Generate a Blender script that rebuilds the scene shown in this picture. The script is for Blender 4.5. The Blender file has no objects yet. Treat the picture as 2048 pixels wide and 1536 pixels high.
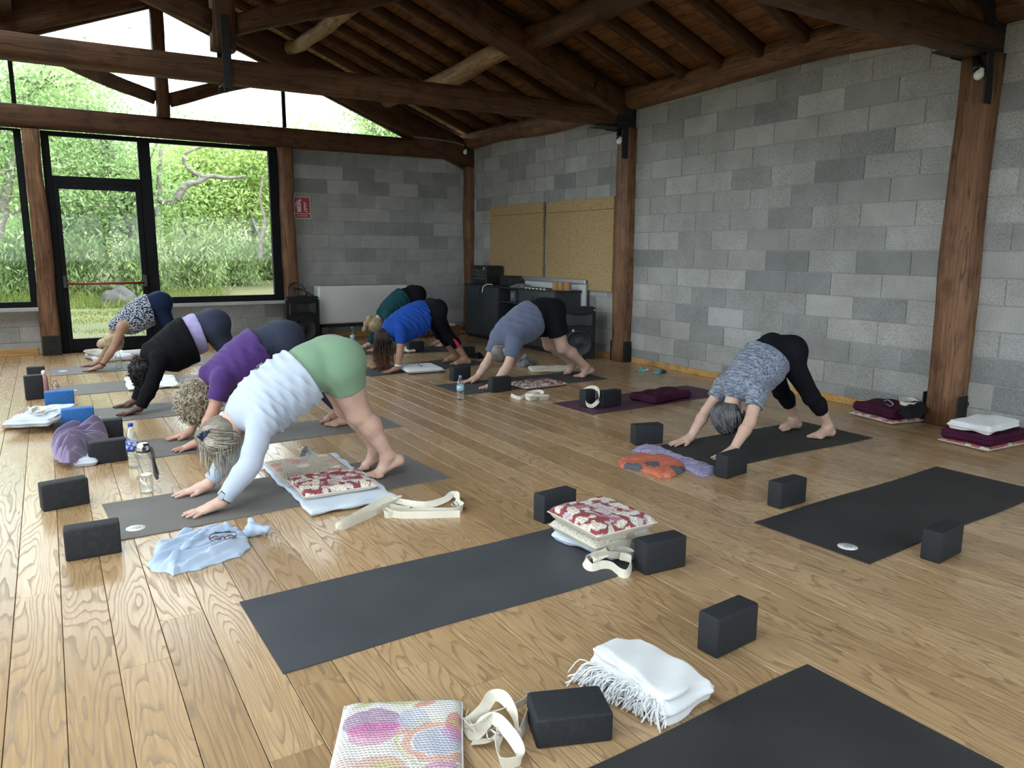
import bpy, bmesh, math, random
import numpy as np
from mathutils import Vector, Matrix
PI = math.pi
SC = bpy.context.scene
COL = SC.collection
# ------------------------------------------------------------------ camera, sky, exposure
CAM_H = 1.37
FPX, YAW, PITCH, ROLL = 1512.1, 0.547987, 0.175766, 0.005608
def cam_rows():
    cy, sy, cp, sp = math.cos(YAW), math.sin(YAW), math.cos(PITCH), math.sin(PITCH)
    f = np.array([sy*cp, cy*cp, -sp]); r = np.array([cy, -sy, 0.0]); u = np.cross(r, f)
    c, s = math.cos(ROLL), math.sin(ROLL)
    return c*r + s*u, -s*r + c*u, f
_r, _u, _f = cam_rows()
cd = bpy.data.cameras.new('camera'); cam = bpy.data.objects.new('camera', cd); COL.objects.link(cam)
cd.sensor_width = 36.0; cd.lens = FPX/2048*36.0; cd.clip_end = 400; cd.clip_start = 0.05
cam.matrix_world = Matrix(((_r[0], _u[0], -_f[0], 0), (_r[1], _u[1], -_f[1], 0), (_r[2], _u[2], -_f[2], CAM_H), (0, 0, 0, 1)))
SC.camera = cam
def at_depth(px, py, y):
    d = _r*(px-1024) - _u*(py-768) + _f*FPX
    t = y/d[1]
    return np.array((d[0]*t, y, CAM_H+d[2]*t))
def at(px, py, z=0.0):
    """world point at height z seen at that photograph pixel"""
    d = _r*(px-1024) - _u*(py-768) + _f*FPX
    t = (z-CAM_H)/d[2]
    return Vector((d[0]*t, d[1]*t, z))
vs = SC.view_settings
vs.view_transform = 'Standard'; vs.look = 'None'; vs.gamma = 1.0; vs.use_curve_mapping = False
vs.exposure = 2.9
wd = bpy.data.worlds.new('sky'); SC.world = wd; wd.use_nodes = True
nt = wd.node_tree; bg = nt.nodes['Background']
tc = nt.nodes.new('ShaderNodeTexCoord'); nz = nt.nodes.new('ShaderNodeTexNoise'); rp = nt.nodes.new('ShaderNodeValToRGB')
nz.inputs['Scale'].default_value = 2.2; nz.inputs['Detail'].default_value = 6
rp.color_ramp.elements[0].position = 0.3; rp.color_ramp.elements[0].color = (0.80, 0.88, 1.0, 1)
rp.color_ramp.elements[1].position = 0.7; rp.color_ramp.elements[1].color = (0.97, 0.99, 1.0, 1)
nt.links.new(tc.outputs['Generated'], nz.inputs['Vector']); nt.links.new(nz.outputs['Fac'], rp.inputs['Fac']); nt.links.new(rp.outputs['Color'], bg.inputs['Color'])
bg.inputs['Strength'].default_value = 1.0
sl = bpy.data.lights.new('sun', 'SUN'); sun = bpy.data.objects.new('sun', sl); COL.objects.link(sun)
sl.energy = 0.25; sl.angle = 0.6; sl.color = (1.0, 0.96, 0.88); sun.rotation_euler = (math.radians(35), math.radians(-20), 0)
def portal(name, loc, rot, sx, sy):
    l = bpy.data.lights.new(name, 'AREA'); l.shape = 'RECTANGLE'; l.size = sx; l.size_y = sy
    l.cycles.is_portal = True
    o = bpy.data.objects.new(name, l); COL.objects.link(o); o.location = loc; o.rotation_euler = rot
SC.cycles.max_bounces = 10; SC.cycles.diffuse_bounces = 5; SC.cycles.transparent_max_bounces = 16
# ------------------------------------------------------------------ helpers
def tag(o, label=None, cat=None, group=None, kind=None):
    if label: o['label'] = label
    if cat: o['category'] = cat
    if group: o['group'] = group
    if kind: o['kind'] = kind
    return o
def empty(name, loc=(0, 0, 0), rz=0.0, **k):
    o = bpy.data.objects.new(name, None); COL.objects.link(o)
    o.location = loc; o.rotation_euler = (0, 0, rz); o.empty_display_size = 0.05
    return tag(o, **k)
def link(name, me, mat=None, parent=None, loc=None, rz=None, **k):
    o = bpy.data.objects.new(name, me); COL.objects.link(o)
    if mat is not None and me is not None and not me.materials: me.materials.append(mat)
    if parent is not None: o.parent = parent
    if loc is not None: o.location = loc
    if rz is not None: o.rotation_euler = (0, 0, rz)
    return tag(o, **k)
def fast_mesh(name, v, faces, smooth=True):
    """faces: int array (n,k)"""
    v = np.asarray(v, np.float32); faces = np.asarray(faces, np.int32)
    me = bpy.data.meshes.new(name); n, k = faces.shape
    me.vertices.add(len(v)); me.vertices.foreach_set('co', v.ravel())
    me.loops.add(n*k); me.loops.foreach_set('vertex_index', faces.ravel())
    me.polygons.add(n); me.polygons.foreach_set('loop_start', np.arange(0, n*k, k, dtype=np.int32))
    me.update(calc_edges=True)
    if smooth: me.polygons.foreach_set('use_smooth', np.ones(n, bool))
    return me
def bm_mesh(bm, name, smooth=False):
    me = bpy.data.meshes.new(name); bm.to_mesh(me); bm.free()
    if smooth: me.polygons.foreach_set('use_smooth', np.ones(len(me.polygons), bool))
    return me
def bx(bm, c, s, rz=0.0, bev=0.0, seg=1, M=None):
    """box with centre c and full size s added to bm"""
    r = bmesh.ops.create_cube(bm, size=1.0)
    vs_ = r['verts']
    bmesh.ops.scale(bm, vec=s, verts=vs_)
    if bev > 0:
        es = list({e for v in vs_ for e in v.link_edges})
        rb = bmesh.ops.bevel(bm, geom=es, offset=bev, segments=seg, affect='EDGES', profile=0.5)
        vs_ = list({v for f in rb['faces'] for v in f.verts} | {v for v in vs_ if v.is_valid})
    if rz: bmesh.ops.rotate(bm, cent=(0, 0, 0), matrix=Matrix.Rotation(rz, 3, 'Z'), verts=vs_)
    if M is not None: bmesh.ops.transform(bm, matrix=M, verts=vs_)
    bmesh.ops.translate(bm, vec=c, verts=vs_)
    return vs_
def box_me(name, c, s, bev=0.0, seg=1, rz=0.0):
    bm = bmesh.new(); bx(bm, c, s, rz, bev, seg); return bm_mesh(bm, name)
_bc = {}
def unit_box(sx, sy, sz, bev):
    k = (round(sx, 3), round(sy, 3), round(sz, 3), bev)
    if k not in _bc: _bc[k] = box_me('box', (0, 0, 0), k[:3], bev)
    return _bc[k]
def lathe_me(name, prof, n=24, cap=True):
    """prof: list of (r,z)"""
    v = []; f = []
    for r, z in prof:
        for i in range(n):
            a = 2*PI*i/n; v.append((r*math.cos(a), r*math.sin(a), z))
    m = len(prof)
    for j in range(m-1):
        for i in range(n):
            f.append((j*n+i, j*n+(i+1) % n, (j+1)*n+(i+1) % n, (j+1)*n+i))
    me = bpy.data.meshes.new(name)
    if cap:
        f.append(tuple(range(n))[::-1]); f.append(tuple(range((m-1)*n, m*n)))
    me.from_pydata(v, [], f); me.polygons.foreach_set('use_smooth', np.array([len(p.vertices) == 4 for p in me.polygons]))
    return me
def tube_me(name, pts, rad, n=8, closed=False):
    P = [Vector(p) for p in pts]; m = len(P); R = rad if hasattr(rad, '__len__') else [rad]*m
    v = []; f = []
    up = Vector((0, 0, 1)); prev = None
    for i in range(m):
        t = (P[min(i+1, m-1)]-P[max(i-1, 0)]).normalized()
        a = prev if prev is not None else (up.cross(t) if abs(t.z) < 0.95 else Vector((1, 0, 0)))
        a = (a - t*a.dot(t)).normalized(); b = t.cross(a); prev = a
        for k in range(n):
            w = 2*PI*k/n; v.append(P[i]+(a*math.cos(w)+b*math.sin(w))*R[i])
    for i in range(m-1):
        for k in range(n):
            f.append((i*n+k, i*n+(k+1) % n, (i+1)*n+(k+1) % n, (i+1)*n+k))
    f.append(tuple(range(n))[::-1]); f.append(tuple(range((m-1)*n, m*n)))
    me = bpy.data.meshes.new(name); me.from_pydata(v, [], f)
    me.polygons.foreach_set('use_smooth', np.array([len(p.vertices) == 4 for p in me.polygons]))
    return me
def catmull(pts, sub=8):
    P = [np.array(p, float) for p in pts]; out = []
    for i in range(len(P)-1):
        a, b, c, d = P[max(i-1, 0)], P[i], P[i+1], P[min(i+2, len(P)-1)]
        for s in range(sub):
            t = s/sub
            out.append(0.5*((2*b)+(-a+c)*t+(2*a-5*b+4*c-d)*t*t+(-a+3*b-3*c+d)*t**3))
    out.append(P[-1]); return np.array(out)
def ribbon_me(name, pts, width=0.038, th=0.0018, sub=8):
    """pts: (x,y,z,angle) centre line of a strap; angle 0 = flat, 90 = standing on edge"""
    C = catmull(pts, sub); v = []; f = []; m = len(C)
    for i in range(m):
        t = C[min(i+1, m-1), :3]-C[max(i-1, 0), :3]; t /= np.linalg.norm(t)+1e-9
        side = np.cross([0, 0, 1.0], t); L = np.linalg.norm(side)
        side = side/L if L > 1e-4 else np.array([1.0, 0, 0]); nrm = np.cross(t, side)
        a = math.radians(C[i, 3]); s2 = side*math.cos(a)+nrm*math.sin(a); n2 = np.cross(t, s2)
        for k1, k2 in ((1, 1), (-1, 1), (-1, -1), (1, -1)):
            v.append(C[i, :3]+s2*width/2*k1+n2*th/2*k2)
    v = np.array(v); lowest = v[:, 2].min()
    for i in range(m-1):
        for k in range(4):
            f.append((i*4+k, i*4+(k+1) % 4, (i+1)*4+(k+1) % 4, (i+1)*4+k))
    f.append((3, 2, 1, 0)); f.append(tuple(range((m-1)*4, m*4)))
    me = bpy.data.meshes.new(name); me.from_pydata([tuple(a) for a in v], [], f)
    return me
# ------------------------------------------------------------------ materials
MATS = {}
def nodes(m): return m.node_tree.nodes, m.node_tree.links
def M(name, col, rough=0.5, col2=None, n=(8, 4), stretch=(1, 1, 1), contrast=(0.35, 0.65), bump=None, metal=0.0, spec=0.5, rnd=0.0, sheen=0.0, sss=0.0, coord='Object', gen=None):
    m = bpy.data.materials.new(name); m.use_nodes = True; N, L = nodes(m)
    b = N['Principled BSDF']; b.inputs['Roughness'].default_value = rough; b.inputs['Metallic'].default_value = metal
    b.inputs['Specular IOR Level'].default_value = spec
    if sheen: b.inputs['Sheen Weight'].default_value = sheen
    if sss: b.inputs['Subsurface Weight'].default_value = sss; b.inputs['Subsurface Radius'].default_value = (0.02, 0.008, 0.004)
    b.inputs['Base Color'].default_value = (*col, 1)
    tc = N.new('ShaderNodeTexCoord'); mp = N.new('ShaderNodeMapping'); mp.inputs['Scale'].default_value = stretch
    L.new(tc.outputs[coord], mp.inputs['Vector']); vec = mp.outputs['Vector']
    if col2 is not None:
        t = N.new('ShaderNodeTexNoise'); t.inputs['Scale'].default_value = n[0]; t.inputs['Detail'].default_value = n[1]
        r = N.new('ShaderNodeValToRGB'); e = r.color_ramp.elements
        e[0].position, e[1].position = contrast; e[0].color = (*col, 1); e[1].color = (*col2, 1)
        L.new(vec, t.inputs['Vector']); L.new(t.outputs['Fac'], r.inputs['Fac']); out = r.outputs['Color']
        if rnd:
            oi = N.new('ShaderNodeObjectInfo'); h = N.new('ShaderNodeHueSaturation'); mr = N.new('ShaderNodeMapRange')
            mr.inputs['To Min'].default_value = 1-rnd; mr.inputs['To Max'].default_value = 1+rnd
            L.new(oi.outputs['Random'], mr.inputs['Value']); L.new(mr.outputs['Result'], h.inputs['Value']); L.new(out, h.inputs['Color']); out = h.outputs['Color']
        L.new(out, b.inputs['Base Color'])
    if bump:
        t2 = N.new('ShaderNodeTexNoise'); t2.inputs['Scale'].default_value = bump[0]; t2.inputs['Detail'].default_value = 3
        bp = N.new('ShaderNodeBump'); bp.inputs['Strength'].default_value = bump[1]; bp.inputs['Distance'].default_value = bump[2] if len(bump) > 2 else 0.002
        L.new(vec, t2.inputs['Vector']); L.new(t2.outputs['Fac'], bp.inputs['Height']); L.new(bp.outputs['Normal'], b.inputs['Normal'])
    MATS[name] = m
    return m
def mk(N, t, **k):
    n = N.new(t)
    for a, v in k.items():
        if a.startswith('i_'): n.inputs[a[2:].replace('_', ' ')].default_value = v
        else: setattr(n, a, v)
    return n
def ramp(N, stops, interp='LINEAR'):
    r = N.new('ShaderNodeValToRGB'); r.color_ramp.interpolation = interp; e = r.color_ramp.elements
    while len(e) < len(stops): e.new(0.5)
    for i, (p, c) in enumerate(stops): e[i].position = p; e[i].color = (*c, 1) if len(c) == 3 else c
    return r
def math_n(N, L, op, a, b=None):
    n = N.new('ShaderNodeMath'); n.operation = op
    for i, x in enumerate((a, b)):
        if x is None: continue
        if isinstance(x, (int, float)): n.inputs[i].default_value = x
        else: L.new(x, n.inputs[i])
    return n.outputs[0]
def mixc(N, L, fac, a, b, mode='MIX'):
    n = N.new('ShaderNodeMix'); n.data_type = 'RGBA'; n.blend_type = mode
    for i, x in ((0, fac), (6, a), (7, b)):
        if isinstance(x, (int, float)): n.inputs[i].default_value = x
        elif isinstance(x, tuple): n.inputs[i].default_value = (*x, 1)
        else: L.new(x, n.inputs[i])
    return n.outputs[2]
def oak_floor():
    m = bpy.data.materials.new('oak_floor'); m.use_nodes = True; N, L = nodes(m); b = N['Principled BSDF']
    tc = N.new('ShaderNodeTexCoord'); oi = N.new('ShaderNodeObjectInfo'); geo = N.new('ShaderNodeNewGeometry')
    off = mk(N, 'ShaderNodeVectorMath', operation='SCALE'); L.new(oi.outputs['Random'], off.inputs['Scale']); off.inputs[0].default_value = (37, 91, 53)
    add = mk(N, 'ShaderNodeVectorMath', operation='ADD'); L.new(geo.outputs['Position'], add.inputs[0]); L.new(off.outputs[0], add.inputs[1])
    mp = N.new('ShaderNodeMapping'); mp.inputs['Scale'].default_value = (7.0, 0.85, 1.0); L.new(add.outputs[0], mp.inputs['Vector'])
    n1 = mk(N, 'ShaderNodeTexNoise', i_Scale=1.0, i_Detail=1.6, i_Roughness=0.45); L.new(mp.outputs[0], n1.inputs['Vector'])
    mp2 = N.new('ShaderNodeMapping'); mp2.inputs['Scale'].default_value = (60, 7, 1); L.new(add.outputs[0], mp2.inputs['Vector'])
    n2 = mk(N, 'ShaderNodeTexNoise', i_Scale=1.0, i_Detail=3.0); L.new(mp2.outputs[0], n2.inputs['Vector'])
    s = math_n(N, L, 'MULTIPLY', n1.outputs['Fac'], 23.0); s = math_n(N, L, 'ADD', s, math_n(N, L, 'MULTIPLY', n2.outputs['Fac'], 0.55))
    fr = math_n(N, L, 'FRACT', s)
    line = ramp(N, [(0.0, (1, 1, 1)), (0.10, (0.75, 0.75, 0.75)), (0.34, (0.12, 0.12, 0.12)), (1.0, (0, 0, 0))]); L.new(fr, line.inputs['Fac'])
    mp3 = N.new('ShaderNodeMapping'); mp3.inputs['Scale'].default_value = (140, 6, 1); L.new(add.outputs[0], mp3.inputs['Vector'])
    n3 = mk(N, 'ShaderNodeTexNoise', i_Scale=1.0, i_Detail=2.0); L.new(mp3.outputs[0], n3.inputs['Vector'])
    tone = ramp(N, [(0.0, (0.37, 0.235, 0.118)), (0.35, (0.43, 0.278, 0.145)), (0.7, (0.48, 0.316, 0.170)), (1.0, (0.53, 0.36, 0.20))]); L.new(oi.outputs['Random'], tone.inputs['Fac'])
    fine = ramp(N, [(0.3, (0.80, 0.78, 0.75)), (0.7, (1.1, 1.1, 1.1))]); L.new(n3.outputs['Fac'], fine.inputs['Fac'])
    c = mixc(N, L, 1.0, tone.outputs[0], fine.outputs[0], 'MULTIPLY')
    c = mixc(N, L, math_n(N, L, 'MULTIPLY', line.outputs[0], 0.62), c, (0.13, 0.075, 0.038))
    L.new(c, b.inputs['Base Color'])
    rr = math_n(N, L, 'ADD', math_n(N, L, 'MULTIPLY', line.outputs[0], 0.2), 0.22); L.new(rr, b.inputs['Roughness'])
    bp = mk(N, 'ShaderNodeBump', i_Strength=0.25, i_Distance=0.001, invert=True); L.new(line.outputs[0], bp.inputs['Height']); L.new(bp.outputs[0], b.inputs['Normal'])
    b.inputs['Specular IOR Level'].default_value = 0.9
    MATS['oak'] = m; return m
def concrete(name, cols, bumpy=0.6):
    m = bpy.data.materials.new(name); m.use_nodes = True; N, L = nodes(m); b = N['Principled BSDF']; b.inputs['Roughness'].default_value = 0.92; b.inputs['Specular IOR Level'].default_value = 0.2
    oi = N.new('ShaderNodeObjectInfo'); geo = N.new('ShaderNodeNewGeometry')
    k = len(cols)-1
    tone = ramp(N, [(i/k, c) for i, c in enumerate(cols)]); L.new(oi.outputs['Random'], tone.inputs['Fac'])
    n1 = mk(N, 'ShaderNodeTexNoise', i_Scale=3.5, i_Detail=5.0); n2 = mk(N, 'ShaderNodeTexNoise', i_Scale=190.0, i_Detail=2.0); n3 = mk(N, 'ShaderNodeTexNoise', i_Scale=70.0, i_Detail=4.0)
    for n in (n1, n2, n3): L.new(geo.outputs['Position'], n.inputs['Vector'])
    r1 = ramp(N, [(0.3, (0.86, 0.86, 0.84)), (0.7, (1.1, 1.1, 1.1))]); L.new(n1.outputs['Fac'], r1.inputs['Fac'])
    r2 = ramp(N, [(0.34, (0.62, 0.62, 0.62)), (0.5, (1, 1, 1)), (0.68, (1.35, 1.35, 1.35))]); L.new(n2.outputs['Fac'], r2.inputs['Fac'])
    c = mixc(N, L, 1.0, tone.outputs[0], r1.outputs[0], 'MULTIPLY'); c = mixc(N, L, 1.0, c, r2.outputs[0], 'MULTIPLY'); L.new(c, b.inputs['Base Color'])
    bp = mk(N, 'ShaderNodeBump', i_Strength=bumpy, i_Distance=0.003); L.new(n3.outputs['Fac'], bp.inputs['Height']); L.new(bp.outputs[0], b.inputs['Normal'])
    MATS[name] = m; return m
def timber_mat(name, a, bcol, dark, rough=0.6):
    """grain runs along local X of each beam"""
    m = bpy.data.materials.new(name); m.use_nodes = True; N, L = nodes(m); b = N['Principled BSDF']; b.inputs['Roughness'].default_value = rough; b.inputs['Specular IOR Level'].default_value = 0.3
    tc = N.new('ShaderNodeTexCoord'); oi = N.new('ShaderNodeObjectInfo')
    off = mk(N, 'ShaderNodeVectorMath', operation='SCALE'); L.new(oi.outputs['Random'], off.inputs['Scale']); off.inputs[0].default_value = (31, 17, 23)
    add = mk(N, 'ShaderNodeVectorMath', operation='ADD'); L.new(tc.outputs['Object'], add.inputs[0]); L.new(off.outputs[0], add.inputs[1])
    def noise(sc, det):
        mp = N.new('ShaderNodeMapping'); mp.inputs['Scale'].default_value = sc; L.new(add.outputs[0], mp.inputs['Vector'])
        n = mk(N, 'ShaderNodeTexNoise', i_Scale=1.0, i_Detail=det); L.new(mp.outputs[0], n.inputs['Vector']); return n.outputs['Fac']
    big, grain, crack, spots = noise((0.9, 5, 5), 3.0), noise((2.0, 60, 60), 4.0), noise((0.7, 16, 16), 2.0), noise((5, 9, 9), 5.0)
    r = ramp(N, [(0.3, a), (0.68, bcol)]); L.new(big, r.inputs['Fac'])
    g = ramp(N, [(0.3, (0.6, 0.57, 0.55)), (0.7, (1.12, 1.12, 1.12))]); L.new(grain, g.inputs['Fac'])
    c = mixc(N, L, 1.0, r.outputs[0], g.outputs[0], 'MULTIPLY')
    sp = ramp(N, [(0.35, (0.55, 0.52, 0.5)), (0.5, (1, 1, 1))]); L.new(spots, sp.inputs['Fac']); c = mixc(N, L, 0.8, c, sp.outputs[0], 'MULTIPLY')
    ck = ramp(N, [(0.487, (0, 0, 0)), (0.5, (1, 1, 1)), (0.512, (0, 0, 0))]); L.new(crack, ck.inputs['Fac'])
    c = mixc(N, L, math_n(N, L, 'MULTIPLY', ck.outputs[0], 0.75), c, dark); L.new(c, b.inputs['Base Color'])
    h = math_n(N, L, 'SUBTRACT', grain, math_n(N, L, 'MULTIPLY', ck.outputs[0], 2.0))
    bp = mk(N, 'ShaderNodeBump', i_Strength=0.5, i_Distance=0.004); L.new(h, bp.inputs['Height']); L.new(bp.outputs[0], b.inputs['Normal'])
    MATS[name] = m; return m
def glass_pane():
    m = bpy.data.materials.new('window_glass'); m.use_nodes = True; N, L = nodes(m)
    t = N.new('ShaderNodeBsdfTransparent'); t.inputs['Color'].default_value = (0.93, 0.96, 0.95, 1); g = mk(N, 'ShaderNodeBsdfGlossy', i_Roughness=0.02)
    fz = mk(N, 'ShaderNodeFresnel', i_IOR=1.22); mx = N.new('ShaderNodeMixShader')
    L.new(fz.outputs[0], mx.inputs[0]); L.new(t.outputs[0], mx.inputs[1]); L.new(g.outputs[0], mx.inputs[2]); L.new(mx.outputs[0], N['Material Output'].inputs['Surface'])
    N.remove(N['Principled BSDF']); MATS['glass'] = m; return m
def bottle_mat(name, col=(0.95, 0.98, 0.98), ior=1.2):
    m = bpy.data.materials.new(name); m.use_nodes = True; N, L = nodes(m)
    t = N.new('ShaderNodeBsdfTransparent'); t.inputs['Color'].default_value = (*col, 1); g = mk(N, 'ShaderNodeBsdfGlossy', i_Roughness=0.05)
    fz = mk(N, 'ShaderNodeLayerWeight', i_Blend=0.35); mx = N.new('ShaderNodeMixShader')
    r = ramp(N, [(0.0, (0.05, 0.05, 0.05)), (1.0, (0.65, 0.65, 0.65))]); L.new(fz.outputs['Facing'], r.inputs['Fac'])
    L.new(r.outputs[0], mx.inputs[0]); L.new(t.outputs[0], mx.inputs[1]); L.new(g.outputs[0], mx.inputs[2]); L.new(mx.outputs[0], N['Material Output'].inputs['Surface'])
    N.remove(N['Principled BSDF']); MATS[name] = m; return m
oak_floor()
concrete('block_wall', [(0.215, 0.22, 0.222), (0.27, 0.272, 0.27), (0.31, 0.312, 0.306), (0.335, 0.338, 0.332), (0.36, 0.352, 0.34), (0.395, 0.398, 0.392)])
concrete('mortar', [(0.36, 0.36, 0.355), (0.36, 0.36, 0.355)], 0.4)
concrete('sill_stone', [(0.42, 0.43, 0.43), (0.42, 0.43, 0.43)], 0.2)
timber_mat('post_wood', (0.155, 0.074, 0.038), (0.25, 0.130, 0.068), (0.02, 0.01, 0.006))
timber_mat('truss_wood', (0.066, 0.029, 0.014), (0.125, 0.059, 0.028), (0.012, 0.006, 0.004))
timber_mat('purlin_wood', (0.24, 0.14, 0.062), (0.40, 0.255, 0.13), (0.04, 0.02, 0.01))
timber_mat('board_wood', (0.16, 0.070, 0.026), (0.27, 0.122, 0.048), (0.03, 0.014, 0.007))
timber_mat('pine_trim', (0.52, 0.29, 0.095), (0.60, 0.36, 0.13), (0.36, 0.19, 0.06), 0.4)
glass_pane(); bottle_mat('clear_plastic', (0.975, 0.985, 0.985)); bottle_mat('water', (0.97, 0.985, 0.985))
M('black_frame', (0.004, 0.0045, 0.006), 0.6, (0.007, 0.007, 0.009), n=(4, 3), spec=0.15)
M('black_iron', (0.005, 0.005, 0.006), 0.6, (0.010, 0.010, 0.011), n=(14, 4), bump=(40, 0.3))
M('black_foam', (0.0095, 0.0115, 0.0165), 0.75, (0.018, 0.020, 0.025), n=(90, 3), contrast=(0.45, 0.75), bump=(160, 0.35, 0.001))
M('worn_foam', (0.009, 0.011, 0.016), 0.75, (0.024, 0.022, 0.021), n=(30, 5), contrast=(0.5, 0.75), bump=(120, 0.4, 0.001))
M('blue_foam', (0.012, 0.105, 0.36), 0.7, (0.016, 0.13, 0.42), n=(60, 3), bump=(160, 0.3, 0.001))
M('red_metal', (0.20, 0.018, 0.011), 0.45)
M('white_plastic', (0.78, 0.78, 0.76), 0.35)
M('white_paint', (0.62, 0.63, 0.62), 0.22, (0.66, 0.67, 0.66), n=(2, 2))
M('chrome', (0.75, 0.76, 0.78), 0.18, metal=1.0)
M('black_plastic', (0.010, 0.0105, 0.012), 0.4, (0.018, 0.018, 0.02), n=(40, 2))
M('cabinet_slate', (0.026, 0.033, 0.038), 0.42, (0.030, 0.037, 0.042), n=(3, 2))
M('cabinet_dark', (0.012, 0.014, 0.016), 0.5)
# ------------------------------------------------------------------ floor
WX, BY, LX, FY = 6.13, 11.45, -3.13, -1.2     # inner faces of right, back, left, front walls
rng = random.Random(7)
fl_ = link('floor', box_me('floor', ((WX+LX)/2, (BY+FY)/2, -0.06), (WX-LX+0.6, BY-FY+0.6, 0.08)), M('joint_oak', (0.46, 0.33, 0.19), 0.6), kind='structure', label='oak plank floor of the studio', cat='floor')
PW = 0.1545
stuff_bm = bmesh.new()
row = 0
x = 0.092 - PW*21
while x < WX-0.005:
    y = FY; first = 0.5+2.0*rng.random()
    w = min(PW, WX-x)
    while y < BY:
        ln = first or rng.choice((1.6, 1.9, 2.1, 2.4, 2.7)); first = None; y2 = min(y+ln, BY)
        if y2-y > 0.05:
            cx_, cy_ = x+w/2, (y+y2)/2
            if x > -0.75 and y2 > 0.3:
                link('plank', unit_box(w-0.0022, y2-y-0.0015, 0.02, 0.0011), MATS['oak'], fl_, (cx_, cy_, -0.01))
            else:
                bx(stuff_bm, (cx_, cy_, -0.01), (w-0.0022, y2-y-0.0015, 0.02))
        y = y2
    x += PW
link('planks', bm_mesh(stuff_bm, 'planks'), MATS['oak'], fl_, kind='stuff')
# ------------------------------------------------------------------ block walls
def block_wall(name, label, axis, fixed, nrm, a0, a1, z0, z1, joint, holes=(), mat='block_wall', zb=0.163, pieces=True):
    """axis 'y' -> wall runs along y at x=fixed; nrm = sign of the inner face direction. joint: joint position of even courses"""
    bm = bmesh.new(); th = 0.2
    if axis == 'y': bx(bm, (fixed-nrm*(0.006+th/2), (a0+a1)/2, (z0+z1)/2), (th, a1-a0, z1-z0))
    else: bx(bm, ((a0+a1)/2, fixed-nrm*(0.006+th/2), (z0+z1)/2), (a1-a0, th, z1-z0))
    root = link(name, bm_mesh(bm, name), MATS['mortar'], kind='structure', label=label, cat='wall')
    CH = 0.2025; k = -1
    sb = None if pieces else bmesh.new()
    while zb+CH*k < z1-0.02:
        za, zc = max(zb+CH*k, z0), min(zb+CH*(k+1), z1)
        if zc-za > 0.02:
            j = joint + (0.0 if k % 2 == 0 else 0.255)
            s = j - math.ceil((j-a0)/0.5)*0.5
            while s < a1-0.01:
                u0, u1 = max(s, a0), min(s+0.5, a1)
                if u1-u0 > 0.03:
                    g = 0.0065; c = ((u0+u1)/2, (za+zc)/2)
                    proud = 0.004*rng.random()
                    loc = (fixed-nrm*(0.018-proud), c[0], c[1]) if axis == 'y' else (c[0], fixed-nrm*(0.018-proud), c[1])
                    sz = (0.036, u1-u0-g, zc-za-g) if axis == 'y' else (u1-u0-g, 0.036, zc-za-g)
                    if sb is not None: bx(sb, loc, sz)
                    else: link('block', unit_box(*sz, 0.0035), MATS[mat], root, loc)
                s += 0.5
        k += 1
    if sb is not None: link('blocks', bm_mesh(sb, 'blocks'), MATS[mat], root, kind='stuff')
    return root
block_wall('wall_right', 'grey concrete block wall on the right of the studio', 'y', WX, -1, 1.5, BY, 0, 3.16, 3.445)
bw2 = block_wall('wall_right_near', 'grey concrete block wall beyond the right edge of view', 'y', WX, -1, FY, 1.5, 0, 3.16, 3.445, pieces=False)
block_wall('wall_back', 'grey concrete block wall behind the fan coil heater', 'x', BY, -1, 3.05, WX, 0, 2.85, 3.71)
block_wall('wall_back_parapet', 'low grey block wall below the big back window', 'x', BY, -1, 1.30, 3.05, 0, 0.575, 1.45)
block_wall('wall_back_left', 'low grey block wall below the left back window', 'x', BY, -1, LX, -0.06, 0, 0.575, -0.36)
# unseen walls to the left and behind the camera, with the openings that light the room
block_wall('wall_left', 'grey block wall on the left side of the far bay', 'y', LX, 1, 7.3, BY, 0, 3.1, 0.2, pieces=False)
block_wall('wall_left_parapet', 'low grey block wall under the left windows', 'y', LX, 1, FY, 7.3, 0, 0.5, 0.2, pieces=False)
block_wall('wall_left_head', 'grey block wall above the left windows', 'y', LX, 1, FY, 7.3, 2.6, 3.1, 0.2, pieces=False)
block_wall('wall_front', 'low grey block wall under the windows behind the camera', 'x', FY, 1, LX, WX, 0, 0.9, 0.2, pieces=False)
# skirting
def skirt(name, c, s, lab): link(name, box_me(name, c, s, 0.004), MATS['pine_trim'], kind='structure', label=lab, cat='skirting board')
for i, (y0, y1) in enumerate(((3.47, 7.17), (7.52, 11.4), (FY, 3.08))):
    skirt('baseboard_right' if i == 0 else 'baseboard_right_%s' % ('far', 'near')[i-1], (WX-0.008, (y0+y1)/2, 0.034), (0.02, y1-y0, 0.068), ('pine skirting board along the right block wall between the two posts', 'pine skirting board behind the cabinet', 'pine skirting board at the near end of the right wall')[i])
skirt('baseboard_back', (4.6, BY-0.008, 0.045), (2.8, 0.02, 0.09), 'pine skirting board under the fan coil heater')
skirt('baseboard_left', (-1.6, BY-0.008, 0.045), (2.85, 0.02, 0.09), 'pine skirting board under the left back window')
skirt('baseboard_window', (2.2, BY-0.008, 0.045), (1.7, 0.02, 0.09), 'pine skirting board under the big back window')
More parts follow.
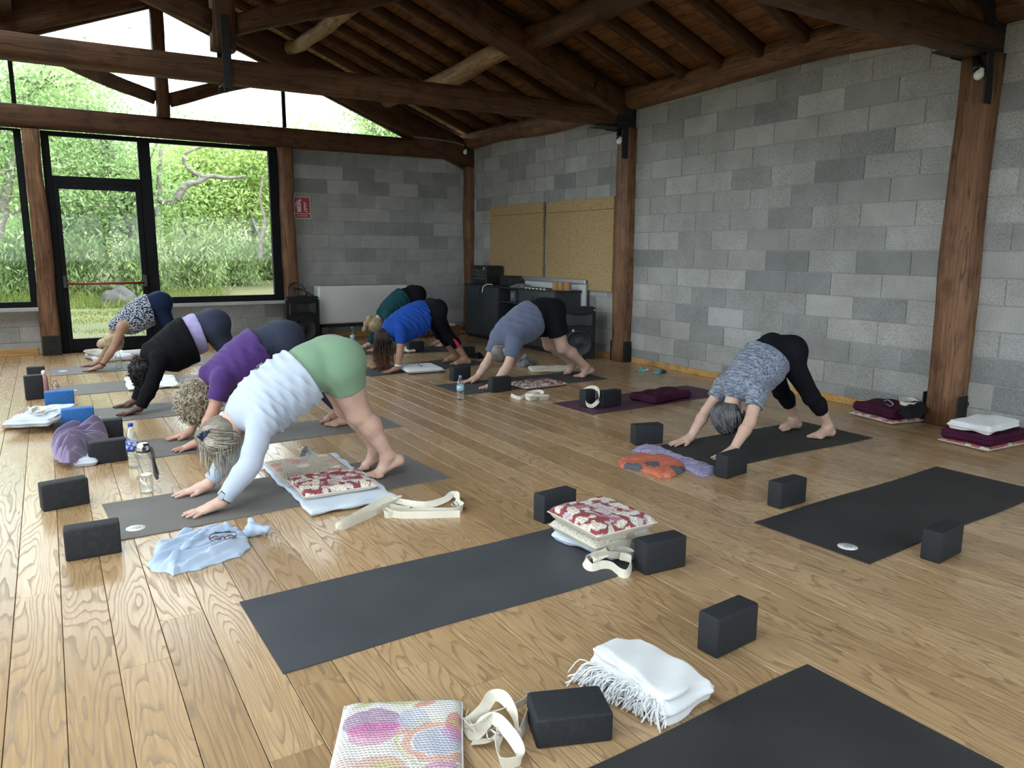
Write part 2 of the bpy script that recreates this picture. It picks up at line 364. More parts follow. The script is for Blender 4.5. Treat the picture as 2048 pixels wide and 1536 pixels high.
# ------------------------------------------------------------------ timber
def timber_me(name, L, w, h, seed, round_=4.0, wob=0.006, bow=(0, 0), taper=1.0, n=16, m=20):
    r = np.random.RandomState(seed); ph = r.rand(6)*6.28
    xs = np.linspace(0, L, n); v = []; f = []
    for i, x in enumerate(xs):
        t = i/(n-1); k = 1+(taper-1)*t
        oy = bow[0]*math.sin(PI*t)+wob*math.sin(ph[0]+t*9)+wob*0.5*math.sin(ph[1]+t*23)
        oz = bow[1]*math.sin(PI*t)+wob*math.sin(ph[2]+t*8)
        sw = 1+0.8*wob/max(w, .05)*math.sin(ph[3]+t*13); sh = 1+0.8*wob/max(h, .05)*math.sin(ph[4]+t*11)
        for j in range(m):
            a = 2*PI*(j+0.5)/m; c, s = math.cos(a), math.sin(a)
            q = (abs(c)**round_+abs(s)**round_)**(-1/round_)
            v.append((x, oy+q*c*w/2*k*sw, oz+q*s*h/2*k*sh))
    for i in range(n-1):
        for j in range(m): f.append((i*m+j, i*m+(j+1) % m, (i+1)*m+(j+1) % m, (i+1)*m+j))
    f.append(tuple(range(m))[::-1]); f.append(tuple(range((n-1)*m, n*m)))
    me = bpy.data.meshes.new(name); me.from_pydata(v, [], f)
    me.polygons.foreach_set('use_smooth', np.array([len(p.vertices) == 4 for p in me.polygons]))
    return me
def frame_of(p0, p1, roll=0.0):
    p0, p1 = Vector(p0), Vector(p1); x = (p1-p0).normalized()
    up = Vector((0, 0, 1)) if abs(x.z) < 0.95 else Vector((0, 1, 0))
    y = up.cross(x).normalized(); z = x.cross(y)
    m = Matrix((x, y, z)).transposed().to_4x4() @ Matrix.Rotation(roll, 4, 'X'); m.translation = p0
    return m
_seed = [10]
def timber(name, p0, p1, w, h, mat, parent=None, base=(0, 0, 0), **k):
    tags = {a: k.pop(a) for a in ('label', 'cat', 'kind', 'group') if a in k}
    _seed[0] += 1
    me = timber_me(name, (Vector(p1)-Vector(p0)).length, w, h, _seed[0], **k)
    b = Vector(base)
    o = link(name, me, MATS[mat], parent, **tags); o.matrix_local = frame_of(Vector(p0)-b, Vector(p1)-b); return o
# posts
def post(x, y, z1, w, d, lab, mat='post_wood', name='timber_post', tap=0.95, plate=True):
    r = empty(name, (x, y, 0), kind='structure', label=lab, cat='post')
    timber('shaft', (x, y, 0.004), (x, y, z1), w, d, mat, r, (x, y, 0), round_=7, wob=0.009, taper=tap)
    if plate:
        bm = bmesh.new()
        for s in (-1, 1): bx(bm, (0, s*(d/2+0.006), 0.13), (w*0.9, 0.008, 0.25), bev=0.002)
        for s in (-1, 1):
            for zz in (0.07, 0.19): bx(bm, (0, s*(d/2+0.014), zz), (0.03, 0.014, 0.03), bev=0.004)
        link('iron_shoe', bm_mesh(bm, 'iron_shoe'), MATS['black_iron'], r)
    return r
post(6.115, 3.27, 2.80, 0.27, 0.27, 'broad brown timber post nearest the camera against the right wall')
post(6.115, 7.33, 2.80, 0.25, 0.24, 'brown timber post in the middle of the right wall beside the loudspeaker')
post(6.09, BY-0.08, 2.80, 0.16, 0.2, 'dark slim timber post in the far corner of the room', plate=False)
post(-0.02, BY-0.06, 2.80, 0.22, 0.22, 'brown cracked timber post left of the glass door', tap=0.85)
post(3.08, BY-0.06, 2.80, 0.20, 0.22, 'brown timber post between the big window and the block wall', plate=False)
for yy, lab in ((3.27, 'timber post on the left wall out of view near the front'), (7.33, 'timber post on the left wall out of view in the middle'), (FY+0.15, 'timber post on the left wall behind the camera')):
    post(LX+0.05, yy, 2.8, 0.25, 0.25, lab, plate=False)
# roof geometry
RX, RZ, SL = 1.50, 5.03, 0.385            # ridge x, underside of boards at the ridge, slope
def roof_z(x): return RZ-SL*abs(x-RX)
roof = link('ceiling', None, kind='structure', label='pitched timber board ceiling', cat='ceiling') if False else empty('ceiling', (0, 0, 0), kind='structure', label='pitched roof of brown boards on joists', cat='ceiling')
ang = math.atan(SL); SLEN = (WX+0.6-RX)/math.cos(ang)
def slope_mat(side, s, y, lift):
    """frame on a roof slope: local x along world y, local y down the slope"""
    x = RX+side*s*math.cos(ang); z = RZ-s*math.sin(ang)+lift/math.cos(ang)
    ex = Vector((0, 1, 0)); ey = Vector((side*math.cos(ang), 0, -math.sin(ang))); ez = ex.cross(ey)
    if ez.z < 0: ez = -ez; ex = ey.cross(ez)
    m = Matrix((ex, ey, ez)).transposed().to_4x4(); m.translation = (x, y, z); return m
SKY = [(-0.4, 2.9), (3.6, 7.0), (7.7, 10.9)]; SK0, SK1 = 1.32, 4.62      # roof windows added in the unseen left slope to brighten the floor
def left_runs(s0, s1):
    if s1 <= SK0 or s0 >= SK1: return [(Y0R, Y1R)]
    e = [Y0R]+[v for p in SKY for v in p]+[Y1R]; return list(zip(e[0::2], e[1::2]))
bwid = 0.165; nrow = int(SLEN/bwid)
left_bm = bmesh.new(); Y0R, Y1R = FY-0.6, BY+0.9
for r_ in range(nrow):
    s = (r_+0.5)*bwid
    cuts = [Y0R, 2.6+rng.random()*1.0, 5.6+rng.random()*1.2, 8.4+rng.random()*1.2, Y1R]
    for a, b in zip(cuts[:-1], cuts[1:]):
        if a >= 2.0 or b > 3.0:
            o = link('board', unit_box(b-a-0.004, bwid-0.006, 0.022, 0.003), MATS['board_wood'], roof); o.matrix_local = slope_mat(1, s, (a+b)/2, 0.011)
    for a, b in left_runs(s-bwid/2, s+bwid/2): bx(left_bm, (0, 0, 0), (b-a, bwid-0.006, 0.022), M=slope_mat(-1, s, (a+b)/2, 0.011))
link('boards', bm_mesh(left_bm, 'boards'), MATS['board_wood'], roof, kind='stuff')
bm = bmesh.new()
bx(bm, (0, 0, 0), (Y1R-Y0R, SLEN, 0.06), M=slope_mat(1, SLEN/2, (Y1R+Y0R)/2, 0.056))
for s0, s1 in ((0, SK0), (SK0, SK1), (SK1, SLEN)):
    for a, b in left_runs(s0, s1): bx(bm, (0, 0, 0), (b-a, s1-s0, 0.06), M=slope_mat(-1, (s0+s1)/2, (a+b)/2, 0.056))
bx(bm, ((WX+RX)/2, FY/2-0.7, 3.15), (0.01, 0.01, 0.01))
link('roof_deck', bm_mesh(bm, 'roof_deck'), MATS['board_wood'], roof)
for i, (a, b) in enumerate(SKY):
    o = empty('window_%d' % (9+i), (0, 0, 0), kind='structure', label='roof window on the left slope, number %s from the camera end' % ('one', 'two', 'three')[i], cat='window'); bm = bmesh.new()
    for y_, s_, ly, ls in (((a+b)/2, SK0, b-a, 0.08), ((a+b)/2, SK1, b-a, 0.08), (a, (SK0+SK1)/2, 0.08, SK1-SK0), (b, (SK0+SK1)/2, 0.08, SK1-SK0)): bx(bm, (0, 0, 0), (ly, ls, 0.12), M=slope_mat(-1, s_, y_, 0.06))
    link('frame', bm_mesh(bm, 'frame'), MATS['black_frame'], o)
    g = link('pane', unit_box(b-a, SK1-SK0, 0.006, 0.0), MATS['glass'], o); g.matrix_local = slope_mat(-1, (SK0+SK1)/2, (a+b)/2, 0.10)
    l = bpy.data.lights.new('portal_roof', 'AREA'); l.shape = 'RECTANGLE'; l.size = b-a; l.size_y = SK1-SK0; l.cycles.is_portal = True
    lo_ = bpy.data.objects.new('portal_roof', l); COL.objects.link(lo_); lo_.matrix_world = slope_mat(-1, (SK0+SK1)/2, (a+b)/2, 0.2)
jo_left = bmesh.new()
def joist(side, y):
    p0 = (RX+side*0.02, y, RZ-0.062); p1 = (RX+side*(WX+0.45-RX), y, roof_z(WX+0.45)-0.062)
    if side > 0 and 2.3 < y: timber('joist', p0, p1, 0.085, 0.115, 'truss_wood', roof, round_=9, wob=0.003, m=12, n=8)
    else: bx(jo_left, (0, 0, 0), (SLEN-0.1, 0.085, 0.115), M=frame_of(((p0[0]+p1[0])/2, y, (p0[2]+p1[2])/2), p1))
yj = 6.895+0.535*9
while yj > FY:
    joist(1, yj); joist(-1, yj); yj -= 0.535
link('joists', bm_mesh(jo_left, 'joists'), MATS['truss_wood'], roof, kind='stuff')
# purlins and ridge: natural logs
def purlin(x, z, y0, y1, w, h, lab, mat='purlin_wood', **k):
    timber('roof_purlin', (x, y0, z), (x, y1, z), w, h, mat, kind='structure', label=lab, cat='beam', **k)
pz = lambda x: roof_z(x)-0.12
purlin(4.66, pz(4.66)-0.10, 7.25, 11.6, 0.20, 0.21, 'pale rough log purlin between the two far roof trusses, low on the slope', round_=2.6, wob=0.022, bow=(0.05, -0.05))
purlin(3.18, pz(3.18)-0.10, 7.45, 11.6, 0.19, 0.19, 'pale curved log purlin high up beside the far king post', round_=2.3, wob=0.03, bow=(0.03, -0.14), taper=0.85)
purlin(4.66, pz(4.66)-0.10, 3.1, 7.55, 0.20, 0.22, 'squared brown log purlin between the two nearer roof trusses', 'truss_wood', round_=5, wob=0.015, bow=(0.0, 0.03))
purlin(3.15, pz(3.15)-0.10, 3.1, 7.5, 0.2, 0.2, 'log purlin high on the roof at the top edge of view', round_=2.6, wob=0.02)
purlin(RX, RZ-0.2, FY, 11.6, 0.2, 0.24, 'ridge beam above the king posts', 'truss_wood', round_=6)
for xx in (-0.18, -1.66): purlin(xx, pz(xx)-0.1, FY, 11.6, 0.2, 0.2, 'log purlin on the left roof slope at x %.1f' % xx if False else ('upper log purlin on the left roof slope' if xx > -1 else 'lower log purlin on the left roof slope'), 'truss_wood')
purlin(6.09, 3.13, 3.35, 7.42, 0.24, 0.25, 'bowed brown log wall plate on top of the right wall between the posts', 'post_wood', round_=3.5, wob=0.02, bow=(0.0, 0.05))
purlin(6.09, 3.10, 7.30, 11.45, 0.24, 0.25, 'brown log wall plate on top of the right wall in the far corner', 'post_wood', round_=3.5, wob=0.02)
purlin(6.09, 3.13, FY, 3.2, 0.24, 0.25, 'brown log wall plate on top of the right wall beyond the near post', 'post_wood', round_=3.5, wob=0.02)
purlin(LX+0.04, 3.0, FY, 11.45, 0.24, 0.25, 'timber wall plate on the left wall', 'truss_wood')
# trusses
def truss(y, lab, tie=True, w=0.2):
    r = empty('roof_truss', (RX, y, 0), kind='structure', label=lab, cat='roof truss'); B = (RX, y, 0)
    T = lambda nm, a, b, ww, hh, **k: timber(nm, (a[0], y, a[1]), (b[0], y, b[1]), ww, hh, 'truss_wood', r, B, **k)
    hw = 4.62
    for s in (1, -1):
        T('rafter', (RX+s*4.70, 2.92 if tie else 2.83), (RX+s*0.06, 4.755 if tie else 4.665), w*1.1, 0.32 if tie else 0.38, round_=6, wob=0.012)
        T('strut', (RX+s*0.08, 3.30), (RX+s*1.72, 3.86), w*0.8, 0.17, round_=6, wob=0.008)
    if tie:
        T('tie_beam', (RX-hw, 2.925), (RX+hw, 2.905), w*1.05, 0.21, round_=4.5, wob=0.014, n=30)
    T('king_post', (RX, 3.08 if tie else 3.06), (RX, 4.75), w*1.0, 0.21, round_=7, wob=0.004)
    if tie:
        bm = bmesh.new()
        for s in (1, -1): bx(bm, (0, s*(w*0.56), 3.05), (0.075, 0.012, 0.6), bev=0.002)
        bx(bm, (0, 0, 2.79), (0.075, w*1.2, 0.014), bev=0.002)
        bx(bm, (0, 0, 2.765), (0.03, 0.03, 0.05), bev=0.006)
        link('iron_strap', bm_mesh(bm, 'iron_strap'), MATS['black_iron'], r)
        for s in (1, -1):
            bm = bmesh.new()
            for t in (1, -1):
                bx(bm, (s*4.50, t*(w*0.56), 2.93), (0.30, 0.01, 0.30), bev=0.002)
                m = frame_of((s*4.28, t*(w*0.56+0.004), 3.12), (s*3.9, t*(w*0.56+0.004), 3.26))
                bx(bm, (0, 0, 0), (0.62, 0.01, 0.11), M=m, bev=0.002)
            bx(bm, (s*4.40, 0, 2.795), (0.55, w*1.25, 0.012), bev=0.002)
            bx(bm, (s*4.47, -w*0.6, 2.62), (0.012, 0.1, 0.38) if False else (0.10, 0.012, 0.36), bev=0.002)
            link('iron_bracket', bm_mesh(bm, 'iron_bracket'), MATS['black_iron'], r)
    return r
truss(7.36, 'middle roof truss with tie beam, king post and iron strap crossing the view')
truss(3.27, 'near roof truss with heavy tie beam entering at the upper right corner')
truss(FY+0.1, 'roof truss behind the camera')
truss(11.36, 'far roof truss in front of the gable glazing', tie=False, w=0.16)
timber('lintel_beam', (LX, BY-0.07, 2.94), (WX, BY-0.07, 2.94), 0.19, 0.27, 'truss_wood', kind='structure', label='long dark timber lintel across the back wall under the gable glazing', cat='beam', round_=8, wob=0.004, n=24)
# ------------------------------------------------------------------ window frames and glass
def frame_bars(name, bars, mat, kind, lab, cat, y=BY, d=0.08):
    bm = bmesh.new()
    for x0, x1, z0, z1 in bars: bx(bm, ((x0+x1)/2, y, (z0+z1)/2), (x1-x0, d, z1-z0), bev=0.004)
    return link(name, bm_mesh(bm, name), MATS[mat], kind=kind, label=lab, cat=cat)
def pane(parent, x0, x1, z0, z1, y=BY): link('pane', box_me('pane', ((x0+x1)/2, y, (z0+z1)/2), (x1-x0, 0.006, z1-z0)), MATS['glass'], parent)
d1 = frame_bars('door_1', [(0.075, 0.165, 0.0, 2.80), (1.165, 1.31, 0.0, 2.80), (0.165, 1.165, 2.745, 2.80), (0.165, 1.165, 2.175, 2.26), (0.165, 1.165, 0.0, 0.02)], 'black_frame', 'structure', 'black metal framed glass door with a transom and red push bar', 'door')
pane(d1, 0.165, 1.165, 2.26, 2.745)
dl = link('door_leaf', (lambda bm: ([bx(bm, ((a+b)/2, BY-0.02, (c+d)/2), (b-a, 0.06, d-c), bev=0.004) for a, b, c, d in ((0.165, 0.222, 0.02, 2.175), (1.098, 1.165, 0.02, 2.175), (0.222, 1.098, 2.10, 2.175), (0.222, 1.098, 0.02, 0.185))], bm_mesh(bm, 'door_leaf'))[1])(bmesh.new()), MATS['black_frame'], d1)
link('pane', box_me('pane', (0.66, BY-0.02, 1.14), (0.88, 0.006, 1.92)), MATS['glass'], dl)
pb = link('push_bar', tube_me('push_bar', [(0.20, BY-0.10, 0.905), (1.12, BY-0.10, 0.905)], 0.016, 10), MATS['red_metal'], d1, label='red push bar')
bm = bmesh.new()
for xx in (0.19, 1.13): bx(bm, (xx, BY-0.08, 0.93), (0.045, 0.07, 0.16), bev=0.006)
link('bar_bracket', bm_mesh(bm, 'bar_bracket'), MATS['black_plastic'], d1)
w1 = frame_bars('window_1', [(1.31, 2.985, 2.745, 2.80), (1.31, 2.985, 0.61, 0.70), (2.855, 2.985, 0.70, 2.745)], 'black_frame', 'structure', 'big fixed black framed window right of the door', 'window'); pane(w1, 1.31, 2.855, 0.70, 2.745)
link('window_sill', box_me('window_sill', (2.15, BY-0.03, 0.59), (1.72, 0.20, 0.045), 0.004), MATS['sill_stone'], w1)
w2 = frame_bars('window_2', [(LX, -0.125, 2.775, 2.80), (LX, -0.125, 0.60, 0.685), (-0.205, -0.125, 0.685, 2.775), (-1.65, -1.57, 0.685, 2.775)], 'black_frame', 'structure', 'black framed window left of the cracked post', 'window'); pane(w2, LX, -0.205, 0.685, 2.775)
link('window_sill', box_me('window_sill', (-1.6, BY-0.03, 0.59), (3.0, 0.20, 0.045), 0.004), MATS['sill_stone'], w2)
# gable glazing
w3 = frame_bars('window_3', [(3.095, 3.145, 3.06, 3.80), (-0.185, -0.135, 3.06, 3.80), (LX, WX, 3.055, 3.085)], 'black_frame', 'structure', 'triangular gable glazing above the lintel', 'window', y=BY+0.02, d=0.05)
def tri_pane(pts):
    bm = bmesh.new(); vv = [bm.verts.new((p[0], BY+0.02, p[1])) for p in pts]; f = bm.faces.new(vv)
    r = bmesh.ops.extrude_face_region(bm, geom=[f]); bmesh.ops.translate(bm, vec=(0, 0.006, 0), verts=[g for g in r['geom'] if isinstance(g, bmesh.types.BMVert)])
    bmesh.ops.recalc_face_normals(bm, faces=bm.faces); link('pane', bm_mesh(bm, 'pane'), MATS['glass'], w3)
gz = lambda x: 4.80-0.392*abs(x-RX)
for a, b in ((LX, -0.16), (-0.16, RX), (RX, 3.12), (3.12, WX)): tri_pane([(a, 3.07), (b, 3.07), (b, gz(b)), (a, gz(a))] if gz(a) > 3.1 and gz(b) > 3.1 else ([(a, 3.07), (b, 3.07), (b, gz(b))] if gz(a) <= 3.1 else [(a, 3.07), (b, 3.07), (a, gz(a))]))
bm = bmesh.new()
for s in (1, -1):
    bx(bm, (0, 0, 0), (4.9, 0.06, 0.06), M=frame_of((RX+s*2.3, BY-0.03, 4.44-0.394*2.2), (RX+s*4.5, BY-0.03, 4.44-0.394*4.4)))
link('glazing_bead', bm_mesh(bm, 'glazing_bead'), MATS['truss_wood'], w3)
# left wall windows (outside the frame; they light the room)
def left_bay(n, y0, y1, z0=0.5, z1=3.0):
    bm = bmesh.new()
    for a, b, c, d in ((y0, y1, z0, z0+0.08), (y0, y1, z1-0.08, z1), (y0, y0+0.08, z0, z1), (y1-0.08, y1, z0, z1), ((y0+y1)/2-0.05, (y0+y1)/2+0.05, z0, z1)):
        bx(bm, (LX, (a+b)/2, (c+d)/2), (0.08, b-a, d-c))
    o = link('window_%d' % n, bm_mesh(bm, 'window'), MATS['black_frame'], kind='structure', label='black framed left wall window, bay %s' % ('one', 'two', 'three', 'four')[n-4], cat='window')
    link('pane', box_me('pane', (LX, (y0+y1)/2, (z0+z1)/2), (0.006, y1-y0-0.1, z1-z0-0.1)), MATS['glass'], o)
    portal('portal_left_%d' % n, (LX-0.15, (y0+y1)/2, (z0+z1)/2), (0, -PI/2, 0), z1-z0, y1-y0)
left_bay(4, 3.40, 7.2, 0.5, 2.6); left_bay(5, FY+0.3, 3.14, 0.5, 2.6)
bm = bmesh.new()
for x0, x1, z0, z1 in ((LX, WX, 2.25, 3.05), (LX, WX, 0.9, 1.0), (LX, LX+0.1, 0.5, 3), (WX-0.1, WX, 0.5, 3), (1.4, 1.6, 0.5, 3.0), (-0.1, 0.1, 0.5, 3), (3.0, 3.2, 0.5, 3)): bx(bm, ((x0+x1)/2, FY, (z0+z1)/2), (x1-x0, 0.1, z1-z0))
bm2 = bmesh.new(); vv = [bm2.verts.new((x_, FY-0.1+d_, z_)) for d_ in (0, 0.08) for x_, z_ in ((LX, 2.95), (WX, 2.95), (WX, 3.3), (RX, 5.05), (LX, 3.3))]
for q_ in ((0, 1, 2, 3, 4), (9, 8, 7, 6, 5)): bm2.faces.new([vv[i] for i in q_])
link('wall_gable', bm_mesh(bm2, 'wall_gable'), MATS['board_wood'], kind='structure', label='boarded gable behind the camera', cat='wall')
w8 = link('window_8', bm_mesh(bm, 'window_8'), MATS['black_frame'], kind='structure', label='window wall behind the camera', cat='window')  # unseen glazing, put in and sized to brighten the near floor
link('pane', box_me('pane', ((LX+WX)/2, FY, 1.8), (WX-LX-0.1, 0.006, 2.4)), MATS['glass'], w8)
portal('portal_front', ((LX+WX)/2, FY-0.2, 1.6), (PI/2, 0, 0), WX-LX, 1.5)
portal('portal_back', (0.0, BY+0.25, 1.75), (-PI/2, 0, 0), 6.1, 2.2)
portal('portal_gable', (RX, BY+0.25, 3.75), (-PI/2, 0, 0), 7.5, 1.4)
# sockets, sign, spot lamps
so = empty('wall_socket', (WX-0.008, 5.295, 0.40), label='white double power socket low on the right block wall', cat='socket')
link('cover_plate', box_me('cover_plate', (0, 0, 0), (0.012, 0.122, 0.076), 0.003), MATS['white_plastic'], so)
bm = bmesh.new()
for zz in (-0.018, 0, 0.018): bx(bm, (-0.007, 0, zz), (0.003, 0.006, 0.006))
link('socket_holes', bm_mesh(bm, 'socket_holes'), MATS['black_plastic'], so)
def spot(x, y, z, lab, ax=(0, -1)):
    o = empty('spot_lamp', (x, y, z), label=lab, cat='lamp')
    link('base_disc', tube_me('base_disc', [(0.0, 0, 0.02), (-0.03, 0, 0.02)], 0.05, 20), MATS['black_plastic'], o)
    link('lamp_holder', tube_me('lamp_holder', [(-0.06, 0.02, 0.07), (-0.075, 0.0, 0.0), (-0.085, -0.02, -0.03)], [0.022, 0.030, 0.032], 14), MATS['black_plastic'], o)
    link('bracket', tube_me('bracket', [(-0.02, 0, 0.02), (-0.07, 0.0, 0.03)], 0.012, 8), MATS['chrome'], o)
    me = lathe_me('bulb', [(0.001, -0.036), (0.016, -0.033), (0.028, -0.020), (0.034, 0.0), (0.030, 0.018), (0.018, 0.036), (0.015, 0.05)], 18)
    b = link('bulb', me, MATS['white_plastic'], o, (-0.095, -0.035, -0.065)); b.rotation_euler = (0.35, 0.2, 0)
spot(5.985, 3.22, 2.70, 'black spot lamp with a white bulb on the nearest post')
spot(5.99, 7.30, 2.70, 'black spot lamp with a white bulb on the middle post')
spot(6.03, BY-0.2, 2.98, 'small white bulb lamp in the far corner under the roof')
wm = M('thin_cable', (0.55, 0.53, 0.48), 0.6)
tag(link('lamp_cable', tube_me('lamp_cable', [tuple(p) for p in catmull([(5.05, BY-0.22, 3.085), (5.5, BY-0.21, 3.075), (5.85, BY-0.2, 3.045), (5.98, BY-0.2, 3.0)], 6)], 0.004, 6), wm), 'thin pale cable running over the lintel to the corner lamp', 'cable')
# ------------------------------------------------------------------ outdoors
rs = np.random.RandomState(3)
def leaf_mat(name, a, b, tr):
    m = bpy.data.materials.new(name); m.use_nodes = True; N, L = nodes(m); p = N['Principled BSDF']; p.inputs['Roughness'].default_value = 0.6; p.inputs['Specular IOR Level'].default_value = 0.15
    geo = N.new('ShaderNodeNewGeometry'); n = mk(N, 'ShaderNodeTexNoise', i_Scale=0.9, i_Detail=3.0); L.new(geo.outputs['Position'], n.inputs['Vector'])
    r = ramp(N, [(0.32, a), (0.68, b)]); L.new(n.outputs['Fac'], r.inputs['Fac'])
    v = N.new('ShaderNodeHueSaturation'); mr = mk(N, 'ShaderNodeMapRange'); mr.inputs['To Min'].default_value = 0.65; mr.inputs['To Max'].default_value = 1.35
    L.new(geo.outputs['Random Per Island'], mr.inputs['Value']); L.new(mr.outputs[0], v.inputs['Value']); L.new(r.outputs[0], v.inputs['Color'])
    L.new(v.outputs[0], p.inputs['Base Color'])
    t = N.new('ShaderNodeBsdfTranslucent'); L.new(v.outputs[0], t.inputs['Color']); mx = N.new('ShaderNodeMixShader'); mx.inputs[0].default_value = tr
    L.new(p.outputs[0], mx.inputs[1]); L.new(t.outputs[0], mx.inputs[2]); L.new(mx.outputs[0], N['Material Output'].inputs['Surface'])
    MATS[name] = m
leaf_mat('leaf_bright', (0.30, 0.43, 0.14), (0.44, 0.54, 0.20), 0.45)
leaf_mat('leaf_mid', (0.24, 0.36, 0.155), (0.36, 0.48, 0.21), 0.4)
leaf_mat('leaf_dark', (0.17, 0.28, 0.12), (0.26, 0.39, 0.16), 0.35)
leaf_mat('leaf_grey', (0.17, 0.25, 0.095), (0.26, 0.33, 0.145), 0.3)
leaf_mat('grass_blade', (0.093, 0.143, 0.029), (0.172, 0.192, 0.054), 0.3)
M('bark', (0.10, 0.085, 0.07), 0.9, (0.21, 0.19, 0.165), n=(9, 5), bump=(20, 0.6, 0.01))
M('rock', (0.045, 0.042, 0.04), 0.9, (0.085, 0.082, 0.08), n=(3, 6), bump=(8, 0.8, 0.03))
m = M('meadow', (0.065, 0.08, 0.022), 0.95, (0.13, 0.12, 0.05), n=(0.35, 6), bump=(6, 0.5, 0.03))
M('gravel', (0.16, 0.145, 0.12), 0.95, (0.22, 0.2, 0.17), n=(3, 6), bump=(30, 0.6, 0.02))
# terrain
n_ = 60; gx = np.linspace(-40, 70, n_); gy = np.concatenate([np.linspace(11.7, 40, 40), np.linspace(44, 110, 20)])
def ground_z(x, y):
    d = np.maximum(0, np.asarray(y)-23.0)
    return -0.06 + 0.02*np.sin(np.asarray(x)*0.7)*np.sin(np.asarray(y)*0.5) + 0.035*d + 0.0004*d*d
XX, YY = np.meshgrid(gx, gy); V = np.stack([XX, YY, ground_z(XX, YY)], -1).reshape(-1, 3)
F = [(j*n_+i, j*n_+i+1, (j+1)*n_+i+1, (j+1)*n_+i) for j in range(len(gy)-1) for i in range(n_-1)]
link('ground', fast_mesh('ground', V, F), MATS['meadow'], kind='structure', label='meadow ground outside the glass door', cat='ground')
link('ground_side', box_me('ground_side', (-20, 0, -0.25), (33, 40, 0.1)), MATS['meadow'], kind='structure', label='ground outside the left windows', cat='ground')
link('ground_front', box_me('ground_front', (15, -12, -0.25), (37, 19, 0.1)), MATS['meadow'], kind='structure', label='ground outside behind the camera', cat='ground')
link('gravel_path', fast_mesh('gravel_path', [(4.6, 21.5, -.02), (14, 20.5, -.02), (14, 23.5, -0.01), (8.2, 24.6, 0.03), (5.6, 23.6, -.01)], [(0, 1, 2, 3, 4)]), MATS['gravel'], kind='structure', label='pale gravel path outside at the right of the window', cat='path')
def cards(cent, size, asp, rsd, upness=0.0):
    """leaf quads around centres"""
    n = len(cent); a = rsd.randn(n, 3); a /= np.linalg.norm(a, axis=1)[:, None]
    if upness: a = a*(1-upness)+np.array([0, 0, upness]); a /= np.linalg.norm(a, axis=1)[:, None]
    b = np.cross(a, rsd.randn(n, 3)); b /= np.linalg.norm(b, axis=1)[:, None]
    s = (size*(0.6+0.8*rsd.rand(n)))[:, None]
    L_, W_ = a*s, b*s*asp
    v = np.stack([cent-L_, cent+W_*0.9, cent+L_, cent-W_*0.9], 1).reshape(-1, 3)
    return v, np.arange(n*4).reshape(-1, 4)
def tree(x, y, h, cr, nleaf, mat, lab, lean=(0, 0), limbs=(), seed=0, size=0.13, crown0=0.3, group='trees beyond the meadow', trunk_r=0.14, nb=16):
    r = np.random.RandomState(100+seed); z0 = float(ground_z(x, y))-0.1
    root = empty('tree', (x, y, z0), label=lab, cat='tree', group=None)
    bm_v = []; meshes = []
    def addtube(pts, rads, n=7):
        me = tube_me('t', pts, rads, n); bmx.from_mesh(me); bpy.data.meshes.remove(me)
    bmx = bmesh.new()
    tp = [(0, 0, 0)] ; k = 6
    for i in range(1, k+1):
        t = i/k; tp.append((lean[0]*t+0.25*r.randn()*t*0.6, lean[1]*t+0.2*r.randn()*t*0.6, h*0.8*t))
    tp = catmull(tp, 4); addtube([tuple(p) for p in tp], list(np.linspace(trunk_r, 0.03, len(tp))), 8)
    tips = []
    for b in range(nb):
        t = crown0+(1-crown0)*r.rand()**0.8; p0 = tp[int(t*(len(tp)-1))]; a = r.rand()*6.283
        ln = cr*(0.5+0.6*r.rand())*(1.15-0.6*t)
        d = np.array([math.cos(a), math.sin(a), 0.35+0.4*r.rand()]); mid = p0+d*ln*0.5+0.15*r.randn(3); end = p0+d*ln+0.25*r.randn(3)*[1, 1, .6]
        pts = catmull([p0, mid, end], 4); addtube([tuple(p) for p in pts], list(np.linspace(trunk_r*0.38*(1.1-t), 0.012, len(pts))), 5)
        for q in range(2, len(pts)): tips.append(pts[q])
        for s in range(2):
            e2 = mid+np.array([r.randn(), r.randn(), 0.5*r.rand()])*ln*0.4; addtube([tuple(mid), tuple((mid+e2)/2+0.08*r.randn(3)), tuple(e2)], [trunk_r*0.16, 0.014, 0.007], 4); tips += [e2, (mid+e2)/2]
    for path, r0, r1 in limbs:      # big bare limbs
        pts = catmull([at_depth(q[0], q[1], y-0.9)-np.array((x, y, z0)) for q in path], 5); addtube([tuple(p)for p in pts], list(np.linspace(r0, r1, len(pts))), 7)
    tips = np.array(tips+[tp[-1]]*4)
    link('trunk', bm_mesh(bmx, 'trunk', True), MATS['bark'], root)
    c = tips[r.randint(len(tips), size=nleaf)]+r.randn(nleaf, 3)*np.array([1, 1, 0.75])*cr*0.17
    c = c[c[:, 2] > 0.25]
    v, f = cards(c, size, 0.5, r)
    link('foliage', fast_mesh('foliage', v, f, False), MATS[mat], root, kind='stuff')
    return root
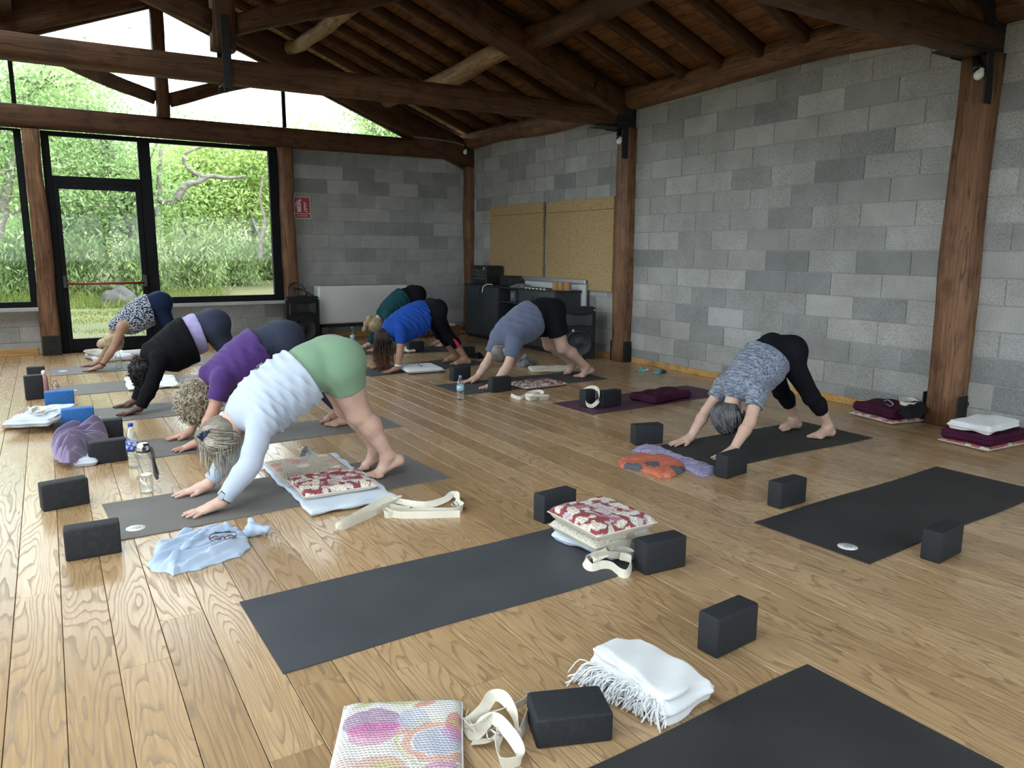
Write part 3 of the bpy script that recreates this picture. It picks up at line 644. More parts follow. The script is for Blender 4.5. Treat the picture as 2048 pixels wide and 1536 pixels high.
T = [(-1.6, 22.5, 8.2, 3.0, 5200, 'leaf_mid', 'tall spreading oak with grey branches seen through the upper left gable pane', 1.6, .22, 20),
 (0.4, 27.0, 7.5, 2.8, 5200, 'leaf_mid', 'leafy tree behind the push bar door, left half of the glass', 0.3, .18, 16),
 (2.6, 26.5, 9.6, 3.2, 6500, 'leaf_mid', 'dark trunked tree rising at the mullion between door and window', -0.8, .24, 20),
 (4.6, 30.0, 8.0, 3.0, 6000, 'leaf_bright', 'yellow green tree in the left half of the big window', 0.4, .14, 18),
 (7.2, 31.0, 8.4, 3.0, 6000, 'leaf_bright', 'bright yellow green tree in the middle of the big window', -0.3, .13, 18),
 (9.2, 27.5, 7.6, 2.6, 4500, 'leaf_bright', 'slender tree with bare lower trunk at the right edge of the big window', 0.2, .11, 16),
 (9.6, 24.5, 7.4, 2.1, 6500, 'leaf_mid', 'round green crown showing in the right gable pane', 0.0, .2, 20),
 (13.5, 31.0, 8.6, 3.0, 4500, 'leaf_mid', 'green tree hidden mostly behind the block wall', 0.0, .2, 14),
 (-3.6, 27.0, 7.2, 2.8, 5000, 'leaf_mid', 'leafy tree in the window left of the cracked post', 0.3, .2, 16),
 (-6.5, 24.0, 7.6, 3.0, 5000, 'leaf_dark', 'dark green tree at the far left of the left window', 0.3, .2, 16),
 (-1.0, 36.0, 7.4, 3.4, 5000, 'leaf_bright', 'pale tree further back behind the door glass', 0.1, .18, 14),
 (6.0, 40.0, 8.5, 3.8, 6000, 'leaf_mid', 'broad tree at the back of the thicket in the big window', 0.1, .18, 14),
 (2.2, 39.0, 8.8, 3.6, 5500, 'leaf_dark', 'darker tree at the back of the thicket between door and window', 0.1, .18, 14),
 (11.0, 38.0, 7.6, 3.4, 5000, 'leaf_bright', 'sunlit tree at the back right of the thicket', 0.1, .18, 14),
 (15.5, 40.0, 8.2, 3.4, 4000, 'leaf_mid', 'tree far right at the back of the thicket', 0.1, .18, 12),
 (-5.0, 38.0, 8.0, 3.6, 4500, 'leaf_mid', 'tree far left at the back of the thicket', 0.1, .18, 12)]
LIMBS = {2: ((((352, 400), (370, 372), (398, 362), (420, 352), (455, 356), (492, 352)), 0.13, 0.035), (((412, 356), (388, 345), (372, 332), (368, 312), (385, 300), (412, 292)), 0.08, 0.03), (((352, 400), (322, 402), (318, 360), (322, 300)), 0.12, 0.05), (((290, 395), (308, 412), (316, 432)), 0.13, 0.10)),
 1: ((((190, 350), (170, 342), (140, 328), (112, 312)), 0.10, 0.05), (((216, 352), (217, 330), (224, 310), (214, 280)), 0.12, 0.08), (((155, 432), (180, 418), (205, 412)), 0.05, 0.03)),
 4: ((((420, 520), (428, 470), (432, 440)), 0.10, 0.05), (((378, 480), (384, 455), (380, 430)), 0.09, 0.05)), 5: ((((520, 520), (522, 480), (530, 440), (520, 400), (527, 350)), 0.08, 0.03), (((522, 480), (510, 450), (500, 420)), 0.05, 0.02))}
HS = {0: 0.80, 1: 0.72, 2: 0.72, 3: 0.68, 4: 0.66, 5: 0.66, 6: 1.0, 8: 0.8, 10: 0.9, 11: 0.9, 12: 0.85, 13: 0.95}
for i, (x, y, h, cr, nl, mt, lab, le, tr, nb) in enumerate(T):
    tree(x, y, h*HS.get(i, 0.86), cr, int(nl*2.3), mt, lab, (le, 0.2), seed=i, size=0.062 if y < 30 else 0.085, trunk_r=tr, nb=nb, crown0=0.16 if y > 25 else 0.28, limbs=LIMBS.get(i, ()))
def shrub(x, y, h, w, n, mat, lab, seed):
    r = np.random.RandomState(400+seed); z0 = float(ground_z(x, y))-0.05
    root = empty('shrub', (x, y, z0), label=lab, cat='shrub')
    bmx = bmesh.new(); tips = []
    for s in range(14):
        a = r.rand()*6.28; e = np.array([math.cos(a)*w*0.5*r.rand(), math.sin(a)*w*0.4*r.rand(), h*(0.6+0.4*r.rand())])
        me = tube_me('t', [(0.1*r.randn(), 0.1*r.randn(), 0), tuple(e*0.55+[0, 0, h*.1]), tuple(e)], [0.02, 0.012, 0.005], 4); bmx.from_mesh(me); bpy.data.meshes.remove(me)
        for t in np.linspace(0.15, 1, 7): tips.append(e*t)
    link('stems', bm_mesh(bmx, 'stems'), MATS['bark'], root)
    tips = np.array(tips); c = tips[r.randint(len(tips), size=n)]+r.randn(n, 3)*[w*0.16, w*0.13, h*0.08]; c = c[c[:, 2] > 0.02]
    v, f = cards(c, 0.085, 0.28, r, 0.55)
    link('foliage', fast_mesh('foliage', v, f, False), MATS[mat], root, kind='stuff')
SH = [(0.6, 24.4, 1.9, 2.0, 'leaf_grey', 'grey green broom bush behind the red push bar on the left'), (2.3, 24.2, 1.8, 1.9, 'leaf_grey', 'grey green broom bush behind the boulder'), (3.9, 24.6, 2.0, 2.1, 'leaf_grey', 'feathery broom bush at the left edge of the big window'),
      (5.6, 27.6, 1.8, 2.1, 'leaf_grey', 'feathery broom bush left of centre in the big window'), (7.4, 30.0, 1.7, 2.2, 'leaf_grey', 'pinkish grey bush in the centre of the big window'), (9.2, 31.5, 1.6, 2.4, 'leaf_mid', 'low green bush at the right of the big window'),
      (-2.8, 22.5, 1.8, 2.3, 'leaf_mid', 'green bush low in the left window'), (-0.9, 25.5, 2.2, 2.4, 'leaf_mid', 'green bush behind the cracked post'), (-5.0, 21.5, 1.7, 2.3, 'leaf_mid', 'green bush at the far left of the left window')]
for i, s in enumerate(SH): shrub(s[0], s[1], s[2], s[3], 3600, s[4], s[5], i)
# grass
def grass(n, x0, x1, y0, y1, h, seed, dens=1.0):
    r = np.random.RandomState(seed); x = x0+(x1-x0)*r.rand(n); y = y0+(y1-y0)*r.rand(n); z = ground_z(x, y)
    b = np.stack([x, y, z-0.02], 1); hh = h*(0.5+r.rand(n))*(0.7+0.6*np.sin(x*1.7+y)*np.sin(y*2.1)); a = r.rand(n)*6.28
    w = np.stack([np.cos(a), np.sin(a), 0*a], 1)*(0.008+0.010*r.rand(n))[:, None]; t = b+np.stack([0.45*hh*r.randn(n), 0.45*hh*r.randn(n), hh], 1)
    v = np.stack([b-w, b+w, t], 1).reshape(-1, 3); return v, np.arange(3*n).reshape(-1, 3)
v1, f1 = grass(26000, -4, 8, 12.0, 21.0, 0.07, 1); v2, f2 = grass(15000, -7, 4.3, 20.5, 26, 0.30, 2)
link('meadow_grass', fast_mesh('meadow_grass', np.concatenate([v1, v2]), np.concatenate([f1, f2+len(v1)]), False), MATS['grass_blade'], kind='stuff', label='short and tall meadow grass outside the door', cat='grass')
bm = bmesh.new(); bmesh.ops.create_icosphere(bm, subdivisions=4, radius=1.0)
for v in bm.verts:
    p = v.co; k = 1+0.16*math.sin(p.x*3.1+1)*math.sin(p.y*2.7)+0.10*math.sin(p.z*6+p.x*4)+0.05*math.sin(p.x*13+p.y*9+p.z*11)
    v.co = Vector((p.x*0.44*k, p.y*0.4*k, max(-0.1, p.z*0.44*k)*(1-0.25*abs(p.x))))
link('boulder', bm_mesh(bm, 'boulder', True), MATS['rock'], None, (1.55, 22.2, -0.06), label='pale boulder in the grass below the red push bar', cat='rock')
# ------------------------------------------------------------------ signed distance modelling
class Field:
    def __init__(s, lo, hi, h):
        s.lo = np.array(lo, np.float32); s.h = h
        s.n = np.ceil((np.array(hi)-s.lo)/h).astype(int)+1
        s.D = np.full(s.n, 0.5, np.float32)
        s.ax = [s.lo[i]+h*np.arange(s.n[i], dtype=np.float32) for i in range(3)]
    def box(s, lo, hi):
        a = np.maximum(0, np.floor((np.array(lo)-s.lo)/s.h).astype(int)); b = np.minimum(s.n, np.ceil((np.array(hi)-s.lo)/s.h).astype(int)+1)
        b = np.maximum(b, a+1); sl = tuple(slice(a[i], b[i]) for i in range(3))
        return sl, s.ax[0][sl[0]][:, None, None], s.ax[1][sl[1]][None, :, None], s.ax[2][sl[2]][None, None, :]
    def put(s, sl, d, k, op='u'):
        A = s.D[sl]
        if op == 'u':
            if k > 0: h = np.maximum(k-np.abs(A-d), 0)/k; s.D[sl] = np.minimum(A, d)-h*h*k*0.25
            else: s.D[sl] = np.minimum(A, d)
        elif op == 's': s.D[sl] = np.maximum(A, -d)
        elif op == 'i': s.D[sl] = np.maximum(A, d)
    def cone(s, a, b, ra, rb, k=0.02, sy=1.0, clip=(), op='u', f=None):
        a = np.array(a, np.float32); b = np.array(b, np.float32); R = max(ra, rb)*max(1, sy)+k+3*s.h
        sl, X, Y, Z = s.box(np.minimum(a, b)-R, np.maximum(a, b)+R)
        d = b-a; L2 = float(d@d)+1e-12
        t = np.clip(((X-a[0])*d[0]+(Y-a[1])*d[1]+(Z-a[2])*d[2])/L2, 0, 1)
        dx = X-a[0]-t*d[0]; dy = (Y-a[1]-t*d[1])/sy; dz = Z-a[2]-t*d[2]
        D = np.sqrt(dx*dx+dy*dy+dz*dz)-(ra+(rb-ra)*t)
        if f is not None: D = D+f(X, Y, Z)
        for p, n in clip: D = np.maximum(D, (X-p[0])*n[0]+(Y-p[1])*n[1]+(Z-p[2])*n[2])
        s.put(sl, D, k, op)
    def ell(s, c, r, R=None, k=0.02, op='u', clip=(), f=None):
        """R: rows are the ellipsoid axes"""
        c = np.array(c, np.float32); r = np.array(r, np.float32); q = r.max()+k+3*s.h
        sl, X, Y, Z = s.box(c-q, c+q); x, y, z = X-c[0], Y-c[1], Z-c[2]
        if R is None: u, v, w = x/r[0], y/r[1], z/r[2]
        else: u, v, w = [(x*R[i][0]+y*R[i][1]+z*R[i][2])/r[i] for i in range(3)]
        k0 = np.sqrt(u*u+v*v+w*w)+1e-6; k1 = np.sqrt((u/r[0])**2+(v/r[1])**2+(w/r[2])**2)+1e-6
        D = k0*(k0-1)/k1
        if f is not None: D = D+f(X, Y, Z)
        for p, n in clip: D = np.maximum(D, (X-p[0])*n[0]+(Y-p[1])*n[1]+(Z-p[2])*n[2])
        s.put(sl, D, k, op)
    def rbox(s, c, hs, rz=0.0, rad=0.01, k=0.0, f=None, op='u'):
        c = np.array(c, np.float32); q = np.linalg.norm(hs)+k+3*s.h
        sl, X, Y, Z = s.box(c-[q, q, hs[2]+k+4*s.h+0.03], c+[q, q, hs[2]+k+4*s.h+0.03]); C, S = math.cos(rz), math.sin(rz)
        x = (X-c[0])*C+(Y-c[1])*S; y = -(X-c[0])*S+(Y-c[1])*C; z = Z-c[2]
        x, y, z = np.broadcast_arrays(x, y, z)
        if f is not None: x, y, z, add = f(x, y, z)
        else: add = 0
        qx, qy, qz = np.abs(x)-hs[0]+rad, np.abs(y)-hs[1]+rad, np.abs(z)-hs[2]+rad
        D = np.sqrt(np.maximum(qx, 0)**2+np.maximum(qy, 0)**2+np.maximum(qz, 0)**2)+np.minimum(np.maximum(np.maximum(qx, qy), qz), 0)-rad+add
        s.put(sl, D, k, op)
    def disp(s, f):
        sl, X, Y, Z = (slice(None),)*3, s.ax[0][:, None, None], s.ax[1][None, :, None], s.ax[2][None, None, :]
        s.D += f(X, Y, Z).astype(np.float32)
    def clip(s, p, n, lo=None, hi=None):
        sl, X, Y, Z = s.box(lo if lo is not None else s.lo, hi if hi is not None else s.lo+s.n*s.h)
        s.D[sl] = np.maximum(s.D[sl], (X-p[0])*n[0]+(Y-p[1])*n[1]+(Z-p[2])*n[2])
    def mesh(s, name, origin=(0, 0, 0)):
        D = s.D; D[0] = D[-1] = 0.5; D[:, 0] = D[:, -1] = 0.5; D[:, :, 0] = D[:, :, -1] = 0.5
        S = D < 0
        c = np.zeros(np.array(S.shape)-1, np.int8)
        for i in (0, 1):
            for j in (0, 1):
                for k in (0, 1): c += S[i:S.shape[0]-1+i, j:S.shape[1]-1+j, k:S.shape[2]-1+k]
        Mk = (c > 0) & (c < 8); idx = np.argwhere(Mk); ids = np.full(Mk.shape, -1, np.int32); ids[Mk] = np.arange(len(idx), dtype=np.int32)
        I, J, K = idx.T; acc = np.zeros((len(idx), 3), np.float32); cnt = np.zeros(len(idx), np.float32)
        for a in range(3):
            for u in (0, 1):
                for v in (0, 1):
                    o1 = [0, 0, 0]; o1[(a+1) % 3] = u; o1[(a+2) % 3] = v; o2 = list(o1); o2[a] = 1
                    d1 = D[I+o1[0], J+o1[1], K+o1[2]]; d2 = D[I+o2[0], J+o2[1], K+o2[2]]
                    m = (d1 < 0) != (d2 < 0); t = d1[m]/(d1[m]-d2[m])
                    p = np.tile(np.array(o1, np.float32), (m.sum(), 1)); p[:, a] = t
                    acc[m] += p; cnt[m] += 1
        V = s.lo+s.h*(idx+acc/cnt[:, None])-np.array(origin, np.float32)
        Q = []
        for a in range(3):
            b, g = (a+1) % 3, (a+2) % 3
            A = np.moveaxis(S, (a, b, g), (0, 1, 2)); Ic = np.moveaxis(ids, (a, b, g), (0, 1, 2))
            ch = A[:-1, 1:-1, 1:-1] != A[1:, 1:-1, 1:-1]; e = np.argwhere(ch); i, j, k = e.T; j1, k1 = j+1, k+1
            q = np.stack([Ic[i, j1-1, k1-1], Ic[i, j1, k1-1], Ic[i, j1, k1], Ic[i, j1-1, k1]], 1)
            fl = ~A[i, j1, k1]; q[fl] = q[fl][:, ::-1]; Q.append(q)
        return fast_mesh(name, V, np.concatenate(Q))
def decimated(me, ratio):
    o = bpy.data.objects.new('t', me); COL.objects.link(o); d = o.modifiers.new('d', 'DECIMATE'); d.ratio = ratio
    bpy.context.view_layer.update(); m2 = bpy.data.meshes.new_from_object(o.evaluated_get(bpy.context.evaluated_depsgraph_get())); n = me.name
    bpy.data.objects.remove(o); bpy.data.meshes.remove(me); m2.name = n; m2.polygons.foreach_set('use_smooth', np.ones(len(m2.polygons), bool)); return m2
def wav(X, Y, Z, fr, seed, n=5):
    r = np.random.RandomState(seed); o = 0
    for i in range(n):
        d = r.randn(3); d /= np.linalg.norm(d); k = fr*(0.6+0.9*r.rand()); o = o+np.sin((X*d[0]+Y*d[1]+Z*d[2])*k+r.rand()*6.28)
    return o/n
# ------------------------------------------------------------------ mats
def mat_rubber(name, a, b, ribs=True):
    m = M(name, a, 0.62, b, n=(3, 5), contrast=(0.3, 0.75), spec=0.35); N, L = nodes(m)
    if ribs:
        tc = N.new('ShaderNodeTexCoord'); w = mk(N, 'ShaderNodeTexWave', i_Scale=95.0, bands_direction='Y'); w.inputs['Distortion'].default_value = 0.2
        v = mk(N, 'ShaderNodeTexNoise', i_Scale=260.0); L.new(tc.outputs['Object'], v.inputs['Vector']); L.new(tc.outputs['Object'], w.inputs['Vector'])
        h = math_n(N, L, 'ADD', w.outputs['Fac'], math_n(N, L, 'MULTIPLY', v.outputs['Fac'], 0.7))
        bp = mk(N, 'ShaderNodeBump', i_Strength=0.35, i_Distance=0.0012); L.new(h, bp.inputs['Height']); L.new(bp.outputs[0], N['Principled BSDF'].inputs['Normal'])
mat_rubber('mat_charcoal', (0.042, 0.045, 0.052), (0.060, 0.064, 0.072))
mat_rubber('mat_taupe', (0.125, 0.118, 0.113), (0.155, 0.147, 0.141))
mat_rubber('mat_black', (0.024, 0.024, 0.026), (0.038, 0.038, 0.039))
mat_rubber('mat_plum', (0.075, 0.034, 0.062), (0.095, 0.045, 0.078))
M('logo_white', (0.72, 0.72, 0.72), 0.5); M('logo_ink', (0.05, 0.05, 0.055), 0.6)
def yoga_mat(cx_, cy_, lx, ly, rz, mat, lab, logo=None, th=0.005):
    bm = bmesh.new(); nx, ny = 36, 8
    rr = random.Random(int(cx_*100)); ph = rr.random()*6
    top = [[None]*(ny+1) for _ in range(nx+1)]; bot = [[None]*(ny+1) for _ in range(nx+1)]
    for i in range(nx+1):
        for j in range(ny+1):
            u, v = i/nx-0.5, j/ny-0.5; x, y = u*lx, v*ly+0.006*math.sin(u*9+ph)
            top[i][j] = bm.verts.new((x, y, th)); bot[i][j] = bm.verts.new((x, y, 0.0006))
    for i in range(nx):
        for j in range(ny):
            bm.faces.new((top[i][j], top[i+1][j], top[i+1][j+1], top[i][j+1])); bm.faces.new((bot[i][j+1], bot[i+1][j+1], bot[i+1][j], bot[i][j]))
    for i in range(nx):
        bm.faces.new((bot[i][0], bot[i+1][0], top[i+1][0], top[i][0])); bm.faces.new((top[i][ny], top[i+1][ny], bot[i+1][ny], bot[i][ny]))
    for j in range(ny):
        bm.faces.new((top[0][j], top[0][j+1], bot[0][j+1], bot[0][j])); bm.faces.new((bot[nx][j], bot[nx][j+1], top[nx][j+1], top[nx][j]))
    o = link('yoga_mat', bm_mesh(bm, 'yoga_mat'), MATS[mat], None, (cx_, cy_, 0.0), rz, label=lab, cat='yoga mat')
    if logo:
        lg = link('logo_disc', lathe_me('logo_disc', [(0.0005, 0), (0.045, 0), (0.045, 0.0006), (0.0005, 0.0006)], 28, False), MATS['logo_white'], o, (logo[0]-lx/2, logo[1], th))
        bm = bmesh.new()
        for i in range(24):
            a0, a1 = 2*PI*i/24, 2*PI*(i+1)/24
            if i in (4, 5): continue
            q = [bm.verts.new((r_*math.cos(a)+0.004, r_*math.sin(a), 0.0008)) for r_, a in ((0.013, a0), (0.017, a0), (0.017, a1), (0.013, a1))]; bm.faces.new(q)
        bx(bm, (0.004, 0.002, 0.0008), (0.012, 0.004, 0.0003)); bx(bm, (0.004, -0.004, 0.0008), (0.004, 0.010, 0.0003))
        bx(bm, (-0.022, 0.0, 0.0008), (0.002, 0.03, 0.0003))
        link('logo_print', bm_mesh(bm, 'logo_print'), MATS['logo_ink'], lg)
    return o
MT = [(0.83, 9.79, 1.80, 0.64, 0.03, 'mat_taupe', 'grey yoga mat farthest left, under the person in the leopard print top', (0.13, -0.02)),
 (0.88, 8.43, 1.80, 0.62, 0.05, 'mat_taupe', 'grey yoga mat with a flat white towel across it, between two practising people', (0.13, -0.04)),
 (1.03, 6.99, 1.80, 0.62, 0.02, 'mat_taupe', 'grey yoga mat under the person in the black sweater', (0.10, -0.08)),
 (1.37, 5.64, 1.80, 0.54, 0.02, 'mat_taupe', 'grey yoga mat under the person in the purple shirt', None),
 (1.07, 4.23, 1.81, 0.62, 0.06, 'mat_taupe', 'grey yoga mat under the person in white top and green shorts', (0.09, -0.18)),
 (1.34, 2.64, 1.60, 0.60, 0.02, 'mat_charcoal', 'empty charcoal yoga mat in the middle foreground with a cushion stack at its end', None),
 (4.10, 9.55, 1.75, 0.60, -0.20, 'mat_charcoal', 'dark yoga mat farthest back, under the person in the teal top', None),
 (3.68, 8.12, 1.62, 0.60, 0.13, 'mat_charcoal', 'dark yoga mat under the person in the blue shirt', None),
 (4.18, 6.62, 1.78, 0.60, 0.02, 'mat_charcoal', 'dark yoga mat under the man in the grey blue shirt', None),
 (4.68, 5.29, 1.72, 0.56, 0.05, 'mat_plum', 'empty plum purple yoga mat', None),
 (4.36, 3.60, 1.60, 0.64, 0.0, 'mat_black', 'black yoga mat under the grey haired person by the block wall', None),
 (3.91, 2.24, 1.83, 0.62, 0.05, 'mat_black', 'empty black yoga mat with a white round logo at the right edge of view', (0.10, -0.15)),
 (1.18, 1.14, 1.80, 0.61, 0.03, 'mat_black', 'black ribbed yoga mat cut off by the bottom edge of view', None)]
for a in MT: yoga_mat(*a)
# ------------------------------------------------------------------ foam blocks
def block(x, y, rz, lab, mat='black_foam', stand='edge', dims=(0.222, 0.09, 0.145), z=0.0, group=None):
    d = {'edge': (dims[0], dims[1], dims[2]), 'tall': (dims[2], dims[1], dims[0]), 'flat': (dims[0], dims[2], dims[1])}[stand]
    k = ('fb', d)
    if k not in _bc: _bc[k] = box_me('yoga_block', (0, 0, d[2]/2), d, 0.009, 3); _bc[k].polygons.foreach_set('use_smooth', np.ones(len(_bc[k].polygons), bool))
    me = _bc[k].copy(); me.materials.clear()
    o = link('yoga_block', me, MATS[mat], None, (x, y, z), rz, label=lab, cat='yoga block', group=group)
    return o
def block_c(cx_, cy_, ang, *a, **k):
    """near bottom corner and direction of the long side in degrees"""
    st = k.get('stand', 'edge'); w = {'edge': (0.222, 0.09), 'tall': (0.145, 0.09), 'flat': (0.222, 0.145)}[st]; t = math.radians(ang)
    ox, oy = w[0]/2*math.cos(t)-w[1]/2*math.sin(t), w[0]/2*math.sin(t)+w[1]/2*math.cos(t)
    return block(cx_+ox, cy_+oy, t, *a, **k)
block_c(1.833, 1.656, 5, 'black foam block on edge behind the white fringed blanket')
block_c(2.042, 3.027, 6, 'black foam block behind the patterned cushion stack')
block_c(2.071, 2.292, -4, 'black foam block in front of the patterned cushion stack')
block_c(1.048, 1.576, -21, 'black foam block lying flat beside the tangled cream strap in the foreground', stand='flat')
block_c(3.26, 2.565, 2, 'black foam block near the far long side of the logo mat')
block_c(3.282, 1.715, 6, 'black foam block on the near side of the mat with the white logo')
block_c(3.424, 3.098, 9, 'black foam block in front of the grey haired person, beside the lavender towel')
block_c(3.473, 4.004, -15, 'black foam block at the far corner of the grey haired person\'s mat')
block_c(4.062, 5.125, 4, 'black foam block standing on the plum mat, right one of the pair', z=0.005)
block_c(3.93, 5.22, 4, 'black foam block on the plum mat with a cream strap looped over it', z=0.005, stand='tall', dims=(0.222, 0.09, 0.105) if False else (0.15, 0.09, 0.12))
block_c(3.592, 6.253, 1, 'black foam block at the near hand of the man in the grey blue shirt')
block_c(3.561, 7.013, 7, 'black foam block at the far hand of the man in the grey blue shirt')
block_c(4.06, 9.30, 0, 'black foam block on the floor behind the person in the blue shirt')
block_c(4.40, 8.524, -14, 'black foam block behind the feet of the person in the blue shirt')
block_c(-0.25, 8.62, -6, 'black foam block standing tall, farthest left, at the head of the leopard print person\'s mat', stand='tall')
block_c(-0.257, 8.02, 6, 'black foam block standing tall in front of another tall block, farthest left', stand='tall')
block_c(-0.11, 7.505, 0, 'blue foam block, the farther of the two blue ones', mat='blue_foam', dims=(0.222, 0.09, 0.145))
block_c(0.0, 6.61, 0, 'blue foam block, the nearer of the two blue ones, beside the folded pale blanket', mat='blue_foam')
block_c(0.155, 6.05, -3, 'worn black foam block behind the lavender hoodie', mat='worn_foam')
block_c(0.132, 5.368, 4, 'worn black foam block in front of the lavender hoodie beside the bottles', mat='worn_foam')
block_c(-0.123, 4.506, 10, 'worn black foam block alone on the floor at the left, second from the front', mat='worn_foam')
block_c(-0.038, 3.708, -1, 'worn black foam block at the head of the nearest practised mat, frontmost on the left', mat='worn_foam')
# ------------------------------------------------------------------ fabrics
def cloth(name, col, col2=None, weave=320, rough=0.9, n=(6, 4), contrast=(0.35, 0.65), stretch=(1, 1, 1), sheen=0.15, bump=0.25):
    return M(name, col, rough, col2 or tuple(c*0.9 for c in col), n=n, contrast=contrast, bump=(weave, bump, 0.001), spec=0.15, sheen=sheen, stretch=stretch)
cloth('white_cotton', (0.66, 0.68, 0.70), (0.74, 0.76, 0.78)); cloth('pale_blue_cotton', (0.50, 0.56, 0.66), (0.58, 0.64, 0.73))
cloth('cream_webbing', (0.62, 0.58, 0.49), (0.70, 0.66, 0.57), weave=500); cloth('grey_webbing', (0.36, 0.37, 0.37))
cloth('plum_velvet', (0.045, 0.008, 0.026), (0.065, 0.012, 0.036), sheen=0.0); cloth('lavender_fleece', (0.20, 0.16, 0.27), (0.26, 0.21, 0.34), sheen=0.3)
cloth('sky_knit', (0.33, 0.42, 0.56), (0.42, 0.51, 0.66), weave=260, bump=0.5); cloth('cream_cotton', (0.62, 0.56, 0.45), (0.70, 0.65, 0.55))
cloth('lavender_towel', (0.15, 0.135, 0.26), (0.34, 0.31, 0.48), n=(9, 5), stretch=(2, 14, 1), contrast=(0.42, 0.58)); cloth('dark_cloth', (0.010, 0.010, 0.013), (0.02, 0.02, 0.022), sheen=0.0); cloth('grey_cloth', (0.09, 0.095, 0.11), (0.26, 0.26, 0.28), n=(14, 4))
def print_cloth(name, base, blobs, vor=9.0, dash=None, thr=0.42, seed=0.0):
    """patchwork flower print: Voronoi flower heads on a ground colour, with rows of running stitch"""
    m = bpy.data.materials.new(name); m.use_nodes = True; N, L = nodes(m); b = N['Principled BSDF']; b.inputs['Roughness'].default_value = 0.92; b.inputs['Specular IOR Level'].default_value = 0.1
    tc = N.new('ShaderNodeTexCoord'); mp = N.new('ShaderNodeMapping'); mp.inputs['Location'].default_value = (seed, seed*1.7, 0); L.new(tc.outputs['Object'], mp.inputs['Vector'])
    nz = mk(N, 'ShaderNodeTexNoise', i_Scale=11.0, i_Detail=3.0); L.new(mp.outputs[0], nz.inputs['Vector'])
    wv = mk(N, 'ShaderNodeVectorMath', operation='SCALE'); L.new(nz.outputs['Color'], wv.inputs[0]); wv.inputs['Scale'].default_value = 0.05
    ad = mk(N, 'ShaderNodeVectorMath', operation='ADD'); L.new(mp.outputs[0], ad.inputs[0]); L.new(wv.outputs[0], ad.inputs[1])
    v = mk(N, 'ShaderNodeTexVoronoi', i_Scale=vor); L.new(ad.outputs[0], v.inputs['Vector'])
    sep = N.new('ShaderNodeSeparateColor'); L.new(v.outputs['Color'], sep.inputs[0])
    nz.inputs['Scale'].default_value = 17.0; wv.inputs['Scale'].default_value = 0.085
    k = len(blobs); pr = ramp(N, [(i/k, c) for i, c in enumerate(blobs)], 'CONSTANT'); L.new(sep.outputs[0], pr.inputs['Fac'])
    msk = ramp(N, [(thr-0.03, (1, 1, 1)), (thr+0.03, (0, 0, 0))]); L.new(v.outputs['Distance'], msk.inputs['Fac'])
    ring = ramp(N, [(0.0, (1.25, 1.2, 1.1)), (thr*0.35, (0.85, 0.85, 0.85)), (thr*0.6, (1.15, 1.15, 1.15)), (thr, (0.8, 0.8, 0.8))]); L.new(v.outputs['Distance'], ring.inputs['Fac'])
    fl = mixc(N, L, 1.0, pr.outputs[0], ring.outputs[0], 'MULTIPLY'); c = mixc(N, L, msk.outputs[0], base, fl)
    n2 = mk(N, 'ShaderNodeTexNoise', i_Scale=120.0, i_Detail=2.0); L.new(mp.outputs[0], n2.inputs['Vector'])
    r2 = ramp(N, [(0.38, (0.55, 0.53, 0.52)), (0.5, (1, 1, 1))]); L.new(n2.outputs['Fac'], r2.inputs['Fac']); c = mixc(N, L, 0.75, c, r2.outputs[0], 'MULTIPLY')
    if dash: c = stitch(N, L, mp.outputs[0], c, dash)
    L.new(c, b.inputs['Base Color'])
    w = mk(N, 'ShaderNodeTexWave', i_Scale=22.0, bands_direction='Y'); w.inputs['Distortion'].default_value = 1.5; L.new(mp.outputs[0], w.inputs['Vector'])
    bp = mk(N, 'ShaderNodeBump', i_Strength=0.35, i_Distance=0.004); L.new(w.outputs['Fac'], bp.inputs['Height']); L.new(bp.outputs[0], b.inputs['Normal'])
    MATS[name] = m; return m
def stitch(N, L, vec, c, col, sx=0.0115, sy=0.0105):
    se = N.new('ShaderNodeSeparateXYZ'); L.new(vec, se.inputs[0])
    ry = math_n(N, L, 'DIVIDE', se.outputs[1], sy); row = math_n(N, L, 'FLOOR', ry); fy = math_n(N, L, 'FRACT', ry)
    fx = math_n(N, L, 'FRACT', math_n(N, L, 'ADD', math_n(N, L, 'DIVIDE', se.outputs[0], sx), math_n(N, L, 'MULTIPLY', row, 0.37)))
    a = math_n(N, L, 'LESS_THAN', fx, 0.52); b = math_n(N, L, 'LESS_THAN', math_n(N, L, 'ABSOLUTE', math_n(N, L, 'SUBTRACT', fy, 0.5)), 0.13)
    return mixc(N, L, math_n(N, L, 'MULTIPLY', math_n(N, L, 'MULTIPLY', a, b), 0.75), c, col)
CR = (0.68, 0.62, 0.54); RED = (0.27, 0.070, 0.080); PNK = (0.43, 0.19, 0.27)
print_cloth('red_flower_print', RED, [CR, (0.60, 0.58, 0.56), PNK, (0.62, 0.55, 0.47), (0.50, 0.42, 0.44)], 21, None, 0.60)
print_cloth('faded_flower_print', (0.46, 0.41, 0.34), [(0.50, 0.24, 0.22), CR, (0.40, 0.37, 0.33), (0.54, 0.32, 0.28)], 10, None, 0.40, 3.0)
print_cloth('pale_flower_print', (0.60, 0.56, 0.49), [(0.42, 0.30, 0.28), (0.62, 0.58, 0.50), (0.36, 0.33, 0.31), (0.46, 0.16, 0.18)], 11, None, 0.36, 5.0)
print_cloth('pink_flower_print', (0.50, 0.14, 0.17), [CR, (0.62, 0.42, 0.40), (0.66, 0.62, 0.58)], 15, None, 0.46, 7.0)
print_cloth('coral_print', (0.56, 0.165, 0.105), [(0.10, 0.115, 0.14), (0.56, 0.165, 0.105), (0.12, 0.12, 0.14), (0.57, 0.18, 0.115)], 7, None, 0.46, 2.0)
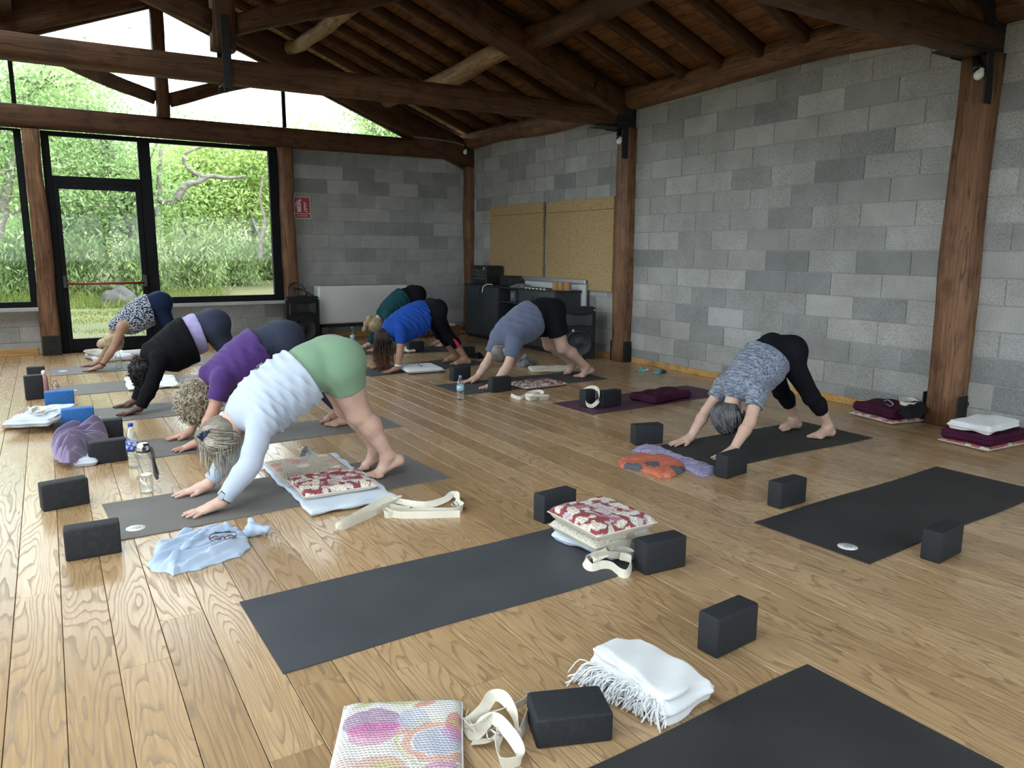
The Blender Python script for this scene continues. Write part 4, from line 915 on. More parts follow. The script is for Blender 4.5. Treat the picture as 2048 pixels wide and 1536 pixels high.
def motif_quilt():
    m = bpy.data.materials.new('stitched_quilt'); m.use_nodes = True; N, L = nodes(m); b = N['Principled BSDF']; b.inputs['Roughness'].default_value = 0.92; b.inputs['Specular IOR Level'].default_value = 0.1
    tc = N.new('ShaderNodeTexCoord'); vec = tc.outputs['Object']
    nz = mk(N, 'ShaderNodeTexNoise', i_Scale=26.0, i_Detail=3.0); L.new(vec, nz.inputs['Vector'])
    se = N.new('ShaderNodeSeparateXYZ'); L.new(vec, se.inputs[0])
    c = mixc(N, L, 0.0, (0.70, 0.68, 0.64), (0, 0, 0))
    fine = mk(N, 'ShaderNodeTexVoronoi', i_Scale=170.0); L.new(vec, fine.inputs['Vector'])
    def disc(c, cx_, cy_, rx, ry, col, inner=0.0, tex=0.5, rz=0.0):
        x = math_n(N, L, 'SUBTRACT', se.outputs[0], cx_); y = math_n(N, L, 'SUBTRACT', se.outputs[1], cy_); C, S = math.cos(rz), math.sin(rz)
        u = math_n(N, L, 'DIVIDE', math_n(N, L, 'ADD', math_n(N, L, 'MULTIPLY', x, C), math_n(N, L, 'MULTIPLY', y, S)), rx)
        v = math_n(N, L, 'DIVIDE', math_n(N, L, 'SUBTRACT', math_n(N, L, 'MULTIPLY', y, C), math_n(N, L, 'MULTIPLY', x, S)), ry)
        r = math_n(N, L, 'SQRT', math_n(N, L, 'ADD', math_n(N, L, 'MULTIPLY', u, u), math_n(N, L, 'MULTIPLY', v, v)))
        r = math_n(N, L, 'ADD', r, math_n(N, L, 'MULTIPLY', math_n(N, L, 'SUBTRACT', nz.outputs['Fac'], 0.5), 0.5))
        k = math_n(N, L, 'LESS_THAN', r, 1.0)
        if inner: k = math_n(N, L, 'MULTIPLY', k, math_n(N, L, 'GREATER_THAN', r, inner))
        t = math_n(N, L, 'GREATER_THAN', fine.outputs['Distance'], 0.55-tex*0.5); k = math_n(N, L, 'MULTIPLY', k, math_n(N, L, 'ADD', math_n(N, L, 'MULTIPLY', t, 0.42), 0.28))
        return mixc(N, L, k, c, col)
    # the quilt's own frame: x to the right along its far edge, y away from the camera, origin at its centre
    for a in ((-0.075, 0.07, 0.085, 0.055, (0.26, 0.12, 0.27)), (-0.055, 0.03, 0.085, 0.035, (0.55, 0.13, 0.33)), (-0.075, -0.005, 0.06, 0.032, (0.60, 0.25, 0.40)),
              (0.035, 0.075, 0.045, 0.05, (0.45, 0.48, 0.60)), (-0.10, 0.165, 0.055, 0.014, (0.50, 0.46, 0.20), 0, .5, .6), (-0.055, 0.18, 0.05, 0.013, (0.50, 0.47, 0.20), 0, .5, -.7), (0.0, 0.165, 0.04, 0.022, (0.52, 0.50, 0.22)), (0.07, 0.17, 0.055, 0.013, (0.50, 0.47, 0.20), 0, .5, .7),
              (0.065, 0.145, 0.035, 0.014, (0.62, 0.20, 0.16), 0, .4, .5), (0.155, 0.05, 0.028, 0.06, (0.60, 0.15, 0.10)), (0.105, -0.03, 0.115, 0.10, (0.56, 0.52, 0.22), 0.9), (0.105, -0.03, 0.095, 0.082, (0.64, 0.28, 0.18), 0.72), (0.105, -0.03, 0.062, 0.056, (0.36, 0.40, 0.52)),
              (0.15, 0.01, 0.035, 0.03, (0.55, 0.28, 0.52)), (-0.04, -0.13, 0.07, 0.05, (0.60, 0.32, 0.22)), (-0.03, -0.14, 0.04, 0.04, (0.50, 0.46, 0.20)), (-0.13, -0.12, 0.04, 0.04, (0.66, 0.45, 0.42)), (0.12, -0.16, 0.06, 0.05, (0.50, 0.20, 0.40))): c = disc(c, *a)
    c = stitch(N, L, vec, c, (0.10, 0.08, 0.16)); L.new(c, b.inputs['Base Color'])
    w = mk(N, 'ShaderNodeTexWave', i_Scale=30.0, bands_direction='Y'); w.inputs['Distortion'].default_value = 0.6; L.new(vec, w.inputs['Vector'])
    bp = mk(N, 'ShaderNodeBump', i_Strength=0.5, i_Distance=0.004); L.new(w.outputs['Fac'], bp.inputs['Height']); L.new(bp.outputs[0], b.inputs['Normal'])
    MATS['stitched_quilt'] = m
motif_quilt()
# ------------------------------------------------------------------ soft goods
def pose(p0, p1, p2, p3, z):
    """four photograph corners (going round) at height z -> centre, length along p0p1, length along p1p2, heading"""
    q = [at(*p, z) for p in (p0, p1, p2, p3)]; c = sum(q, Vector())/4
    ex = (q[1]-q[0]+q[2]-q[3])/2; ey = (q[3]-q[0]+q[2]-q[1])/2
    return (c.x, c.y, z), ex.length, ey.length, math.atan2(ex.y, ex.x)
def cushion(P, h, mat, lab, side=None, name='cushion', z0=0.0, seed=1, group=None, pinch=0.05, parts=True):
    (x, y, _), lx, ly, rz = P; n = 28; r = np.random.RandomState(seed); ph = r.rand(4)*6.28
    u = np.linspace(-1, 1, n+1); U, Vv = np.meshgrid(u, u, indexing='ij')
    e = np.maximum(np.abs(U), np.abs(Vv)); prof = (np.clip(1-np.abs(U)**7, 0, 1)*np.clip(1-np.abs(Vv)**7, 0, 1))**0.42
    X = U*lx/2*(1-pinch*(1-Vv**2)*np.abs(U)**2*0.6); Y = Vv*ly/2*(1-pinch*(1-U**2)*np.abs(Vv)**2*0.6)
    wr = 0.05*np.sin(U*9+ph[0])*np.sin(Vv*7+ph[1])+0.03*np.sin(U*19+Vv*5+ph[2])
    zt = h*0.5+h*0.5*prof*(1+wr); zb = h*0.5-h*0.5*prof*(1-0.15*(1-prof))
    V = np.concatenate([np.stack([X, Y, zt], -1).reshape(-1, 3), np.stack([X, Y, zb], -1).reshape(-1, 3)]); m = (n+1)**2
    F = []; ids = np.arange(m).reshape(n+1, n+1); a, b, c, d = ids[:-1, :-1], ids[1:, :-1], ids[1:, 1:], ids[:-1, 1:]
    T = np.stack([a, b, c, d], -1).reshape(-1, 4); B = np.stack([d, c, b, a], -1).reshape(-1, 4)+m
    o = empty(name, (x, y, z0), rz, label=lab, cat='cushion' if name == 'cushion' else 'quilt', group=group)
    # top cloth and lighter underside are two pieces of sewn cloth
    t = link('top_cover', fast_mesh('top_cover', V[:m], T), MATS[mat], o)
    link('side_cover', fast_mesh('side_cover', V[m:], B-m), MATS[side or mat], o)
    pts = [V[i] for i in list(ids[:, 0])+list(ids[-1, 1:])+list(ids[-2::-1, -1])+list(ids[0, -2::-1])]
    if parts: link('seam', tube_me('seam', [tuple(p) for p in pts], 0.003, 6), MATS[side or mat], o)
    return o
def blanket(P, h, mat, lab, layers=3, name='folded_blanket', z0=0.0, seed=1, cat='blanket', wob=0.004, hx=0.0075, rad=None, group=None, extra=None, lift=None):
    (x, y, _), lx, ly, rz = P
    F = Field((x-lx/2-ly/2-0.05, y-lx/2-ly/2-0.05, z0-0.03), (x+lx/2+ly/2+0.05, y+lx/2+ly/2+0.05, z0+h+0.06), hx)
    r = np.random.RandomState(seed); ph = r.rand(6)*6.28
    def f(X, Y, Z):
        edge = np.maximum(np.abs(X)/(lx/2), np.abs(Y)/(ly/2))
        add = wob*0.9*np.sin(X*23+ph[0]+np.sin(Y*11))*np.sin(Y*19+ph[1])+wob*0.7*np.sin(X*41+Y*31+ph[2])
        if layers > 1: add = add+0.35*h/layers*(np.cos(2*PI*layers*(Z/h+0.5))*-1)*np.clip((edge-0.86)/0.1, 0, 1)*0.55
        if lift: Z = Z-lift*h*np.sin(X/lx*2.2+ph[3])*np.sin(Y/ly*2.0+ph[4])
        return X+0.006*np.sin(Y*13+ph[4]), Y+0.006*np.sin(X*11+ph[5]), Z, add
    F.rbox((x, y, z0+h/2), (lx/2-0.004, ly/2-0.004, h/2-wob*0.6), rz, rad or min(h*0.45, 0.03), f=f)
    if extra: extra(F)
    F.clip((0, 0, z0+0.0008), (0, 0, -1))
    return link(name, F.mesh(name, (x, y, z0)), MATS[mat], None, (x, y, z0), label=lab, cat=cat, group=group)
def garment(name, outline, h, mat, lab, cat, z0=0.0, seed=1, fold_dir=0.4, freq=70, hx=0.0055, amp=0.5, edge=0.022, bumps=(), warp=2.2, ridges=()):
    P = np.array([tuple(p[:2]) for p in outline]); C = P.mean(0); Pn = np.roll(P, -1, 0)
    F = Field((*(P.min(0)-0.03), z0-0.02), (*(P.max(0)+0.03), z0+h*1.7+0.03), hx)
    X, Y = F.ax[0][:, None], F.ax[1][None, :]; d = np.full((len(F.ax[0]), len(F.ax[1])), 1e9); ins = np.zeros(d.shape, bool)
    for a, b in zip(P, Pn):
        e = b-a; t = np.clip(((X-a[0])*e[0]+(Y-a[1])*e[1])/(e@e+1e-12), 0, 1)
        d = np.minimum(d, np.hypot(X-a[0]-t*e[0], Y-a[1]-t*e[1]))
        c = ((a[1] > Y) != (b[1] > Y)) & (X < (b[0]-a[0])*(Y-a[1])/(b[1]-a[1]+1e-12)+a[0]); ins ^= c
    sd = np.where(ins, -d, d); r = np.random.RandomState(seed)
    c, s = math.cos(fold_dir), math.sin(fold_dir); u = X*c+Y*s; v = -X*s+Y*c
    q = np.sin(v*freq+warp*np.sin(u*11+r.rand()*6)+r.rand()*6)+0.6*np.sin(v*freq*1.9+0.8*warp*np.sin(u*17+r.rand()*6)+r.rand()*6)
    big = wav(X, Y, np.zeros_like(X), 16, seed, 5)
    H_ = h*(1-np.exp(-np.maximum(-sd, 0)/edge))*(1+amp*0.28*q+0.45*big)+0.004
    for a, b, rw, rh in ridges:
        a, b = np.array(a[:2]), np.array(b[:2]); e = b-a; t = np.clip(((X-a[0])*e[0]+(Y-a[1])*e[1])/(e@e), 0, 1); dd_ = np.hypot(X-a[0]-t*e[0], Y-a[1]-t*e[1])
        H_ = H_+rh*(1/(1+np.exp(np.clip((dd_-rw)/0.0022, -30, 30))))
    for bx_, by_, br, bh in bumps: H_ = H_+bh*np.exp(-((X-bx_)**2+(Y-by_)**2)/br**2)
    Z = F.ax[2][None, None, :]
    F.D = np.maximum((Z-z0-H_[:, :, None])*0.7, (sd+0.004*np.sin(u*60)*np.sin(v*47))[:, :, None]).astype(np.float32); F.clip((0, 0, z0+0.0008), (0, 0, -1))
    o3 = (float(C[0]), float(C[1]), z0)
    return link(name, F.mesh(name, o3), MATS[mat], None, o3, label=lab, cat=cat)
def strap(pts, lab, width=0.038, mat='cream_webbing', buckle=None, group=None, name='yoga_strap'):
    """pts: list of (world point or pixel pair, height, angle)"""
    W = []
    for p, z, a in pts:
        q = at(p[0], p[1], z); W.append((q.x, q.y, z, a))
    o = Vector(W[0][:3]); o.z = 0
    root = link(name, ribbon_me(name, [(w[0]-o.x, w[1]-o.y, w[2], w[3]) for w in W], width), MATS[mat], None, o, label=lab, cat='strap', group=group)
    if buckle:
        b = at(*buckle[0], buckle[1])-o; n = 20
        ring = [(0.022*math.cos(2*PI*i/n), 0.016*math.sin(2*PI*i/n), 0) for i in range(n+1)]
        for k in (0, 1):
            e = link('buckle_ring', tube_me('buckle_ring', ring, 0.0025, 6), MATS['chrome'], root, (b.x+0.008*k, b.y+0.004*k, b.z)); e.rotation_euler = (0.7, 0.5*k, 0.4+k)
    return root
# --- items on the left row
L1 = pose((172, 723), (262, 716), (255, 704), (185, 709), 0.03)
blanket(L1, 0.07, 'white_cotton', 'folded white blanket behind the hands of the leopard print person', 3, seed=3)
cushion(pose((176, 716), (212, 712), (215, 703), (188, 705), 0.075), 0.06, 'pale_flower_print', 'small white patterned cushion on the folded blanket behind the leopard print person', 'white_cotton', z0=0.07, seed=4, name='cushion')
q = at(262, 716)
link('rolled_towel', (lambda F: (F.cone((q.x-0.07, q.y+0.02, 0.05), (q.x+0.16, q.y+0.05, 0.05), 0.05, 0.047, f=lambda X, Y, Z: 0.004*np.sin(60*Z+30*Y)), F.mesh('rolled_towel', (q.x, q.y, 0)))[1])(Field((q.x-0.25, q.y-0.12, -0.02), (q.x+0.25, q.y+0.18, 0.14), 0.006)), MATS['white_cotton'], None, (q.x, q.y, 0), label='white rolled towel right of the folded blanket by the glass door', cat='towel')
tw = pose((258, 782), (370, 771), (338, 753), (245, 757), 0.012)
blanket(tw, 0.030, 'white_cotton', 'flat white towel lying across the second mat from the left door', 2, name='towel', cat='towel', z0=0.005, seed=5, wob=0.003)
cushion(pose((8, 862), (100, 856), (112, 826), (34, 830), 0.0), 0.055, 'pink_flower_print', 'pink flowered cushion peeking out under the folded pale blanket at the left edge', 'cream_cotton', seed=6)
fb = pose((24, 845), (128, 840), (132, 812), (48, 814), 0.10)
blanket(fb, 0.06, 'pale_blue_cotton', 'folded pale blanket with a cream strap on top, at the left edge', 2, z0=0.055, seed=7, hx=0.006)
strap([((44, 824), .145, 80), ((56, 816), .15, 70), ((62, 822), .15, 90), ((76, 816), .155, 80), ((90, 822), .145, 60), ((70, 826), .14, 20), ((98, 817), .14, 0), ((110, 811), .14, 0)], 'cream strap coiled on the folded pale blanket at the left edge', 0.03)
hb = pose((130, 930), (177, 924), (206, 884), (150, 890), 0.03)
blanket(hb, 0.05, 'pale_blue_cotton', 'pale blue folded blanket under the lavender hoodie', 2, seed=8)
ho = [at(*p, 0.05) for p in ((100, 893), (108, 918), (122, 925), (140, 926), (165, 916), (180, 900), (205, 890), (218, 880), (216, 868), (196, 860), (176, 862), (168, 876), (150, 868), (136, 876), (118, 884))]
garment('hoodie', ho, 0.105, 'lavender_fleece', 'lavender hoodie bundled on a pale blanket between two worn foam blocks', 'hoodie', z0=0.045, seed=4, fold_dir=0.55, freq=80, amp=1.3, edge=0.03)
# bottles
def bottle(px, lab, prof, parts, mat='clear_plastic', name='water_bottle', z0=0.0):
    p = at(*px, z0); o = empty(name, (p.x, p.y, z0), label=lab, cat='bottle')
    link('bottle_body', lathe_me('bottle_body', prof, 24), MATS[mat], o)
    for nm, pr, mt in parts: link(nm, lathe_me(nm, pr, 24), MATS[mt], o)
    return o
M('blue_cap', (0.01, 0.035, 0.36), 0.35); M('sky_cap', (0.10, 0.38, 0.62), 0.35); M('blue_label', (0.012, 0.05, 0.40), 0.45, (0.55, 0.58, 0.66), n=(45, 3), contrast=(0.52, 0.6)); M('sky_label', (0.25, 0.52, 0.72), 0.45, (0.7, 0.75, 0.78), n=(60, 3), contrast=(0.5, 0.6)); M('pink_plastic', (0.52, 0.26, 0.27), 0.4); M('grey_rubber', (0.045, 0.047, 0.045), 0.6)
PET = lambda k, h: [(0.02*k, 0.0), (0.031*k, 0.004), (0.034*k, 0.02), (0.031*k, h*0.25), (0.034*k, h*0.3), (0.034*k, h*0.62), (0.030*k, h*0.72), (0.016*k, h*0.87), (0.0125*k, h*0.93), (0.0125*k, h*0.96)]
def pet(px, lab, h, cap, label_, k=1.0, fill=0.6, z0=0.0):
    return bottle(px, lab, PET(k, h), [('bottle_cap', [(0.0145*k, h*0.93), (0.0145*k, h), (0.012*k, h*1.005)], cap), ('bottle_label', [(0.0346*k, h*0.38), (0.0346*k, h*0.60)], label_), ('water', [(r*0.94, z*0.98+0.002) for r, z in PET(k, h) if z < h*fill], 'water')], z0=z0)
pet((268, 934), 'plastic water bottle with a dark blue cap and label behind the sports bottle', 0.285, 'blue_cap', 'blue_label', 1.05, 0.5)
pet((921, 799), 'plastic water bottle with a pale blue cap in front of the man\'s mat', 0.225, 'sky_cap', 'sky_label', 1.0, 0.35)
pet((706, 694), 'plastic water bottle with a blue label by the fan coil heater', 0.285, 'sky_cap', 'sky_label', 1.0, 0.5)
pet((238, 736), 'clear empty bottle under the face of the leopard print person', 0.21, 'white_plastic', 'clear_plastic', 1.0, 0.0001 if False else 0.3, z0=0.005)
pet((113, 793), 'clear bottle with a pale red cap behind the farther blue block', 0.16, 'pink_plastic', 'clear_plastic', 1.0, 0.5)
bottle((91, 785), 'pink drinking bottle squeezed between the two tall black blocks', [(0.028, 0), (0.032, 0.01), (0.032, 0.13), (0.026, 0.16), (0.014, 0.17)], [('bottle_cap', [(0.02, 0.168), (0.02, 0.20), (0.012, 0.215)], 'white_plastic')], 'pink_plastic')
sp_ = bottle((293.5, 984), 'clear sports bottle with a grey carry strap and flip lid, half full', [(0.033, 0), (0.037, 0.005), (0.037, 0.228), (0.031, 0.245)],
             [('water', [(0.032, 0.006), (0.0345, 0.01), (0.0345, 0.105)], 'water'), ('bottle_cap', [(0.033, 0.240), (0.036, 0.246), (0.036, 0.268), (0.030, 0.283), (0.018, 0.287)], 'chrome'), ('cap_band', [(0.0372, 0.238), (0.0372, 0.248)], 'black_plastic')])
bm = bmesh.new(); bx(bm, (0.0, -0.038, 0.262), (0.016, 0.012, 0.02), bev=0.003); link('lid_latch', bm_mesh(bm, 'lid_latch'), MATS['black_plastic'], sp_)
link('carry_strap', ribbon_me('carry_strap', [(0.036, -0.014, 0.262, 90), (0.046, -0.018, 0.22, 90), (0.05, -0.022, 0.16, 90), (0.062, -0.03, 0.10, 90), (0.055, -0.04, 0.085, 90), (0.045, -0.034, 0.12, 90), (0.041, -0.025, 0.2, 90)], 0.018, 0.003), MATS['grey_rubber'], sp_)
# --- quilt pile beside the person in green shorts
wb = pose((524, 938), (632, 1034), (790, 997), (662, 904), 0.012)
blanket(wb, 0.027, 'pale_blue_cotton', 'flat pale blue blanket with frayed edge under the red patterned quilt', 2, name='blanket', z0=0.006, seed=11, wob=0.003, rad=0.009, hx=0.0055)
cushion(pose((532, 926), (580, 975), (716, 946), (655, 906), 0.045), 0.035, 'faded_flower_print', 'faded beige and red quilt, the flat half lying behind the thick red cushion', 'cream_cotton', 'quilt', z0=0.028, seed=12)
cushion(pose((583, 962), (606, 1000), (757, 966), (706, 937), 0.06), 0.06, 'red_flower_print', 'thick cushion with red flower print and cream sides on the pale blue blanket', 'cream_cotton', z0=0.03, seed=13)
strap([((603, 918), .03, 60), ((607, 905), .05, 75), ((614, 899), .055, 80), ((622, 908), .03, 40), ((640, 915), .03, 0)], 'grey strap with a wire buckle at the back corner of the red patterned quilt', 0.045, 'grey_webbing', ((604, 898), 0.075))
strap([((820, 1020), .012, 80), ((772, 1012), .02, 85), ((778, 1004), .03, 75), ((800, 1000), .03, 80), ((700, 1048), .02, 80), ((676, 1054), .02, 70), ((690, 1044), .035, 80), ((740, 1016), .045, 60), ((776, 998), .05, 40), ((800, 1003), .03, 30), ((850, 1010), .02, 60), ((890, 999), .025, 30), ((905, 987), .03, 20), ((915, 992), .03, 60), ((914, 1004), .025, 30), ((926, 1014), .02, 80), ((905, 1022), .02, 85), ((830, 1022), .02, 85), ((775, 1030), .02, 85), ((772, 1022), .025, 85), ((800, 1030), .02, 85), ((920, 1028), .018, 85)], 'long cream strap with metal ring buckle spread on the floor beside the red patterned quilt', 0.038, buckle=((910, 1008), 0.03))
# --- cardigan, glasses, sock
ca = [at(*p, 0.015) for p in ((292, 1128), (303, 1138), (332, 1140), (345, 1148), (362, 1140), (400, 1134), (432, 1122), (480, 1108), (502, 1090), (494, 1076), (468, 1060), (430, 1058), (390, 1066), (362, 1072), (340, 1088), (306, 1100), (308, 1114))]
garment('cardigan', ca, 0.042, 'sky_knit', 'light blue knitted cardigan crumpled on the floor with eyeglasses on it', 'cardigan', seed=9, fold_dir=0.42, freq=95, amp=1.25, edge=0.02, warp=0.9, ridges=[(at(411, 1084), at(345, 1142), 0.014, 0.016), (at(404, 1083), at(300, 1130), 0.012, 0.012), (at(492, 1088), at(425, 1120), 0.026, 0.018), (at(380, 1078), at(318, 1104), 0.022, 0.014), (at(440, 1066), at(480, 1076), 0.02, 0.012)])
q = at(508, 1074, 0.0); qa, qb, qc = at(503, 1046, 0.05), at(534, 1060, 0.03), at(492, 1068, 0.02)
F = Field((q.x-0.14, q.y-0.12, -0.02), (q.x+0.14, q.y+0.16, 0.13), 0.0035); kf = lambda X, Y, Z: 0.0035*np.sin(130*X+40*Y+60*Z)*np.sin(90*Y-70*Z)
F.cone((q.x-0.005, q.y+0.03, 0.028), (qa.x, qa.y, 0.062), 0.026, 0.017, 0.012, f=kf); F.cone((q.x+0.005, q.y+0.02, 0.026), (qb.x, qb.y, 0.034), 0.026, 0.017, 0.012, f=kf); F.cone((q.x-0.005, q.y+0.02, 0.024), (qc.x, qc.y, 0.022), 0.025, 0.018, 0.012, f=kf); F.ell((q.x, q.y+0.022, 0.03), (0.036, 0.030, 0.030), k=0.015, f=kf)
F.clip((0, 0, 0.0008), (0, 0, -1)); link('sock', F.mesh('sock', (q.x, q.y, 0)), MATS['sky_knit'], None, (q.x, q.y, 0), label='light blue knotted sock lying behind the cardigan', cat='sock')
g0, g1 = at(417, 1076, 0.075), at(464, 1068, 0.085); ex = (g1-g0).normalized()
gl = empty('eyeglasses', g0, math.atan2(ex.y, ex.x), label='dark red framed eyeglasses lying on the light blue cardigan', cat='glasses')
M('glasses_frame', (0.10, 0.012, 0.02), 0.3)
for k in (0, 1):
    ring = [(0.030+0.062*k+0.026*math.cos(t*2*PI/24), -0.01+0.019*math.sin(t*2*PI/24), 0.004*math.cos(t)) for t in range(25)]
    link('rim', tube_me('rim', ring, 0.0022, 6), MATS['glasses_frame'], gl)
    link('lens', lathe_me('lens', [(0.0005, 0), (0.024, 0), (0.024, 0.001), (0.0005, 0.001)], 20, False), MATS['clear_plastic'], gl, (0.030+0.062*k, -0.01, 0.0))
    link('temple', tube_me('temple', [(0.003+0.118*k, -0.005, 0.004), (0.01+0.105*k, 0.02, 0.010), (0.09 if k == 0 else 0.02, 0.035, 0.012)], 0.0022, 6), MATS['black_plastic'], gl)
link('bridge', tube_me('bridge', [(0.054, -0.006, 0.002), (0.061, -0.002, 0.004), (0.068, -0.006, 0.002)], 0.0022, 6), MATS['glasses_frame'], gl)
# --- cushion stack on the foreground mat
st = pose((1103, 1072), (1232, 1126), (1300, 1080), (1180, 1042), 0.02)
blanket(st, 0.05, 'pale_blue_cotton', 'pale blue folded blanket at the bottom of the patterned cushion stack', 2, z0=0.005, seed=15)
cushion(pose((1100, 1052), (1196, 1104), (1298, 1066), (1205, 1026), 0.085), 0.075, 'pale_flower_print', 'cream patterned cushion in the middle of the stack on the foreground mat', 'cream_cotton', z0=0.055, seed=16)
cushion(pose((1097, 1028), (1198, 1076), (1312, 1048), (1206, 998), 0.165), 0.08, 'red_flower_print', 'red and pink flower print cushion on top of the stack on the foreground mat', 'cream_cotton', z0=0.130, seed=17)
strap([((1262, 1086), .08, 80), ((1226, 1088), .09, 75), ((1222, 1100), .06, 80), ((1254, 1102), .05, 85), ((1264, 1112), .04, 85), ((1200, 1108), .07, 60), ((1188, 1116), .05, 70), ((1216, 1102), .075, 60), ((1172, 1118), .03, 60), ((1182, 1136), .015, 40), ((1202, 1130), .02, 60), ((1222, 1132), .02, 80), ((1240, 1145), .02, 80), ((1256, 1146), .02, 80), ((1262, 1120), .05, 85), ((1240, 1112), .06, 80)], 'cream strap tangled between the cushion stack and a black block', 0.038)
# --- foreground quilt, strap, fringed blanket
fq = pose((650, 1572), (936, 1572), (917, 1384), (684, 1402), 0.06)
cushion(fq, 0.065, 'stitched_quilt', 'white quilted cushion with purple and orange stitched flowers at the bottom edge', 'white_cotton', z0=0.0, seed=18, pinch=0.02)
strap([((936, 1428), .03, 85), ((932, 1448), .03, 80), ((965, 1420), .05, 60), ((985, 1392), .06, 35), ((1008, 1396), .06, 50), ((1030, 1430), .05, 75), ((1036, 1470), .03, 80), ((1052, 1440), .03, 85), ((1060, 1395), .03, 85), ((1040, 1408), .03, 70), ((995, 1420), .04, 30), ((970, 1432), .06, 30), ((945, 1455), .05, 60), ((932, 1446), .03, 60), ((950, 1468), .02, 50), ((985, 1436), .06, 30), ((1022, 1470), .05, 40), ((1042, 1506), .03, 60), ((1036, 1522), .02, 80), ((1002, 1524), .02, 80), ((994, 1488), .03, 70), ((1000, 1462), .04, 60), ((980, 1480), .02, 20), ((945, 1483), .008, 5)], 'tangled cream strap between the stitched quilt and the flat black block', 0.036, buckle=((986, 1468), 0.04))
wbk = pose((1182, 1318), (1335, 1440), (1428, 1370), (1274, 1272), 0.05)
fo = blanket(wbk, 0.095, 'white_cotton', 'folded white blanket with long knotted fringe in the foreground', 2, seed=20, hx=0.005, wob=0.006, lift=0.25)
r = np.random.RandomState(5); bmx = bmesh.new(); A, B = at(1188, 1320, 0.08), at(1330, 1425, 0.05); ox, oy = fo.location.x, fo.location.y
E_, G_ = at(1135, 1362, 0.0), at(1325, 1462, 0.0)
for i in range(210):
    t = r.rand(); p0 = A.lerp(B, t); e = E_.lerp(G_, min(1, max(0, t+0.05*r.randn()))); ln = 0.55+0.5*r.rand()
    if r.rand() < 0.12: ln *= 1.15
    p2 = p0.lerp(e, ln)+Vector((0.012*r.randn(), 0.012*r.randn(), 0)); p2.z = 0.004+0.012*r.rand(); p0.z = 0.02+0.06*r.rand()
    p1 = p0.lerp(p2, 0.45)+Vector((0.012*r.randn(), 0.012*r.randn(), 0.012+0.012*r.rand()))
    pts = catmull([(q.x-ox, q.y-oy, q.z) for q in (p0, p1, p2)], 3)
    me = tube_me('t', [tuple(q) for q in pts], [0.0022]*(len(pts)-1)+[0.0032], 5); bmx.from_mesh(me); bpy.data.meshes.remove(me)
link('fringe', bm_mesh(bmx, 'fringe', True), MATS['white_cotton'], fo, kind='stuff')
# --- right side items
lt = [at(*p, 0.01) for p in ((1263, 900), (1290, 889), (1318, 893), (1370, 915), (1432, 936), (1428, 946), (1405, 953), (1385, 944), (1345, 925), (1300, 908))]
garment('lavender_towel', lt, 0.022, 'lavender_towel', 'lavender striped towel beside the coral shirt at the head of the black mat', 'towel', seed=21, fold_dir=-0.3, freq=60, amp=0.5, edge=0.012, z0=0.0)
cs = [at(*p, 0.015) for p in ((1238, 920), (1262, 912), (1283, 906), (1310, 912), (1340, 914), (1372, 930), (1368, 940), (1342, 952), (1318, 953), (1285, 940), (1258, 934), (1240, 932))]
garment('folded_shirt', cs, 0.034, 'coral_print', 'coral red shirt with dark print folded on the floor in front of the lavender towel', 'shirt', seed=22, fold_dir=0.2, freq=40, amp=0.3, edge=0.012)
pb_ = pose((1266, 798), (1320, 806), (1374, 790), (1318, 778), 0.03)
blanket(pb_, 0.075, 'plum_velvet', 'dark plum folded blanket on the plum mat', 3, z0=0.005, seed=23)
bt = at(1288, 801, 0.03); link('care_label', box_me('care_label', (0, 0, 0), (0.035, 0.002, 0.012)), MATS['white_cotton'], bpy.data.objects['folded_blanket.002' if False else pb_ and COL.objects[-1].name], None)
COL.objects[-1].location = (-0.10, -0.150, 0.035)
strap([((1196, 806), .03, 85), ((1168, 808), .03, 85), ((1160, 800), .04, 80), ((1162, 786), .08, 80), ((1172, 778), .14, 70), ((1186, 774), .165, 40), ((1197, 782), .15, 70), ((1197, 800), .09, 80), ((1184, 812), .03, 85), ((1172, 806), .05, 80), ((1176, 790), .10, 85), ((1190, 782), .14, 60)], 'cream strap looped over a black block on the plum mat', 0.034)
mc = pose((1024, 770), (1062, 776), (1124, 766), (1078, 752), 0.03)
cushion(mc, 0.04, 'red_flower_print', 'red and white flower print cushion on the man\'s mat', 'cream_cotton', z0=0.005, seed=24)
strap([((1022, 790), .02, 85), ((1040, 796), .02, 85), ((1058, 786), .04, 60), ((1078, 782), .05, 40), ((1086, 790), .03, 80), ((1060, 798), .02, 85), ((1050, 792), .03, 80), ((1066, 790), .05, 40), ((1098, 794), .02, 85), ((1080, 798), .02, 85)], 'cream strap coiled on the floor in front of the man\'s patterned cushion', 0.034)
blanket(pose((1060, 738), (1070, 742), (1168, 738), (1155, 727), 0.03), 0.045, 'cream_cotton', 'folded cream quilt on the floor behind the man\'s mat', 3, name='folded_quilt', cat='quilt', seed=25)
garment('grey_scarf', [at(*p, 0.01) for p in ((1030, 730), (1044, 716), (1058, 715), (1072, 724), (1066, 731), (1046, 733))], 0.07, 'grey_cloth', 'grey crumpled scarf behind the man\'s arms', 'scarf', seed=26, freq=60, edge=0.03, hx=0.006)
garment('dark_top', [at(*p, 0.01) for p in ((944, 712), (952, 707), (964, 708), (968, 714), (958, 717), (946, 716))], 0.05, 'dark_cloth', 'small dark garment lying beside the block behind the blue shirted person', 'garment', seed=27, freq=60, edge=0.03, hx=0.007)
cushion(pose((804, 736), (822, 744), (882, 738), (852, 724), 0.04), 0.06, 'white_cotton', 'thin white cushion with a dark emblem on the blue shirted person\'s mat', 'white_cotton', z0=0.005, seed=28)
ct = bpy.data.objects['cushion'] if False else COL.objects[-1].parent
bm = bmesh.new()
